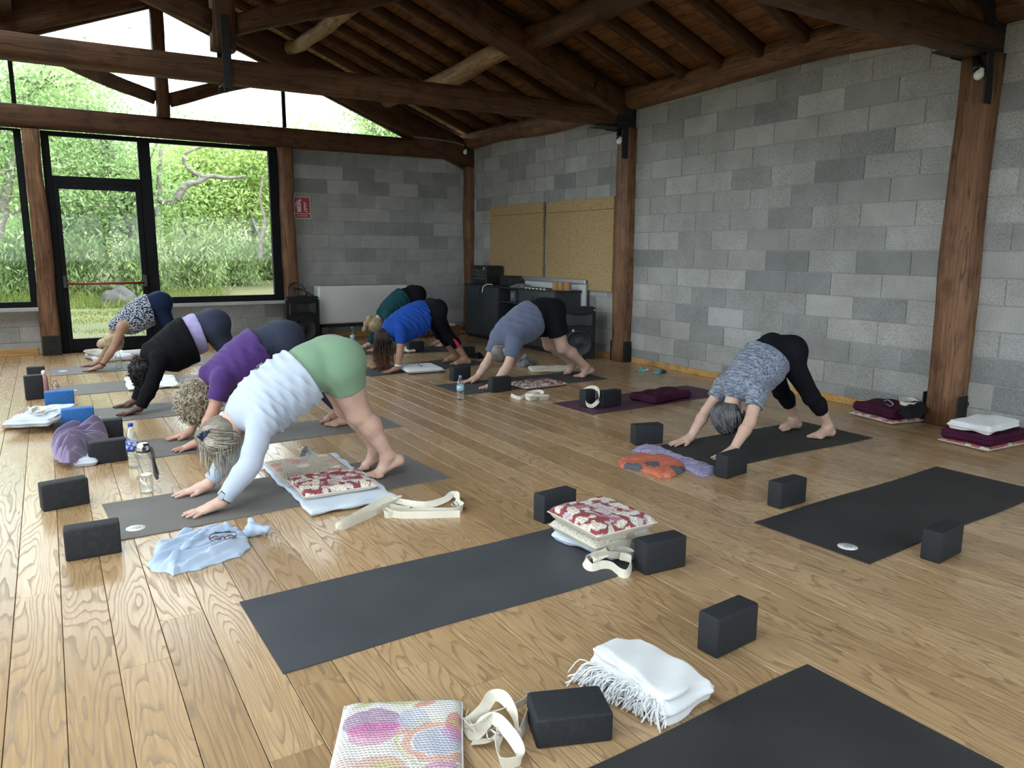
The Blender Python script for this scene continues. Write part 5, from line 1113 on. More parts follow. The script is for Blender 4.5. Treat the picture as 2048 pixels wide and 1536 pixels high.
for k in range(9):
    a = k*0.7; bx(bm, (-0.09+0.021*k, 0.012*math.sin(a*2), 0.0615), (0.016, 0.004+0.016*abs(math.sin(a)), 0.001), rz=a)
link('printed_emblem', bm_mesh(bm, 'printed_emblem'), MATS['dark_cloth'], ct)
blanket(pose((808, 704), (826, 703), (824, 696), (806, 697), 0.02), 0.05, 'cream_cotton', 'folded cream blanket behind the head of the blue shirted person', 2, seed=29, hx=0.007)
for k, (px, lab) in enumerate((((1287, 742), 'small teal and white sock on the floor by the right wall, the left one'), ((1320, 746), 'small teal and black sock on the floor by the right wall, the right one'))):
    p = at(*px, 0.0); M('sock_%d' % k, (0.10, 0.32, 0.36), 0.9, (0.66, 0.68, 0.70) if k == 0 else (0.03, 0.035, 0.04), n=(18, 2), contrast=(0.45, 0.55))
    garment('sock', [p+Vector((0.085*math.cos(a)*(1+0.25*math.sin(2*a+k)), 0.04*math.sin(a)*(1+0.3*math.cos(3*a)), 0)) for a in np.linspace(0, 2*PI, 14)[:-1]], 0.05, 'sock_%d' % k, lab, 'sock', seed=31+k, freq=90, edge=0.02)
# stacks by the near post
cushion(pose((1714, 828), (1802, 850), (1836, 836), (1752, 815), 0.02), 0.035, 'pink_flower_print', 'pink flowered cushion at the bottom of the stack left of the near post', 'cream_cotton', seed=33)
pl = blanket(pose((1722, 816), (1812, 838), (1856, 820), (1770, 800), 0.07), 0.085, 'plum_velvet', 'dark plum folded blanket on a pink cushion left of the near post', 3, z0=0.035, seed=34)
garment('black_pouch', [at(*p, 0.13) for p in ((1798, 824), (1816, 838), (1842, 832), (1858, 818), (1846, 806), (1816, 806))], 0.045, 'dark_cloth', 'black fabric bundle on the plum blanket left of the near post', 'bag', z0=0.12, seed=35, freq=60, edge=0.03)
strap([((1799, 804), .15, 85), ((1806, 800), .15, 85), ((1824, 800), .15, 85), ((1836, 806), .15, 85), ((1822, 809), .15, 85), ((1802, 806), .155, 85), ((1804, 799), .16, 85), ((1822, 798), .16, 85), ((1838, 806), .155, 85)], 'cream strap rolled up on top of the plum blanket left of the near post', 0.03)
strap([((1768, 802), .128, 10), ((1776, 800), .13, 40), ((1786, 808), .13, 20), ((1780, 812), .13, 0), ((1772, 808), .13, 30)], 'thin grey cord lying on the plum blanket left of the near post', 0.008, 'grey_webbing', name='cord')
cushion(pose((1876, 880), (1985, 902), (2052, 884), (1960, 862), 0.02), 0.04, 'pink_flower_print', 'pink flowered cushion under the plum blanket at the right edge', 'cream_cotton', seed=36)
blanket(pose((1890, 868), (1994, 890), (2056, 868), (1950, 848), 0.075), 0.085, 'plum_velvet', 'dark plum folded blanket under the white towel at the right edge', 3, z0=0.04, seed=37)
blanket(pose((1898, 850), (1990, 868), (2034, 852), (1948, 836), 0.15), 0.065, 'white_cotton', 'white folded towel on a plum blanket at the right edge', 2, name='folded_towel', cat='towel', z0=0.125, seed=38, lift=0.3)
# ------------------------------------------------------------------ furniture and equipment at the back
CX0, CX1, CY0, CY1, CZ = 5.65, 6.05, 8.17, 10.70, 0.84
cb = empty('cabinet', ((CX0+CX1)/2, (CY0+CY1)/2, 0), label='long dark grey sideboard with doors and open shelves along the right wall', cat='cabinet'); cbx, cby = (CX0+CX1)/2, (CY0+CY1)/2
def part(name, c, s, mat, parent, base, bev=0.003): return link(name, box_me(name, (c[0]-base[0], c[1]-base[1], c[2]-base[2]), s, bev), MATS[mat], parent)
bs = (cbx, cby, 0)
part('cabinet_top', (cbx-0.005, cby, CZ-0.012), (CX1-CX0+0.03, CY1-CY0+0.04, 0.024), 'cabinet_dark', cb, bs)
part('plinth', (cbx+0.02, cby, 0.025), (CX1-CX0-0.05, CY1-CY0-0.02, 0.05), 'cabinet_dark', cb, bs)
for y in (CY0+0.01, 9.08, 9.68, CY1-0.01): part('side_panel', (cbx, y, 0.44), (CX1-CX0-0.004, 0.02, 0.77), 'cabinet_slate', cb, bs)
part('back_panel', (CX1-0.008, cby, 0.44), (0.012, CY1-CY0-0.02, 0.76), 'cabinet_dark', cb, bs); part('bottom_panel', (cbx, cby, 0.062), (CX1-CX0-0.01, CY1-CY0-0.02, 0.02), 'cabinet_dark', cb, bs)
for z in (0.62, 0.34): part('shelf', (cbx+0.01, 9.38, z), (CX1-CX0-0.04, 0.57, 0.02), 'cabinet_slate', cb, bs)
for y0, y1, hy in ((8.19, 8.62, 8.575), (8.63, 9.07, 8.675), (9.69, 10.18, None), (10.19, 10.68, None)):
    d = part('door', (CX0-0.004, (y0+y1)/2, 0.445), (0.018, y1-y0, 0.745), 'cabinet_slate', cb, bs)
    if hy: link('door_handle', tube_me('door_handle', [(CX0-0.013-cbx, hy-cby, 0.66), (CX0-0.04-cbx, hy-cby, 0.665), (CX0-0.04-cbx, hy-cby, 0.735), (CX0-0.013-cbx, hy-cby, 0.74)], 0.005, 8), MATS['black_plastic'], d)
bk = empty('shelf_binder', (5.85, 9.42, 0.63), label='grey box file standing in the open shelf of the sideboard', cat='box')
link('binder_body', box_me('binder_body', (0, 0, 0.082), (0.2, 0.14, 0.164), 0.004), M('binder_grey', (0.10, 0.11, 0.12), 0.5), bk); link('binder_spine_label', box_me('binder_spine_label', (-0.101, 0, 0.09), (0.002, 0.06, 0.07)), M('binder_label', (0.22, 0.24, 0.26), 0.6), bk)
# stereo
se = empty('stereo', (5.90, 10.42, CZ), label='black stacked stereo with silver controls at the far end of the sideboard', cat='stereo')
link('stereo_body', box_me('stereo_body', (0, 0, 0.145), (0.3, 0.44, 0.28), 0.008, 2), MATS['black_plastic'], se)
M('silver_print', (0.30, 0.32, 0.36), 0.4)
for zz in (0.085, 0.15, 0.215): link('front_trim', box_me('front_trim', (-0.152, 0.0, zz), (0.004, 0.40, 0.004)), MATS['silver_print'], se)
for k in range(9):
    b = link('control_button', box_me('control_button', (-0.153, -0.17+0.032*k, 0.12 if k % 2 else 0.185), (0.006, 0.018, 0.008), 0.001), MATS['silver_print'], se)
link('display', box_me('display', (-0.152, 0.05, 0.245), (0.004, 0.24, 0.035)), M('display_glass', (0.012, 0.016, 0.03), 0.15), se)
kn = link('volume_knob', tube_me('volume_knob', [(-0.15, -0.17, 0.245), (-0.17, -0.17, 0.245)], 0.018, 16), MATS['silver_print'], se)
cr = empty('carrying_case', (5.90, 9.72, CZ), label='small black box beside the stereo on the sideboard', cat='box')
link('case_body', box_me('case_body', (0, 0, 0.075), (0.2, 0.30, 0.148), 0.01, 2), MATS['black_plastic'], cr); link('case_lid', box_me('case_lid', (0, 0, 0.125), (0.206, 0.306, 0.012), 0.004), MATS['cabinet_dark'], cr)
wbd = empty('whiteboard', (6.071, 8.82, 0.05), label='white board with an aluminium rail leaning behind the sideboard', cat='whiteboard')
link('board_sheet', box_me('board_sheet', (0, 0, 0.45), (0.014, 1.52, 0.85), 0.003), MATS['white_paint'], wbd); link('alu_rail', box_me('alu_rail', (-0.022, 0, 0.905), (0.03, 1.52, 0.06), 0.006), M('aluminium', (0.42, 0.45, 0.48), 0.35, metal=0.6), wbd); link('edge_trim', box_me('edge_trim', (-0.006, -0.755, 0.45), (0.022, 0.014, 0.86), 0.002), MATS['aluminium'] if 'aluminium' in MATS else None, wbd)
M('cork', (0.30, 0.165, 0.075), 0.9, (0.40, 0.23, 0.11), n=(120, 3), bump=(150, 0.4, 0.001))
for k, (y, lab) in enumerate(((8.40, 'cork roll on the sideboard, the farthest of three'), (8.30, 'cork roll on the sideboard, the middle of three'), (8.19, 'cork roll on the sideboard, the nearest of three'))):
    link('cork_roll', lathe_me('cork_roll', [(0.012, 0), (0.048, 0), (0.05, 0.004), (0.05, 0.106), (0.048, 0.11), (0.012, 0.11), (0.012, 0.0)], 24, False), MATS['cork'], None, (5.83+0.02*k, y+0.03, CZ), label=lab, cat='cork roll', group='cork rolls on the sideboard')
for k in range(6):
    o = empty('tea_light', (5.69, 8.95-0.09*k, CZ), label='small white tea light in the row along the front edge of the sideboard', cat='candle', group='tea lights on the sideboard')
    link('candle_cup', lathe_me('candle_cup', [(0.018, 0), (0.019, 0.014), (0.016, 0.0145)], 14), MATS['white_plastic'], o)
q = Vector((5.80, 9.25, CZ))
garment('plastic_bag', [q+Vector((0.13*math.cos(a)*(1+0.2*math.sin(3*a)), 0.24*math.sin(a)*(1+0.2*math.cos(2*a)), 0)) for a in np.linspace(0, 2*PI, 16)[:-1]], 0.05, 'grey_cloth', 'crumpled grey plastic bag on the sideboard in front of the white board', 'bag', z0=CZ, seed=41, freq=90, hx=0.007, edge=0.04)
tag(link('audio_cable', tube_me('audio_cable', [tuple(p) for p in catmull([(5.76, 10.05, CZ+.01), (5.68, 10.1, CZ+.012), (5.615, 10.13, CZ-.03), (5.612, 10.18, 0.72), (5.61, 10.2, 0.60), (5.612, 10.15, 0.45)], 6)], 0.006, 6), MATS['black_plastic']), 'black cable hanging down the front of the sideboard from the stereo', 'cable')
tag(link('white_plug_cable', tube_me('white_plug_cable', [tuple(p) for p in catmull([(5.74, 9.98, CZ+.01), (5.66, 10.0, CZ+.015), (5.615, 10.04, CZ-.02), (5.612, 10.07, 0.76), (5.612, 10.08, 0.73)], 6)], 0.007, 6), MATS['white_plastic']), 'short white cable with plug over the front edge of the sideboard', 'cable')
# cork boards
def particle(name, a, b):
    m = M(name, a, 0.85, b, n=(55, 4), contrast=(0.42, 0.6), bump=(120, 0.3, 0.001)); N, L = nodes(m); bs_ = N['Principled BSDF']; src = bs_.inputs['Base Color'].links[0].from_socket
    geo = N.new('ShaderNodeNewGeometry'); v = mk(N, 'ShaderNodeTexNoise', i_Scale=75.0, i_Detail=3.0); L.new(geo.outputs['Position'], v.inputs['Vector']); r = ramp(N, [(0.34, (0.35, 0.30, 0.24)), (0.44, (1, 1, 1)), (0.62, (1.0, 1.0, 1.0)), (0.7, (1.35, 1.35, 1.3))]); L.new(v.outputs['Fac'], r.inputs['Fac'])
    L.new(mixc(N, L, 1.0, src, r.outputs[0], 'MULTIPLY'), bs_.inputs['Base Color'])
particle('particle_board', (0.34, 0.23, 0.105), (0.43, 0.31, 0.155))
def pinboard(y0, y1, z0, z1, ys, lab):
    o = empty('cork_board', (WX-0.03, (y0+y1)/2, z0), label=lab, cat='pin board'); zt = z1-0.15
    for a, b, c, d in ((y0, y1, zt+0.002, z1), (y0, ys-0.0015, z0, zt-0.002), (ys+0.0015, y1, z0, zt-0.002)):
        link('cork_sheet', box_me('cork_sheet', (0, (a+b)/2-(y0+y1)/2, (c+d)/2-z0), (0.035, b-a, d-c), 0.002), MATS['particle_board'], o)
    return o
pinboard(9.15, 10.67, 0.87, 2.04, 9.72, 'tan cork pin board on the right wall, the far one'); pinboard(7.56, 9.06, 0.85, 2.03, 8.50, 'tan cork pin board on the right wall, the near one beside the middle post')
# loudspeakers
M('speaker_cloth', (0.003, 0.0032, 0.004), 0.8, (0.006, 0.006, 0.007), n=(200, 2)); M('cone_paper', (0.010, 0.0105, 0.013), 0.55); M('horn_plastic', (0.013, 0.015, 0.018), 0.35)
def speaker(p0, p1, h, depth, lab):
    p0, p1 = Vector((*p0, 0)), Vector((*p1, 0)); w = (p1-p0).length; a = math.atan2(p1.y-p0.y, p1.x-p0.x); c = (p0+p1)/2
    o = empty('loudspeaker', c, a, label=lab, cat='loudspeaker')
    bm = bmesh.new()     # trapezoid cabinet, front face at y=0
    q = [(-w/2, 0), (w/2, 0), (w/2*0.72, depth), (-w/2*0.72, depth)]
    lo = [bm.verts.new((x, y, 0.012)) for x, y in q]; hi = [bm.verts.new((x, y, h)) for x, y in q]
    bm.faces.new(lo[::-1]); bm.faces.new(hi)
    for i in range(4): bm.faces.new((lo[i], lo[(i+1) % 4], hi[(i+1) % 4], hi[i]))
    bmesh.ops.bevel(bm, geom=bm.edges[:], offset=0.012, segments=2, affect='EDGES'); link('speaker_cabinet', bm_mesh(bm, 'speaker_cabinet'), MATS['speaker_cloth'], o)
    hz = h*0.76; hw, hh = w*0.39, h*0.115; bm = bmesh.new()     # horn: flared recess
    fr = [(-hw, -hh), (hw, -hh), (hw, hh), (-hw, hh)]; bk_ = [(-hw*0.45, -hh*0.7), (hw*0.45, -hh*0.7), (hw*0.45, hh*0.7), (-hw*0.45, hh*0.7)]; ot = [(x*1.06, z*1.12) for x, z in fr]
    R0 = [bm.verts.new((x, -0.006, z+hz)) for x, z in ot]; R1 = [bm.verts.new((x, -0.012, z+hz)) for x, z in fr]; R2 = [bm.verts.new((x, -0.0015, z+hz)) for x, z in bk_]
    for A_, B_ in ((R0, R1), (R1, R2)):
        for i in range(4): bm.faces.new((A_[i], A_[(i+1) % 4], B_[(i+1) % 4], B_[i]))
    bm.faces.new(R2); link('horn', bm_mesh(bm, 'horn'), MATS['horn_plastic'], o)
    rr = min(w*0.40, h*0.27); wz = h*0.31
    wf = link('woofer', lathe_me('woofer', [(rr, 0.001), (rr, 0.010), (rr*0.93, 0.014), (rr*0.86, 0.010), (rr*0.82, 0.004), (rr*0.3, 0.0015), (rr*0.28, 0.003), (rr*0.18, 0.010), (0.002, 0.013)], 36, False), MATS['cone_paper'], o, (0, 0, wz)); wf.rotation_euler = (PI/2, 0, 0)
    rg = link('woofer_ring', tube_me('woofer_ring', [(rr*math.cos(t), -0.010, wz+rr*math.sin(t)) for t in np.linspace(0, 2*PI, 37)], 0.005, 6), MATS['horn_plastic'], o)
    bm = bmesh.new()
    for sx in (-1, 1): bx(bm, (sx*w*0.46, -0.002, h-0.03), (0.02, 0.008, 0.02), bev=0.003)
    link('corner_bolts', bm_mesh(bm, 'corner_bolts'), MATS['chrome'], o)
    bm = bmesh.new()
    for sx in (-1, 1):
        for yy in (0.04, depth-0.04): bx(bm, (sx*w*0.3, yy, 0.006), (0.03, 0.03, 0.012))
    link('rubber_feet', bm_mesh(bm, 'rubber_feet'), MATS['grey_rubber'], o)
    return o
speaker((5.545, 7.85), (5.855, 7.575), 0.66, 0.24, 'black loudspeaker on the floor beside the middle post'); speaker((2.895, 10.98), (3.385, 11.0), 0.68, 0.28, 'black loudspeaker on the floor left of the fan coil heater')
tag(link('coiled_cable', tube_me('coiled_cable', [tuple(p) for p in catmull([(2.98, 11.12, .69), (3.0, 11.2, .80), (3.1, 11.25, .87), (3.2, 11.2, .83), (3.24, 11.12, .70), (3.16, 11.06, .69), (3.06, 11.1, .70), (3.1, 11.2, .78), (3.22, 11.2, .76), (3.3, 11.14, .70), (3.34, 11.1, .69)], 6)], 0.011, 7), MATS['black_plastic']), 'black cable coiled on top of the left loudspeaker', 'cable')
mp_ = empty('microphone', (3.16, 11.07, 0.68), label='small silver and red jack plug lying on the left loudspeaker', cat='plug')
link('plug_body', tube_me('plug_body', [(-0.03, 0, 0.012), (0.03, 0.0, 0.014)], 0.011, 10), MATS['chrome'], mp_); link('plug_tail', tube_me('plug_tail', [(0.03, 0, 0.014), (0.08, 0.02, 0.05), (0.12, 0.02, 0.06)], 0.006, 8), MATS['red_metal'], mp_); mp_.name = 'jack_plug'
# fan coil heater
fc = empty('fan_coil_heater', (4.14, 11.27, 0), label='long white fan coil heater low on the back wall', cat='heater')
link('casing', box_me('casing', (0, 0, 0.535), (1.44, 0.26, 0.57), 0.03, 4), MATS['white_paint'], fc); link('lower_slot', box_me('lower_slot', (0.02, 0.02, 0.225), (1.36, 0.20, 0.05), 0.004), MATS['black_plastic'], fc)
for s in (-1, 1): link('foot', box_me('foot', (s*0.62, 0.02, 0.10), (0.10, 0.18, 0.2), 0.006), M('heater_foot', (0.13, 0.14, 0.15), 0.5) if s < 0 else MATS['heater_foot'], fc)
bm = bmesh.new()
for k in range(24): bx(bm, (-0.62+0.054*k, 0.0, 0.8205), (0.03, 0.16, 0.004))
link('top_grille', bm_mesh(bm, 'top_grille'), MATS['heater_foot'], fc)
# wooden tray, bowl
wt = at(908, 670); bkt = empty('wooden_crate', (5.42, 11.0, 0), 0.1, label='low wooden crate with a pale cloth on top near the far corner', cat='crate')
for k, (c, s) in enumerate((((0, -0.14, 0.08), (0.42, 0.015, 0.15)), ((0, 0.14, 0.08), (0.42, 0.015, 0.15)), ((-0.205, 0, 0.08), (0.015, 0.27, 0.15)), ((0.205, 0, 0.08), (0.015, 0.27, 0.15)), ((0, 0, 0.012), (0.41, 0.27, 0.02)))): link('crate_board', box_me('crate_board', c, s, 0.003), MATS['post_wood'], bkt)
blanket(((5.40, 11.0, 0), 0.38, 0.24, 0.1), 0.16, 'cream_cotton', 'pale folded cloth lying in the low wooden crate', 2, name='folded_cloth', cat='cloth', z0=0.022, seed=44, hx=0.008)
bw_ = at(849, 672); link('wooden_bowl', lathe_me('wooden_bowl', [(0.05, 0.0), (0.10, 0.02), (0.135, 0.07), (0.14, 0.10), (0.13, 0.10), (0.12, 0.06), (0.05, 0.02), (0.002, 0.015)], 28, False), MATS['post_wood'], None, (4.98, 10.9, 0), label='brown wooden bowl on the floor by the back wall', cat='bowl')
# fire extinguisher sign
sg = empty('fire_extinguisher_sign', (3.318, BY-0.012, 1.965), label='red fire extinguisher sign with white pictogram on the back wall', cat='sign')
M('sign_red', (0.36, 0.010, 0.018), 0.35); M('sign_white', (0.72, 0.66, 0.66), 0.4)
link('sign_plate', box_me('sign_plate', (0, 0, 0), (0.245, 0.004, 0.315), 0.001), MATS['sign_white'], sg); link('red_field', box_me('red_field', (0, -0.0025, 0), (0.228, 0.002, 0.298)), MATS['sign_red'], sg)
link('divider', box_me('divider', (0, -0.0038, -0.083), (0.228, 0.001, 0.007)), MATS['sign_white'], sg)
bm = bmesh.new(); yy = -0.0042
def poly(pts):
    vv = [bm.verts.new((x, yy, z)) for x, z in pts]; bm.faces.new(vv)
poly([(-0.072, -0.062), (-0.022, -0.062), (-0.018, -0.056), (-0.018, 0.055), (-0.026, 0.070), (-0.068, 0.070), (-0.076, 0.055), (-0.076, -0.056)])
poly([(-0.060, 0.072), (-0.034, 0.072), (-0.034, 0.084), (-0.060, 0.084)]); poly([(-0.066, 0.086), (-0.030, 0.086), (-0.006, 0.100), (-0.010, 0.110), (-0.050, 0.104), (-0.066, 0.100)])
poly([(-0.066, 0.100), (-0.080, 0.094), (-0.094, 0.060), (-0.100, 0.020), (-0.090, 0.018), (-0.084, 0.056), (-0.074, 0.082), (-0.062, 0.088)]); poly([(-0.050, 0.106), (-0.010, 0.122), (-0.014, 0.130), (-0.056, 0.114)])
for k in range(4):
    z = -0.05+0.035*k; L_ = 1.0-0.12*k
    poly([(0.022, z+0.022), (0.036, z+0.004), (0.058, z-0.008), (0.088*L_+0.006, z-0.006), (0.066, z+0.002), (0.046, z+0.014), (0.034, z+0.034)])
link('extinguisher_pictogram', bm_mesh(bm, 'extinguisher_pictogram'), MATS['sign_white'], sg)
bm = bmesh.new(); yy = -0.0048; poly([(-0.062, 0.024), (-0.032, 0.024), (-0.032, 0.040), (-0.062, 0.040)]); link('pictogram_label', bm_mesh(bm, 'pictogram_label'), MATS['sign_red'], sg)
tcv = bpy.data.curves.new('sign_text', 'FONT'); tcv.body = 'ESTINTORE'; tcv.size = 0.030; tcv.align_x = 'CENTER'; tcv.extrude = 0.0004
to_ = bpy.data.objects.new('t', tcv); COL.objects.link(to_); bpy.context.view_layer.update(); tme = bpy.data.meshes.new_from_object(to_.evaluated_get(bpy.context.evaluated_depsgraph_get())); bpy.data.objects.remove(to_)
to = link('sign_text', tme, None, sg, (0, -0.0045, -0.126)); to.rotation_euler = (PI/2, 0, 0); tme.materials.clear(); tme.materials.append(MATS['sign_white'])
# ------------------------------------------------------------------ people
def skin(name, a, b):
    m = M(name, a, 0.55, b, n=(14, 4), contrast=(0.35, 0.7), bump=(90, 0.12, 0.001), spec=0.35, sss=0.08); return m
skin('skin_fair', (0.52, 0.33, 0.26), (0.61, 0.41, 0.335)); skin('skin_rosy', (0.44, 0.235, 0.175), (0.52, 0.305, 0.235)); skin('skin_dark', (0.075, 0.036, 0.022), (0.115, 0.058, 0.036)); skin('skin_tan', (0.36, 0.20, 0.135), (0.44, 0.26, 0.185))
M('eye_white', (0.7, 0.7, 0.68), 0.2); M('nail', (0.62, 0.45, 0.42), 0.25)
cloth('tee_purple', (0.060, 0.026, 0.135), (0.075, 0.034, 0.165), weave=420); cloth('sweater_black', (0.0035, 0.0036, 0.005), (0.006, 0.006, 0.008), sheen=0.0); cloth('shirt_lavender', (0.30, 0.27, 0.50), (0.36, 0.33, 0.56))
cloth('top_white', (0.40, 0.455, 0.56), (0.445, 0.50, 0.61), weave=450); cloth('shorts_green', (0.165, 0.270, 0.175), (0.185, 0.295, 0.195), weave=450); cloth('leggings_slate', (0.026, 0.031, 0.055), (0.032, 0.038, 0.064), weave=450, sheen=0.05)
cloth('leggings_navy', (0.008, 0.016, 0.045), (0.011, 0.022, 0.060), sheen=0.0); cloth('leggings_black', (0.006, 0.0065, 0.010), (0.009, 0.009, 0.013), sheen=0.0); cloth('tee_blue', (0.012, 0.055, 0.30), (0.016, 0.07, 0.36), sheen=0.0)
cloth('top_teal', (0.008, 0.052, 0.062), (0.012, 0.066, 0.078), sheen=0.0); cloth('tee_greyblue', (0.105, 0.125, 0.195), (0.125, 0.147, 0.225)); cloth('coral_panel', (0.62, 0.04, 0.09), (0.66, 0.05, 0.11))
cloth('tee_marl', (0.085, 0.105, 0.155), (0.30, 0.335, 0.41), n=(15, 4), stretch=(6, 1.0, 6), contrast=(0.38, 0.66)); cloth('leopard', (0.010, 0.015, 0.04), (0.42, 0.46, 0.52), n=(60, 2), contrast=(0.485, 0.515))
def dipped_hair():
    m = bpy.data.materials.new('hair_dipped'); m.use_nodes = True; N, L = nodes(m); tc = N.new('ShaderNodeTexCoord'); se = N.new('ShaderNodeSeparateXYZ'); L.new(tc.outputs['Object'], se.inputs[0])
    r = ramp(N, [(0.08, (0.13, 0.052, 0.026)), (0.20, (0.07, 0.026, 0.013)), (0.30, (0.014, 0.008, 0.006))]); L.new(se.outputs[2], r.inputs['Fac']); L.new(r.outputs[0], N['Principled BSDF'].inputs['Base Color']); N['Principled BSDF'].inputs['Roughness'].default_value = 0.4; MATS['hair_dipped'] = m
dipped_hair()
def hair_mat(name, a, b, sc=14, str_=(1, 1, 1)):
    m = bpy.data.materials.new(name); m.use_nodes = True; N, L = nodes(m); p = N['Principled BSDF']; p.inputs['Roughness'].default_value = 0.45; p.inputs['Specular IOR Level'].default_value = 0.3
    geo = N.new('ShaderNodeNewGeometry'); tc = N.new('ShaderNodeTexCoord'); mp = N.new('ShaderNodeMapping'); mp.inputs['Scale'].default_value = str_; L.new(tc.outputs['Object'], mp.inputs['Vector'])
    n = mk(N, 'ShaderNodeTexNoise', i_Scale=sc, i_Detail=5.0); L.new(mp.outputs[0], n.inputs['Vector'])
    f = math_n(N, L, 'ADD', math_n(N, L, 'MULTIPLY', n.outputs['Fac'], 0.9), math_n(N, L, 'MULTIPLY', math_n(N, L, 'SUBTRACT', geo.outputs['Random Per Island'], 0.5), 0.55))
    r = ramp(N, [(0.22, a), (0.70, b)]); L.new(f, r.inputs['Fac']); L.new(r.outputs[0], p.inputs['Base Color']); MATS[name] = m
hair_mat('hair_blond', (0.38, 0.28, 0.15), (0.60, 0.50, 0.34)); hair_mat('hair_dark', (0.004, 0.003, 0.003), (0.020, 0.015, 0.012)); hair_mat('hair_sand', (0.20, 0.16, 0.11), (0.52, 0.46, 0.36)); hair_mat('hair_ash', (0.15, 0.13, 0.10), (0.55, 0.50, 0.42))
hair_mat('hair_brown', (0.010, 0.006, 0.005), (0.026, 0.014, 0.010)); hair_mat('hair_auburn', (0.085, 0.030, 0.014), (0.17, 0.070, 0.035)); hair_mat('hair_grey', (0.006, 0.0065, 0.008), (0.20, 0.20, 0.21), 13); hair_mat('hair_salt', (0.10, 0.085, 0.075), (0.22, 0.20, 0.19))
def V3(*a): return np.array(a, float)
def unit(a): return a/(np.linalg.norm(a)+1e-9)
def person(P):
    """P holds joints of the near side in metres; the far side mirrors them about Yc"""
    h = P.get('vox', 0.005); Yc = P['Yc']; Yf = P.get('Yf', Yc); fl = P.get('limb', 1.0)
    o0 = V3((P['tip'][0]+P['heel'][0])/2, Yc, 0)
    x0, x1 = P['tip'][0]-0.06, P['heel'][0]+0.12; w = 0.40
    lo, hi = (x0, Yc-w, -0.02), (x1, Yc+w, P['top']+0.08)
    root = empty('person', o0, 0.0, label=P['label'], cat='person')
    def J(key, s):
        q = P[key]; f = Yf if key in ('kn', 'an', 'heel', 'ball', 'toe') else Yc
        fx = P.get('far', {}).get(key) if s > 0 else None
        if fx is not None: q = fx
        return V3(q[0], f+s*q[2], q[1]) if len(q) > 2 else V3(q[0], f+s*P['foot_off'], q[1])
    st = [(V3((a[0]+a[2])/2, Yc, (a[1]+a[3])/2), math.hypot(a[0]-a[2], a[1]-a[3])/2) for a in P['torso']]   # dorsal/ventral outline
    hd, nk = V3(*P['head']), V3(*P['neck'])
    up = unit(hd-nk); lat = V3(0, 1, 0)
    if 'headup' in P: up = unit(V3(*P['headup']))
    fwd = unit(np.cross(lat, up)); fwd = fwd if fwd[0] > 0 else -fwd
    if 'turn' in P:
        c, s = math.cos(P['turn']), math.sin(P['turn']); fwd = unit(fwd*c+lat*s); 
    side = np.cross(up, fwd); hs = P.get('hs', 1.0)
    # ---- body
    F = Field(lo, hi, h); bw = P.get('bw', 0.155)
    for (a, ra), (b, rb) in zip(st[:-1], st[1:]):
        ra2, rb2 = ra*0.86, rb*0.86; F.cone(a, b, ra2, rb2, 0.05, max(1.0, bw/max(ra2, rb2)))
    pel, pr = V3(P['pelvis'][0], Yc, P['pelvis'][1]), P['pelvis'][2]
    F.cone(st[-1][0], pel, st[-1][1]*0.84, pr*0.93, 0.05, max(1, bw*1.02/pr))
    for s in (-1, 1):
        hp, kn, an, he, ba, to = [J(k, s) for k in ('hip', 'kn', 'an', 'heel', 'ball', 'toe')]
        F.ell(hp+V3(0.02, 0, 0.055), (0.115*P.get('butt', 1), 0.098*P.get('butt', 1), 0.12*P.get('butt', 1)), k=0.05)
        tr, kr, cr_, ar = [v*fl for v in P.get('leg', (0.090, 0.056, 0.054, 0.035))]
        F.cone(hp, kn, tr, kr, 0.04); cm = kn+(an-kn)*0.32+V3(0.016, 0, 0.004)
        F.cone(kn, cm, kr*0.93, cr_, 0.03); F.cone(cm, an, cr_*0.96, ar, 0.03); F.cone(kn+V3(-0.012, 0, 0), kn+V3(-0.012, 0, -0.03), kr*0.75, kr*0.7, 0.02)
        F.cone(he, he, 0.031, 0.031, 0.02); F.cone(an, he, ar*0.9, 0.029, 0.03); F.cone(he, ba, 0.029, 0.021, 0.02, 1.25); F.cone(an+V3(-0.01, 0, -0.02), ba+V3(0.02, 0, 0.012), ar*0.88, 0.024, 0.025, 1.15)
        F.ell(an+V3(0.0, s*0.022, 0), (0.016, 0.014, 0.016), k=0.012); F.ell(an+V3(0.0, -s*0.022, 0.006), (0.016, 0.014, 0.016), k=0.012)
        td = unit(to-ba); td[2] = 0; td = unit(td)
        for i in range(5):
            off = (-s)*(0.036-0.0175*i); bl = ba+V3(0, off, 0)-td*0.008*i*0.6; bl[2] = max(0.013, ba[2]*0.6); L_ = np.linalg.norm(to-ba)*(1-0.11*i); tr_ = 0.0125 if i == 0 else 0.0088-0.0004*i
            tp = bl+td*L_; tp[2] = tr_+0.004+P.get('mz', 0.005); bl2 = bl.copy(); bl2[2] = max(bl[2], tr_+0.009+P.get('mz', 0.005))
            F.cone(bl2, tp, tr_*1.15, tr_, 0.006)
        F.cone(ba+V3(0.0, 0.022, 0), ba+V3(0, -0.022, 0), 0.019, 0.019, 0.015)
        # arm
        sh, el, wr = J('sh', s), J('el', s), J('wr', s); ar_ = [v*fl for v in P.get('arm', (0.050, 0.040, 0.040, 0.027))]
        F.cone(sh, st[0][0]*0.4+st[1][0]*0.6+V3(0, s*0.07, 0), ar_[0]*1.15, 0.07, 0.05)
        F.cone(sh, el, ar_[0], ar_[1], 0.03); fm = el+(wr-el)*0.28; F.cone(el, fm, ar_[1]*0.95, ar_[2]*1.02, 0.02); F.cone(fm, wr, ar_[2], ar_[3], 0.02, 1.1)
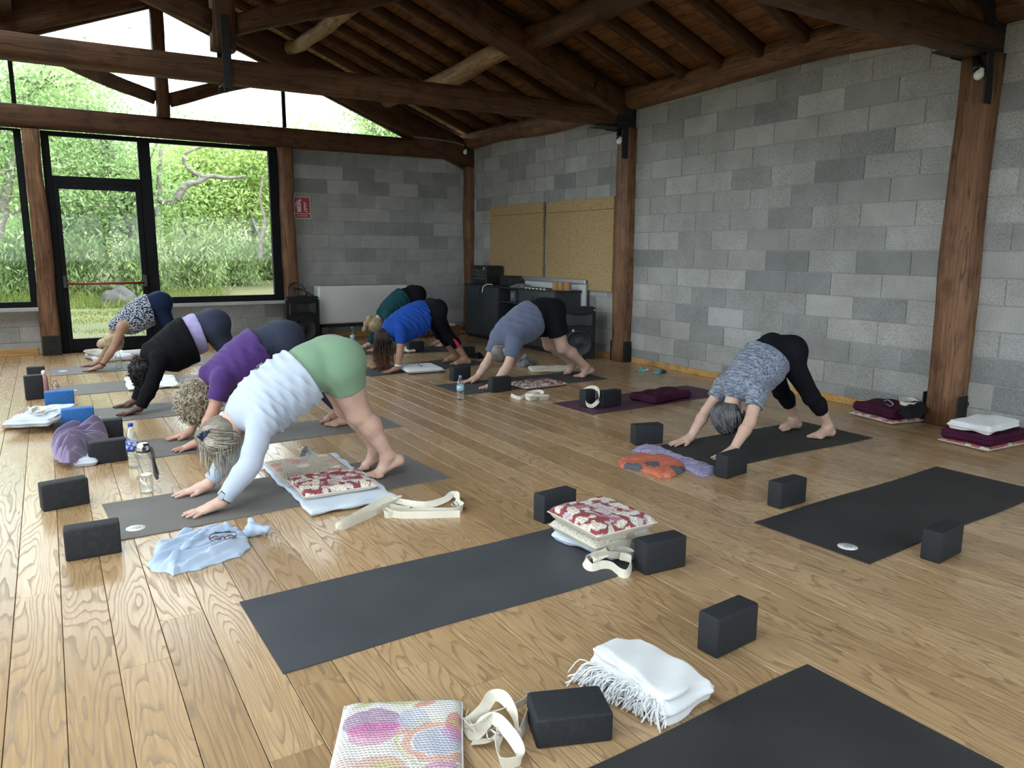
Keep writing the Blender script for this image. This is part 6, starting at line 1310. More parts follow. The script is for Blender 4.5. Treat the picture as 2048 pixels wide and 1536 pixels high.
        # hand: palm from four metacarpals, four fingers of unequal length, thumb off the inner side
        tip = V3(P['tip'][0], Yc+s*P['tip'][1], 0); z0 = P.get('mz', 0.005); fd = tip-V3(wr[0], wr[1], 0); hl = np.linalg.norm(fd); fd = unit(fd); ld = V3(-fd[1], fd[0], 0)   # ld: lateral
        inner = ld if (ld[1]*(-s)) > 0 else -ld; k_ = hl/0.185
        wb = wr.copy(); wb[2] = wr[2]
        for i, (lo_, kl, sp, fln) in enumerate(((0.030, 0.098, 14, 0.072), (0.010, 0.102, 4, 0.082), (-0.010, 0.098, -6, 0.075), (-0.029, 0.090, -17, 0.058))):
            a_ = wb+inner*lo_*0.55*k_+fd*0.012; kn_ = V3(*wr)+fd*kl*k_+inner*lo_*k_; kn_[2] = z0+0.021
            F.cone(a_, kn_, 0.0165*fl, 0.0125*fl, 0.016)
            t = math.radians(sp); d = fd*math.cos(t)+inner*math.sin(t); pm = kn_+d*fln*0.5*k_+V3(0, 0, 0.001); tp = kn_+d*fln*k_
            pm[2] = z0+0.0165; tp[2] = z0+0.0085
            F.cone(kn_, pm, 0.0103, 0.0090, 0.004); F.cone(pm, tp, 0.0090, 0.0072, 0.004)
        F.cone(wb, wb+fd*0.05*k_-V3(0, 0, 0.012), 0.024*fl, 0.022*fl, 0.02, 1.25)
        tb = V3(*wr)+fd*0.030*k_+inner*0.020; tb[2] = z0+0.024; t1 = tb+fd*0.030*k_+inner*0.030*k_; t1[2] = z0+0.017; t2 = t1+fd*0.030*k_+inner*0.012*k_; t2[2] = z0+0.010
        F.cone(tb, t1, 0.0165, 0.0115, 0.012); F.cone(t1, t2, 0.0110, 0.0085, 0.005)
    # neck and head with face
    F.cone(nk-up*0.02, hd, 0.054*hs, 0.050*hs, 0.03)
    R = np.stack([fwd, side, up])
    F.ell(hd, (0.094*hs, 0.076*hs, 0.100*hs), R, 0.02); F.ell(hd+fwd*0.028*hs-up*0.050*hs, (0.062*hs, 0.056*hs, 0.062*hs), R, 0.03)
    F.ell(hd+fwd*0.062*hs-up*0.092*hs, (0.026*hs, 0.028*hs, 0.022*hs), R, 0.025)
    F.cone(hd+fwd*0.088*hs-up*0.005, hd+fwd*0.108*hs-up*0.040*hs, 0.009*hs, 0.014*hs, 0.012); F.ell(hd+fwd*0.086*hs+up*0.014, (0.014, 0.058*hs, 0.012), R, 0.015)
    for s in (-1, 1):
        F.ell(hd+fwd*0.088*hs+side*s*0.032-up*0.004*hs, (0.014, 0.015, 0.011), R, 0.004, 's'); F.ell(hd-fwd*0.010+side*s*0.078*hs-up*0.020, (0.019*hs, 0.008, 0.031*hs), R, 0.008)
    F.ell(hd+fwd*0.086*hs-up*0.066*hs, (0.011, 0.024, 0.006), R, 0.006); F.ell(hd+fwd*0.083*hs-up*0.077*hs, (0.011, 0.020, 0.006), R, 0.006)
    body = link('body', decimated(F.mesh('body', o0), 0.36), MATS[P['skin']], root)
    for s in (-1, 1):
        c_ = hd+fwd*0.080*hs+side*s*0.032-up*0.004*hs-o0; bm = bmesh.new(); bmesh.ops.create_icosphere(bm, subdivisions=2, radius=0.012); link('eye', bm_mesh(bm, 'eye', True), MATS['eye_white'], root, tuple(c_))
    # ---- trousers
    Q = P['pants']
    G = Field(lo, hi, h*1.65); gx = Q.get('ease', 0.008)
    wc = Q['waist']   # (x, z, nx, nz): everything ahead of this plane is cut away
    G.cone(st[-2][0], st[-1][0], st[-2][1]*0.84+gx, st[-1][1]*0.86+gx, 0.05, max(1, bw/(st[-1][1]*0.86)))
    G.cone(st[-1][0], pel, st[-1][1]*0.84+gx, pr*0.93+gx, 0.05, max(1, bw*1.02/pr))
    for s in (-1, 1):
        hp, kn, an = J('hip', s), J('kn', s), J('an', s); tr, kr, cr_, ar = [v*fl for v in P.get('leg', (0.090, 0.056, 0.054, 0.035))]
        G.ell(hp+V3(0.02, 0, 0.055), (0.115*P.get('butt', 1)+gx, 0.098*P.get('butt', 1)+gx, 0.12*P.get('butt', 1)+gx), k=0.05)
        e = Q['end']; cm = kn+(an-kn)*0.32+V3(0.016, 0, 0.004)
        if e <= 1:
            ax_ = unit(kn-hp); pe = hp+(kn-hp)*e; n_ = unit(ax_+V3(*Q.get('tilt', (0, 0, 0))))
            G.cone(hp, kn, tr+gx+Q.get('flare', 0)*0.5, kr+gx+Q.get('flare', 0), 0.04, clip=[(pe, n_)])
        else:
            G.cone(hp, kn, tr+gx, kr+gx, 0.04); ee = e-1; ax_ = unit(an-kn); pe = kn+(an-kn)*ee
            G.cone(kn, cm, kr*0.93+gx, cr_+gx, 0.03, clip=[(pe, ax_)]); G.cone(cm, an, cr_*0.96+gx, ar+gx, 0.03, clip=[(pe, ax_)]); G.cone(kn+V3(-0.012, 0, 0), kn+V3(-0.012, 0, -0.03), kr*0.75+gx, kr*0.7+gx, 0.02)
    hp0 = pel
    G.disp(lambda X, Y, Z: 0.0022*np.sin((X-hp0[0])*70+(Z-hp0[2])*45+2*np.sin(Y*30))*np.exp(-(((X-hp0[0]+0.02)/0.12)**2+((Z-hp0[2]+0.16)/0.12)**2)))
    G.clip((wc[0], 0, wc[1]), (wc[2], 0, wc[3]))
    pants = link(Q['name'], G.mesh(Q['name'], o0), MATS[Q['mat']], root)
    # ---- shirt
    for S in P['shirts']:
        T = Field(lo, hi, h*1.35); ts = [(V3((a[0]+a[2])/2, Yc, (a[1]+a[3])/2), math.hypot(a[0]-a[2], a[1]-a[3])/2) for a in S['st']]; sw = S.get('w', bw+0.02)
        hem = S['hem']; he_p, he_n = V3((hem[0]+hem[2])/2, Yc, (hem[1]+hem[3])/2), None
        d = unit(V3(hem[2]-hem[0], 0, hem[3]-hem[1])); he_n = V3(-d[2], 0, d[0]); he_n = he_n if he_n[0] > 0 else -he_n
        ext = ts[-1][0]+he_n*0.08
        seq = ts+[(ext, ts[-1][1]*S.get('drop', 1.0))]
        for (a, ra), (b, rb) in zip(seq[:-1], seq[1:]): T.cone(a, b, ra, rb, 0.05, max(1.0, sw/max(ra, rb)))
        ph = S.get('seed', 1); dd = unit(ts[-1][0]-ts[0][0]); fa, ff = S.get('fold', 0.004), S.get('ff', 60)
        vn = unit(np.cross(dd, V3(0, 1, 0))); vn = vn if vn[2] > 0 else -vn
        T.clip(tuple(he_p), tuple(he_n))
        if S.get('sleeve') is not None:
            for s in (-1, 1):
                sh, el, wr = J('sh', s), J('el', s), J('wr', s); e = S['sleeve']; g = S.get('ease', 0.010); a4 = [v*fl for v in P.get('arm', (0.050, 0.040, 0.040, 0.027))]
                T.cone(sh, ts[0][0]*0.4+ts[1][0]*0.6+V3(0, s*0.07, 0), a4[0]*1.15+g, 0.075+g, 0.05)
                if e <= 1:
                    pe = sh+(el-sh)*e; T.cone(sh, el, a4[0]+g+S.get('flare', 0.004), a4[1]+g+S.get('flare', 0.004), 0.03, clip=[(pe, unit(el-sh))])
                else:
                    fm = el+(wr-el)*0.28; pe = el+(wr-el)*(e-1); c_ = [(pe, unit(wr-el))]
                    T.cone(sh, el, a4[0]+g, a4[1]+g, 0.03); T.cone(el, fm, a4[1]*0.95+g, a4[2]*1.02+g, 0.02, clip=c_); T.cone(fm, wr, a4[2]+g, a4[3]+g*0.9, 0.02, 1.1, clip=c_)
        # collar: the neck passes through, everything past the neck base goes
        cp = nk-up*S.get('collar', 0.0)
        T.cone(nk-up*0.05, nk+up*0.02, 0.066*hs, 0.062*hs, 0.02, clip=[(cp, up)]); 
        c1 = ts[0][0]
        def folds(X, Y, Z):
            u = (X-c1[0])*dd[0]+(Z-c1[2])*dd[2]; v = (X-c1[0])*vn[0]+(Z-c1[2])*vn[2]
            warp = 0.35*np.sin(Y*14+ph)+0.5*np.sin(v*9+ph*2)+0.35*np.sin(u*13+Y*9)
            slant = S.get('slant', 0.0)*v
            a = np.sin((u+slant)*ff+warp*2.4); b = np.sin((u*0.8-slant*0.6)*ff*1.7+warp*3.1+ph)
            m = np.clip((u+0.02)/0.12, 0, 1)
            return fa*(np.abs(a)*1.6-0.9+0.4*b)*m*(0.55+0.45*np.sin(Y*11+v*13+ph))+0.0016*np.sin(X*55+Y*31+Z*47+ph)
        T.disp(folds)
        T.clip(tuple(he_p+he_n*0.0), tuple(he_n), lo=ext-0.30, hi=ext+0.30) if S.get('reclip', True) else None
        me = T.mesh(S['name'], o0); so = link(S['name'], me, MATS[S['mat']], root)
        P.setdefault('_shirt', []).append(so)
    # ---- hair
    Hh = P['hair']; r = np.random.RandomState(P.get('seed', 1)+50)
    K = Field(hd-0.26, hd+0.26, min(h, 0.005)); g = Hh.get('thick', 0.010)
    def strands(X, Y, Z):
        a = (X-hd[0])*side[0]+(Y-hd[1])*side[1]+(Z-hd[2])*side[2]; b = (X-hd[0])*fwd[0]+(Y-hd[1])*fwd[1]+(Z-hd[2])*fwd[2]; c = (X-hd[0])*up[0]+(Y-hd[1])*up[1]+(Z-hd[2])*up[2]
        q = np.arctan2(a, b+0.02); return -Hh.get('groove', 0.0018)*(np.sin(q*34+6*c*6)+0.6*np.sin(q*71+c*40))-Hh.get('curl', 0.0)*wav(X, Y, Z, Hh.get('cf', 150), 9, 7)
    fp, fn = hd+fwd*0.052*hs+up*0.0, unit(fwd*0.92-up*0.45)
    K.ell(hd-fwd*0.006, (0.096*hs+g, 0.080*hs+g, 0.103*hs+g), R, 0.01, clip=[(fp, fn)], f=strands)
    nf = hd-up*Hh.get('nape', 0.085)*hs
    K.clip(tuple(nf), tuple(-up*1.0))
    for b in Hh.get('blobs', ()): K.ell(hd+fwd*b[0]+side*b[1]+up*b[2], b[3:6], R, 0.02, f=strands)
    link('hair', K.mesh('hair', o0), MATS[Hh['mat']], root)
    ns = Hh.get('strands', 0); nc = Hh.get('comb', 0)
    ex = lambda n_, e=0.0: hd+fwd*n_.dot(fwd)*(0.094*hs+g+e)+side*n_.dot(side)*(0.078*hs+g+e)+up*n_.dot(up)*(0.101*hs+g+e)
    def rootdir():
        th = Hh.get('fan', (0.9, 2*PI-0.9)); q = th[0]+(th[1]-th[0])*r.rand(); e = Hh.get('elev', (-0.5, 1.2)); el_ = e[0]+(e[1]-e[0])*r.rand()
        return fwd*math.cos(q)*math.cos(el_)+side*math.sin(q)*math.cos(el_)+up*math.sin(el_)
    if ns or nc:
        bmx = bmesh.new(); rr = Hh.get('rad', 0.0022)
        def put(pts, r0, r1=0.35, n=4):
            me = tube_me('t', [tuple(a-o0) for a in pts], list(np.linspace(r0, r0*r1, len(pts))), n); bmx.from_mesh(me); bpy.data.meshes.remove(me)
        td = Hh.get('target', (-0.9, 0, 0.3)); td = unit(fwd*td[0]+side*td[1]+up*td[2])
        for i in range(nc):              # locks combed over the scalp towards one point
            n_ = rootdir(); fr = Hh.get('reach', 1.0)*(0.75+0.3*r.rand()); jit = 0.22*r.randn(3); e = 0.001+0.006*r.rand()
            put([ex(unit(n_*(1-t)+unit(td+jit*(1-0.6*Hh.get('reach', 1)))*t), e+0.004*math.sin(t*PI)) for t in np.linspace(0, min(fr, 1.0), 7)], rr*(0.8+0.7*r.rand()))
        for i in range(ns):
            n_ = rootdir(); p = ex(n_); L_ = Hh['len']*(0.6+0.6*r.rand())
            if Hh.get('helix'):          # springy curls
                ax_ = unit(n_*0.7+V3(0, 0, -0.55)+0.5*r.randn(3)); a1 = unit(np.cross(ax_, V3(0.3, 0.5, 0.8))); b1 = np.cross(ax_, a1); hr = Hh['helix']*(0.6+0.7*r.rand()); ph = r.rand()*6.28; pts = []
                for j in range(13):
                    t = j/12; w_ = ph+t*2*PI*Hh.get('turns', 1.7); pt = p-n_*0.012+ax_*L_*t+(a1*math.cos(w_)+b1*math.sin(w_))*hr; pt[2] = max(pt[2], 0.012); pts.append(pt)
                put(pts, rr, 0.6, 5); continue
            pts = [p-n_*0.006]; m = Hh.get('segs', 6); dv = unit(n_*Hh.get('out', 0.5)+V3(*Hh.get('flow', (0, 0, -1)))*0.8+0.25*r.randn(3)); ph = r.rand()*6.28
            for j in range(m):
                dv = unit(dv+V3(0, 0, -1)*Hh.get('grav', 0.35)+0.12*r.randn(3)); p = p+dv*L_/m; p2 = p+Hh.get('kink', 0.0)*V3(math.sin(ph+j*2.1), math.cos(ph+j*2.1), math.sin(j*1.3+ph)*0.5)
                p2[2] = max(p2[2], 0.012); pts.append(p2)
            put(pts, rr)
        link('hair_strands', bm_mesh(bmx, 'hair_strands', True), MATS[Hh.get('mat2', Hh['mat'])], root, kind='stuff')
    P['_f'] = (root, o0, hd, up, fwd, side)
    return root
def wrist_band(P, s, name, mat, w=0.02, label=None, face=None, t=0.06):
    root, o0 = P['_f'][:2]; f = P['Yc']; wr = V3(P['wr'][0], f+s*P['wr'][2], P['wr'][1]); el = V3(P['el'][0], f+s*P['el'][2], P['el'][1]); d = unit(el-wr); c = wr+d*t
    a = unit(np.cross(d, V3(0, 1, 0))); b = np.cross(d, a); R_ = 0.0335*P.get('limb', 1)+0.003; v = []; F_ = []; n = 24
    for i in range(n):
        q = 2*PI*i/n
        for rad, off in ((R_, -w/2), (R_+0.003, -w/2), (R_+0.003, w/2), (R_, w/2)): v.append(c+(a*math.cos(q)+b*math.sin(q)*1.1)*rad+d*off-o0)
    for i in range(n):
        for k in range(4): F_.append((i*4+k, ((i+1) % n)*4+k, ((i+1) % n)*4+(k+1) % 4, i*4+(k+1) % 4))
    o = link(name, fast_mesh(name, v, F_, False), MATS[mat], root)
    if face:
        n_ = unit(V3(-0.55, -0.75 if s < 0 else -0.5, 0.45)); n_ = unit(n_-d*n_.dot(d)); p = c+n_*(R_+0.006)-o0; m = frame_of(p-n_*0.004, p+n_*0.01); m2 = Matrix((Vector(np.cross(d, n_)), Vector(d), Vector(n_))).transposed().to_4x4(); m2.translation = Vector(p)
        bm = bmesh.new(); bx(bm, (0, 0, 0), (0.034, 0.040, 0.010), bev=0.005, seg=2, M=m2); link('watch_case', bm_mesh(bm, 'watch_case'), MATS['silver_print'], o)
        bm = bmesh.new(); bx(bm, (0, 0, 0.0058), (0.030, 0.036, 0.003), bev=0.0008, M=m2); wf = link('watch_face', bm_mesh(bm, 'watch_face'), MATS['speaker_cloth'], o)
def shirt_side_y(P, x, z, i=0):
    """y of the near side of the shirt at (x, z)"""
    so = P['_shirt'][i]; o0 = P['_f'][1]; ok, loc, n, _ = so.ray_cast(Vector((x-o0[0], -2, z)), Vector((0, 1, 0)))
    return (loc.y+o0[1], n) if ok else (P['Yc']-0.18, Vector((0, -1, 0)))
# 1: white top, green shorts (nearest on the left)
p4 = dict(label='person in white long sleeved top and green shorts in downward dog', seed=4, vox=0.0042, skin='skin_fair', Yc=4.23, Yf=4.29, foot_off=0.10, limb=1.08, top=0.90, bw=0.168, butt=1.04, leg=(0.108, 0.066, 0.060, 0.036), arm=(0.056, 0.044, 0.042, 0.028),
 tip=(0.49, 0.20), wr=(0.68, 0.050, 0.18), el=(0.835, 0.235, 0.19), sh=(0.925, 0.465, 0.155), hip=(1.385, 0.685, 0.090), kn=(1.495, 0.425, 0.10), an=(1.675, 0.140), heel=(1.745, 0.095), ball=(1.605, 0.030), toe=(1.545, 0.018),
 head=(0.735, 4.23, 0.365), neck=(0.82, 4.23, 0.475), headup=(-0.45, 0, -0.9), torso=[(0.84, 0.575, 0.90, 0.41), (0.94, 0.68, 1.00, 0.40), (1.07, 0.77, 1.17, 0.47), (1.16, 0.825, 1.30, 0.57)], pelvis=(1.335, 0.735, 0.150),
 pants=dict(name='shorts', mat='shorts_green', end=0.42, flare=0.004, tilt=(-0.0, 0, 0.0), waist=(1.155, 0.70, -0.87, -0.5)),
 shirts=[dict(name='long_sleeved_top', mat='top_white', st=[(0.835, 0.575, 0.905, 0.39), (0.93, 0.682, 1.00, 0.355), (1.05, 0.762, 1.14, 0.44), (1.12, 0.808, 1.27, 0.525)], hem=(1.10, 0.815, 1.285, 0.52), w=0.195, sleeve=1.88, ease=0.012, fold=0.0085, ff=66, slant=0.35, seed=2, collar=-0.005)],
 hair=dict(mat='hair_ash', thick=0.011, groove=0.0008, strands=170, comb=420, target=(-0.92, -0.25, 0.25), len=0.13, rad=0.0024, grav=0.5, out=0.15, fan=(0.35, 2*PI-0.35), elev=(-0.5, 1.3), flow=(0.1, 0, -1), nape=0.10, blobs=((-0.085, -0.01, 0.03, 0.045, 0.05, 0.05),)))
person(p4); wrist_band(p4, -1, 'wrist_watch', 'black_plastic', 0.022, face=True, t=0.035)
root, o0, hd, up, fwd, side = p4['_f']
q = hd-fwd*0.10+up*0.035+V3(0, -0.055, 0)-o0
bm = bmesh.new()
for k in range(5): bx(bm, (0, 0, 0), (0.012, 0.008, 0.042), bev=0.003, M=Matrix.Translation(q+V3(-0.012+0.008*k, 0.012*math.sin(k), 0.006*k)) @ Matrix.Rotation(0.35*k-0.7, 4, 'Y'))
link('hair_clip', bm_mesh(bm, 'hair_clip'), M('clip_blue', (0.012, 0.02, 0.06), 0.3), root)
# 2: purple tee
p3 = dict(label='person in purple t-shirt and slate leggings in downward dog, curly sandy hair', seed=3, vox=0.005, skin='skin_rosy', Yc=5.62, Yf=5.72, foot_off=0.09, top=0.88, bw=0.165, leg=(0.098, 0.060, 0.056, 0.036),
 tip=(0.625, 0.19), wr=(0.795, 0.050, 0.17), el=(0.895, 0.245, 0.18), sh=(0.985, 0.475, 0.155), hip=(1.44, 0.675, 0.090), kn=(1.66, 0.385, 0.10), an=(1.925, 0.085), heel=(1.965, 0.037), ball=(1.815, 0.026), toe=(1.755, 0.018),
 head=(0.835, 5.62, 0.315), neck=(0.90, 5.62, 0.455), headup=(-0.35, 0, -0.94), torso=[(0.93, 0.565, 1.0, 0.40), (1.05, 0.66, 1.12, 0.39), (1.16, 0.745, 1.28, 0.47), (1.25, 0.79, 1.38, 0.56)], pelvis=(1.40, 0.705, 0.145),
 pants=dict(name='leggings', mat='leggings_slate', end=1.85, waist=(1.24, 0.68, -0.85, -0.5), ease=0.006),
 shirts=[dict(name='t_shirt', mat='tee_purple', st=[(0.925, 0.565, 1.00, 0.385), (1.03, 0.655, 1.115, 0.335), (1.13, 0.735, 1.25, 0.41), (1.20, 0.785, 1.345, 0.52)], hem=(1.21, 0.80, 1.365, 0.50), w=0.195, sleeve=0.62, ease=0.016, flare=0.008, fold=0.0085, ff=52, slant=0.6, seed=3)],
 hair=dict(mat='hair_sand', thick=0.026, groove=0.0, curl=0.020, cf=85, strands=560, len=0.075, rad=0.0048, helix=0.014, nape=0.10, fan=(0.3, 2*PI-0.3), elev=(-1.25, 1.4)))
person(p3)
bm = bmesh.new(); root, o0 = p3['_f'][:2]
for row, (x, z) in enumerate(((1.205, 0.555), (1.212, 0.542), (1.205, 0.529), (1.165, 0.520), (1.172, 0.508), (1.160, 0.496))):
    for k in range(4 if row != 2 else 3):
        xx, zz = x+0.011*k, z+0.0065*k; y, n = shirt_side_y(p3, xx, zz)
        m = Matrix.Translation((xx-o0[0], y-o0[1]-0.002, zz)) @ Matrix.Rotation(-0.55, 4, 'Y'); bx(bm, (0, 0, 0), (0.008, 0.002, 0.006), M=m)
link('shirt_print', bm_mesh(bm, 'shirt_print'), MATS['sign_white'], root)
# 3: black sweater
p2 = dict(label='person in black sweater with lavender shirt tail in downward dog', seed=2, vox=0.0055, skin='skin_dark', Yc=7.06, Yf=7.08, foot_off=0.10, top=0.88, bw=0.16, leg=(0.096, 0.060, 0.056, 0.036),
 tip=(0.39, 0.20), wr=(0.565, 0.050, 0.18), el=(0.66, 0.225, 0.18), sh=(0.755, 0.455, 0.155), hip=(1.21, 0.665, 0.092), kn=(1.38, 0.385, 0.10), an=(1.60, 0.085), heel=(1.64, 0.037), ball=(1.49, 0.026), toe=(1.43, 0.018),
 head=(0.645, 7.06, 0.335), neck=(0.685, 7.06, 0.465), headup=(-0.2, 0, -0.97), torso=[(0.69, 0.565, 0.79, 0.40), (0.80, 0.655, 0.90, 0.38), (0.93, 0.745, 1.05, 0.46), (1.04, 0.795, 1.16, 0.56)], pelvis=(1.185, 0.705, 0.140),
 pants=dict(name='leggings', mat='leggings_slate', end=1.85, waist=(1.06, 0.68, -0.88, -0.45), ease=0.006),
 shirts=[dict(name='undershirt', mat='shirt_lavender', st=[(0.82, 0.66, 0.92, 0.42), (0.92, 0.74, 1.04, 0.44), (1.03, 0.79, 1.14, 0.485)], hem=(1.065, 0.805, 1.155, 0.47), w=0.18, fold=0.004, ff=30, slant=2.0, seed=5),
         dict(name='sweater', mat='sweater_black', st=[(0.675, 0.575, 0.80, 0.37), (0.80, 0.662, 0.92, 0.33), (0.90, 0.735, 1.04, 0.385), (0.945, 0.765, 1.075, 0.415)], hem=(0.955, 0.785, 1.085, 0.395), w=0.21, sleeve=1.93, ease=0.018, fold=0.004, ff=40, seed=6)],
 hair=dict(mat='hair_dark', thick=0.022, groove=0.0, curl=0.012, cf=110, strands=480, len=0.05, rad=0.004, helix=0.009, nape=0.09, fan=(0.3, 2*PI-0.3), elev=(-1.2, 1.4), mat2='hair_dark'))
person(p2)
# 4: leopard top
p1 = dict(label='person in leopard print top and navy leggings in downward dog by the glass door', seed=1, vox=0.006, skin='skin_tan', Yc=9.79, foot_off=0.10, top=0.89, bw=0.15, limb=0.98, leg=(0.090, 0.055, 0.052, 0.034),
 tip=(0.245, 0.22), wr=(0.43, 0.050, 0.20), el=(0.565, 0.235, 0.19), sh=(0.675, 0.465, 0.15), hip=(1.10, 0.685, 0.088), kn=(1.215, 0.385, 0.10), an=(1.38, 0.085), heel=(1.42, 0.037), ball=(1.27, 0.026), toe=(1.21, 0.018),
 head=(0.60, 9.79, 0.305), neck=(0.625, 9.79, 0.445), headup=(0.12, 0, -0.99), torso=[(0.64, 0.56, 0.72, 0.41), (0.74, 0.665, 0.82, 0.43), (0.86, 0.755, 0.95, 0.52), (0.95, 0.82, 1.05, 0.58)], pelvis=(1.08, 0.73, 0.130),
 pants=dict(name='leggings', mat='leggings_navy', end=1.9, waist=(0.95, 0.70, -0.88, -0.45), ease=0.006),
 shirts=[dict(name='sleeveless_top', mat='leopard', st=[(0.63, 0.57, 0.72, 0.40), (0.73, 0.672, 0.81, 0.385), (0.85, 0.765, 0.94, 0.44), (0.94, 0.822, 1.02, 0.50)], hem=(0.965, 0.845, 1.05, 0.475), w=0.175, fold=0.003, ff=45, seed=7)],
 hair=dict(mat='hair_blond', thick=0.010, groove=0.003, nape=0.09, blobs=((-0.12, -0.01, 0.0, 0.055, 0.052, 0.05), (-0.155, -0.02, 0.02, 0.03, 0.03, 0.03)), comb=220, target=(-1, 0, 0.05), rad=0.0028, fan=(0.4, 2*PI-0.4), elev=(-0.5, 1.3)))
person(p1); wrist_band(p1, -1, 'bracelet', 'glasses_frame', 0.014, t=0.03)
# 5: teal top, farthest back
p5 = dict(label='person in teal top and black leggings farthest back, partly hidden behind the blue shirt', seed=5, vox=0.006, skin='skin_fair', Yc=9.86, Yf=9.75, foot_off=0.10, top=0.91, bw=0.15,
 tip=(3.60, 0.22), wr=(3.78, 0.050, 0.19), el=(3.875, 0.235, 0.18), sh=(3.95, 0.465, 0.15), hip=(4.395, 0.69, 0.088), kn=(4.57, 0.40, 0.10), an=(4.80, 0.09), heel=(4.84, 0.037), ball=(4.69, 0.026), toe=(4.63, 0.018),
 head=(3.83, 9.86, 0.34), neck=(3.885, 9.86, 0.465), headup=(-0.3, 0, -0.95), torso=[(3.90, 0.565, 4.0, 0.41), (4.0, 0.67, 4.10, 0.43), (4.11, 0.765, 4.22, 0.53), (4.20, 0.82, 4.32, 0.60)], pelvis=(4.37, 0.735, 0.135),
 pants=dict(name='leggings', mat='leggings_black', end=1.8, waist=(4.19, 0.70, -0.88, -0.45), ease=0.006),
 shirts=[dict(name='top', mat='top_teal', st=[(3.89, 0.575, 3.99, 0.40), (3.98, 0.675, 4.09, 0.41), (4.09, 0.77, 4.21, 0.50), (4.15, 0.812, 4.29, 0.585)], hem=(4.17, 0.835, 4.32, 0.565), w=0.17, sleeve=1.9, ease=0.01, fold=0.004, ff=45, seed=8)],
 hair=dict(mat='hair_blond', thick=0.010, groove=0.003, nape=0.09, blobs=((-0.11, -0.03, -0.05, 0.045, 0.045, 0.05), (-0.13, -0.05, 0.03, 0.04, 0.04, 0.045), (-0.135, -0.06, 0.10, 0.03, 0.03, 0.04)), strands=60, len=0.06, rad=0.002, fan=(PI-0.9, PI+0.9), elev=(-0.5, 0.7), grav=0.2))
person(p5)
# 6: blue tee, long dark hair
p6 = dict(label='person in royal blue shirt in downward dog, long dark hair hanging', seed=6, vox=0.0055, skin='skin_tan', Yc=8.03, Yf=8.13, foot_off=0.13, top=0.86, bw=0.155, limb=0.98,
 tip=(3.095, 0.20), wr=(3.28, 0.050, 0.18), el=(3.315, 0.24, 0.18), sh=(3.345, 0.465, 0.155), hip=(3.81, 0.625, 0.092), kn=(4.0, 0.37, 0.12), an=(4.215, 0.088), heel=(4.26, 0.037), ball=(4.10, 0.026), toe=(4.04, 0.018),
 head=(3.20, 8.03, 0.375), neck=(3.27, 8.03, 0.485), headup=(-0.15, 0, -0.99), torso=[(3.24, 0.565, 3.38, 0.41), (3.38, 0.665, 3.48, 0.39), (3.53, 0.735, 3.62, 0.43), (3.65, 0.765, 3.74, 0.50)], pelvis=(3.775, 0.655, 0.135),
 pants=dict(name='capri_leggings', mat='leggings_black', end=1.52, waist=(3.62, 0.62, -0.92, -0.35), ease=0.007),
 shirts=[dict(name='t_shirt', mat='tee_blue', st=[(3.225, 0.57, 3.37, 0.39), (3.37, 0.672, 3.48, 0.33), (3.53, 0.745, 3.61, 0.375), (3.64, 0.775, 3.69, 0.43)], hem=(3.69, 0.80, 3.72, 0.40), w=0.185, sleeve=0.62, ease=0.014, flare=0.006, fold=0.008, ff=55, slant=0.3, seed=9)],
 hair=dict(mat='hair_brown', thick=0.018, groove=0.004, strands=260, len=0.30, rad=0.0032, grav=1.2, out=0.1, fan=(0.6, 2*PI-0.6), elev=(0.0, 1.25), segs=7, nape=0.12, mat2='hair_dipped', kink=0.002))
person(p6)
root, o0 = p6['_f'][:2]; wrist_band(p6, -1, 'white_bracelet', 'white_plastic', 0.02, t=0.03)
pants6 = [c for c in root.children if c.name.startswith('capri')][0]
kn, an = V3(4.0, 8.0, 0.37), V3(4.215, 8.0, 0.088); d = an-kn; nx_ = unit(V3(-d[2], 0, d[0])); bm = bmesh.new(); rows = []
for i in range(8):
    t = 0.14+0.37*i/7; c_ = kn+d*t; wd = 0.010+0.034*i/7; row_ = []
    for k in range(5):
        p = c_+nx_*(0.006+(k-2)/2*wd*0.62); ok, loc, n, _ = pants6.ray_cast(Vector((p[0]-o0[0], -2, p[2])), Vector((0, 1, 0)))
        row_.append(bm.verts.new((loc.x, loc.y-0.003, loc.z)) if ok else None)
    rows.append(row_)
for i in range(7):
    for k in range(4):
        q = (rows[i][k], rows[i][k+1], rows[i+1][k+1], rows[i+1][k])
        if None not in q: bm.faces.new(q)
link('coral_panel', bm_mesh(bm, 'coral_panel', True), MATS['coral_panel'], root)
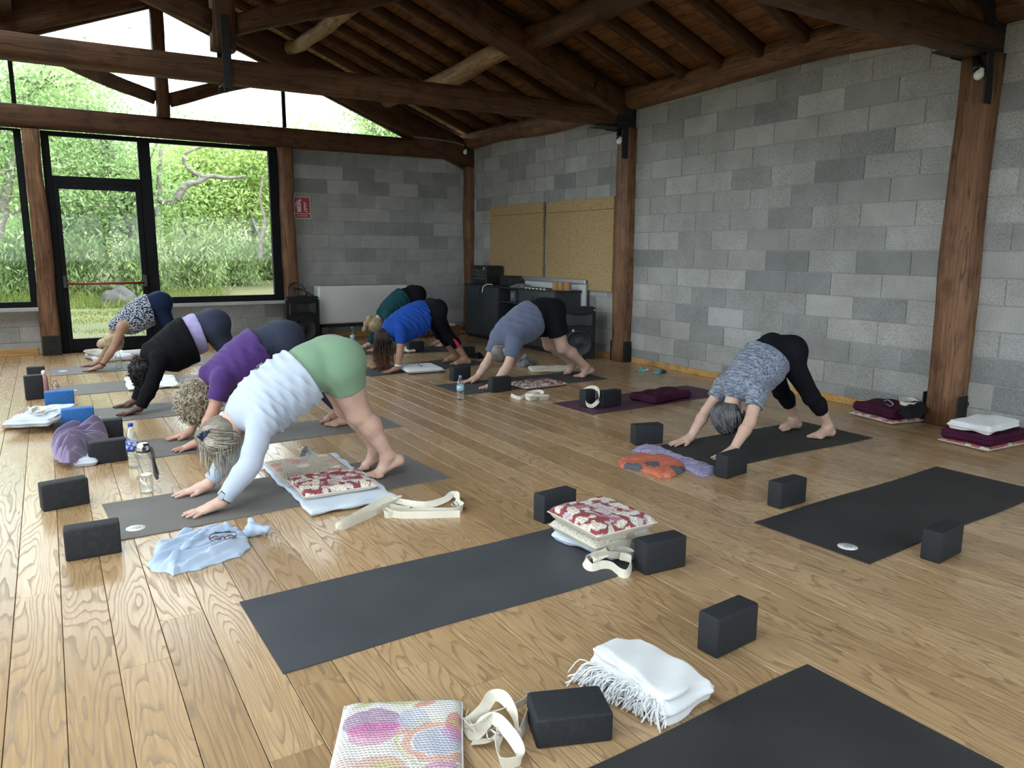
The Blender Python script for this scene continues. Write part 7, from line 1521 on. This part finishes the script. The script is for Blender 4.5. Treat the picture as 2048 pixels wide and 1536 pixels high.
# 7: man
p7 = dict(label='man in grey blue t-shirt and black shorts bending in downward dog, short grey hair', seed=7, vox=0.0052, skin='skin_fair', Yc=6.65, Yf=6.67, foot_off=0.13, top=0.88, bw=0.17, limb=1.04, leg=(0.092, 0.060, 0.058, 0.037), arm=(0.052, 0.043, 0.043, 0.030),
 tip=(3.565, 0.21), wr=(3.745, 0.052, 0.19), el=(3.885, 0.215, 0.20), sh=(3.985, 0.445, 0.17), hip=(4.50, 0.685, 0.095), kn=(4.62, 0.355, 0.13), an=(4.935, 0.120), heel=(5.005, 0.075), ball=(4.88, 0.028), toe=(4.81, 0.018),
 head=(3.905, 6.62, 0.335), neck=(3.91, 6.64, 0.465), headup=(-0.22, -0.1, -0.96), torso=[(3.87, 0.565, 3.99, 0.41), (4.0, 0.68, 4.12, 0.42), (4.14, 0.775, 4.27, 0.50), (4.26, 0.83, 4.39, 0.58)], pelvis=(4.44, 0.735, 0.140),
 pants=dict(name='shorts', mat='leggings_black', end=0.60, flare=0.028, waist=(4.27, 0.70, -0.88, -0.45), ease=0.014),
 shirts=[dict(name='t_shirt', mat='tee_greyblue', st=[(3.85, 0.57, 3.98, 0.40), (3.98, 0.685, 4.12, 0.385), (4.12, 0.78, 4.28, 0.44), (4.21, 0.825, 4.36, 0.50)], hem=(4.25, 0.85, 4.38, 0.485), w=0.195, sleeve=0.62, ease=0.018, flare=0.010, fold=0.0045, ff=34, slant=1.0, seed=10)],
 hair=dict(mat='hair_salt', thick=0.003, groove=0.0006, nape=0.055))
person(p7)
root, o0 = p7['_f'][:2]
bm = bmesh.new()
for k in range(3): bx(bm, (4.655-o0[0]+0.008*k, -0.235+0.0*k, 0.535+0.010*(k % 2)), (0.012, 0.004, 0.014), bev=0.001)
link('shorts_emblem', bm_mesh(bm, 'shorts_emblem'), MATS['sign_white'], root)
# 8: grey haired person by the wall
p8 = dict(label='person in marled grey shirt and black capri leggings in downward dog by the block wall', seed=8, vox=0.0046, skin='skin_fair', Yc=3.64, Yf=3.62, foot_off=0.15, top=0.82, bw=0.15, limb=0.96, leg=(0.088, 0.056, 0.054, 0.034),
 tip=(3.665, 0.22), wr=(3.845, 0.048, 0.20), el=(3.995, 0.225, 0.20), sh=(4.115, 0.415, 0.155), hip=(4.50, 0.60, 0.092), kn=(4.68, 0.335, 0.135), an=(4.885, 0.095), heel=(4.915, 0.040), ball=(4.775, 0.027), toe=(4.715, 0.018),
 head=(4.00, 3.64, 0.225), neck=(4.05, 3.64, 0.36), headup=(-0.12, 0, -0.99), torso=[(4.05, 0.50, 4.13, 0.36), (4.13, 0.575, 4.23, 0.38), (4.23, 0.68, 4.36, 0.45), (4.31, 0.745, 4.44, 0.53)], pelvis=(4.47, 0.645, 0.135),
 pants=dict(name='capri_leggings', mat='leggings_black', end=1.58, waist=(4.27, 0.62, -0.90, -0.40), ease=0.006),
 shirts=[dict(name='t_shirt', mat='tee_marl', st=[(4.04, 0.51, 4.13, 0.345), (4.12, 0.585, 4.24, 0.34), (4.21, 0.68, 4.36, 0.41), (4.26, 0.725, 4.43, 0.48)], hem=(4.265, 0.745, 4.47, 0.475), w=0.178, sleeve=0.5, ease=0.014, flare=0.006, fold=0.005, ff=42, slant=0.5, seed=11)],
 hair=dict(mat='hair_grey', thick=0.022, groove=0.003, curl=0.006, cf=70, nape=0.10, comb=420, target=(0.2, 0.5, 0.85), reach=0.55, rad=0.0040, fan=(0.3, 2*PI-0.3), elev=(-0.5, 1.4)))
person(p8)
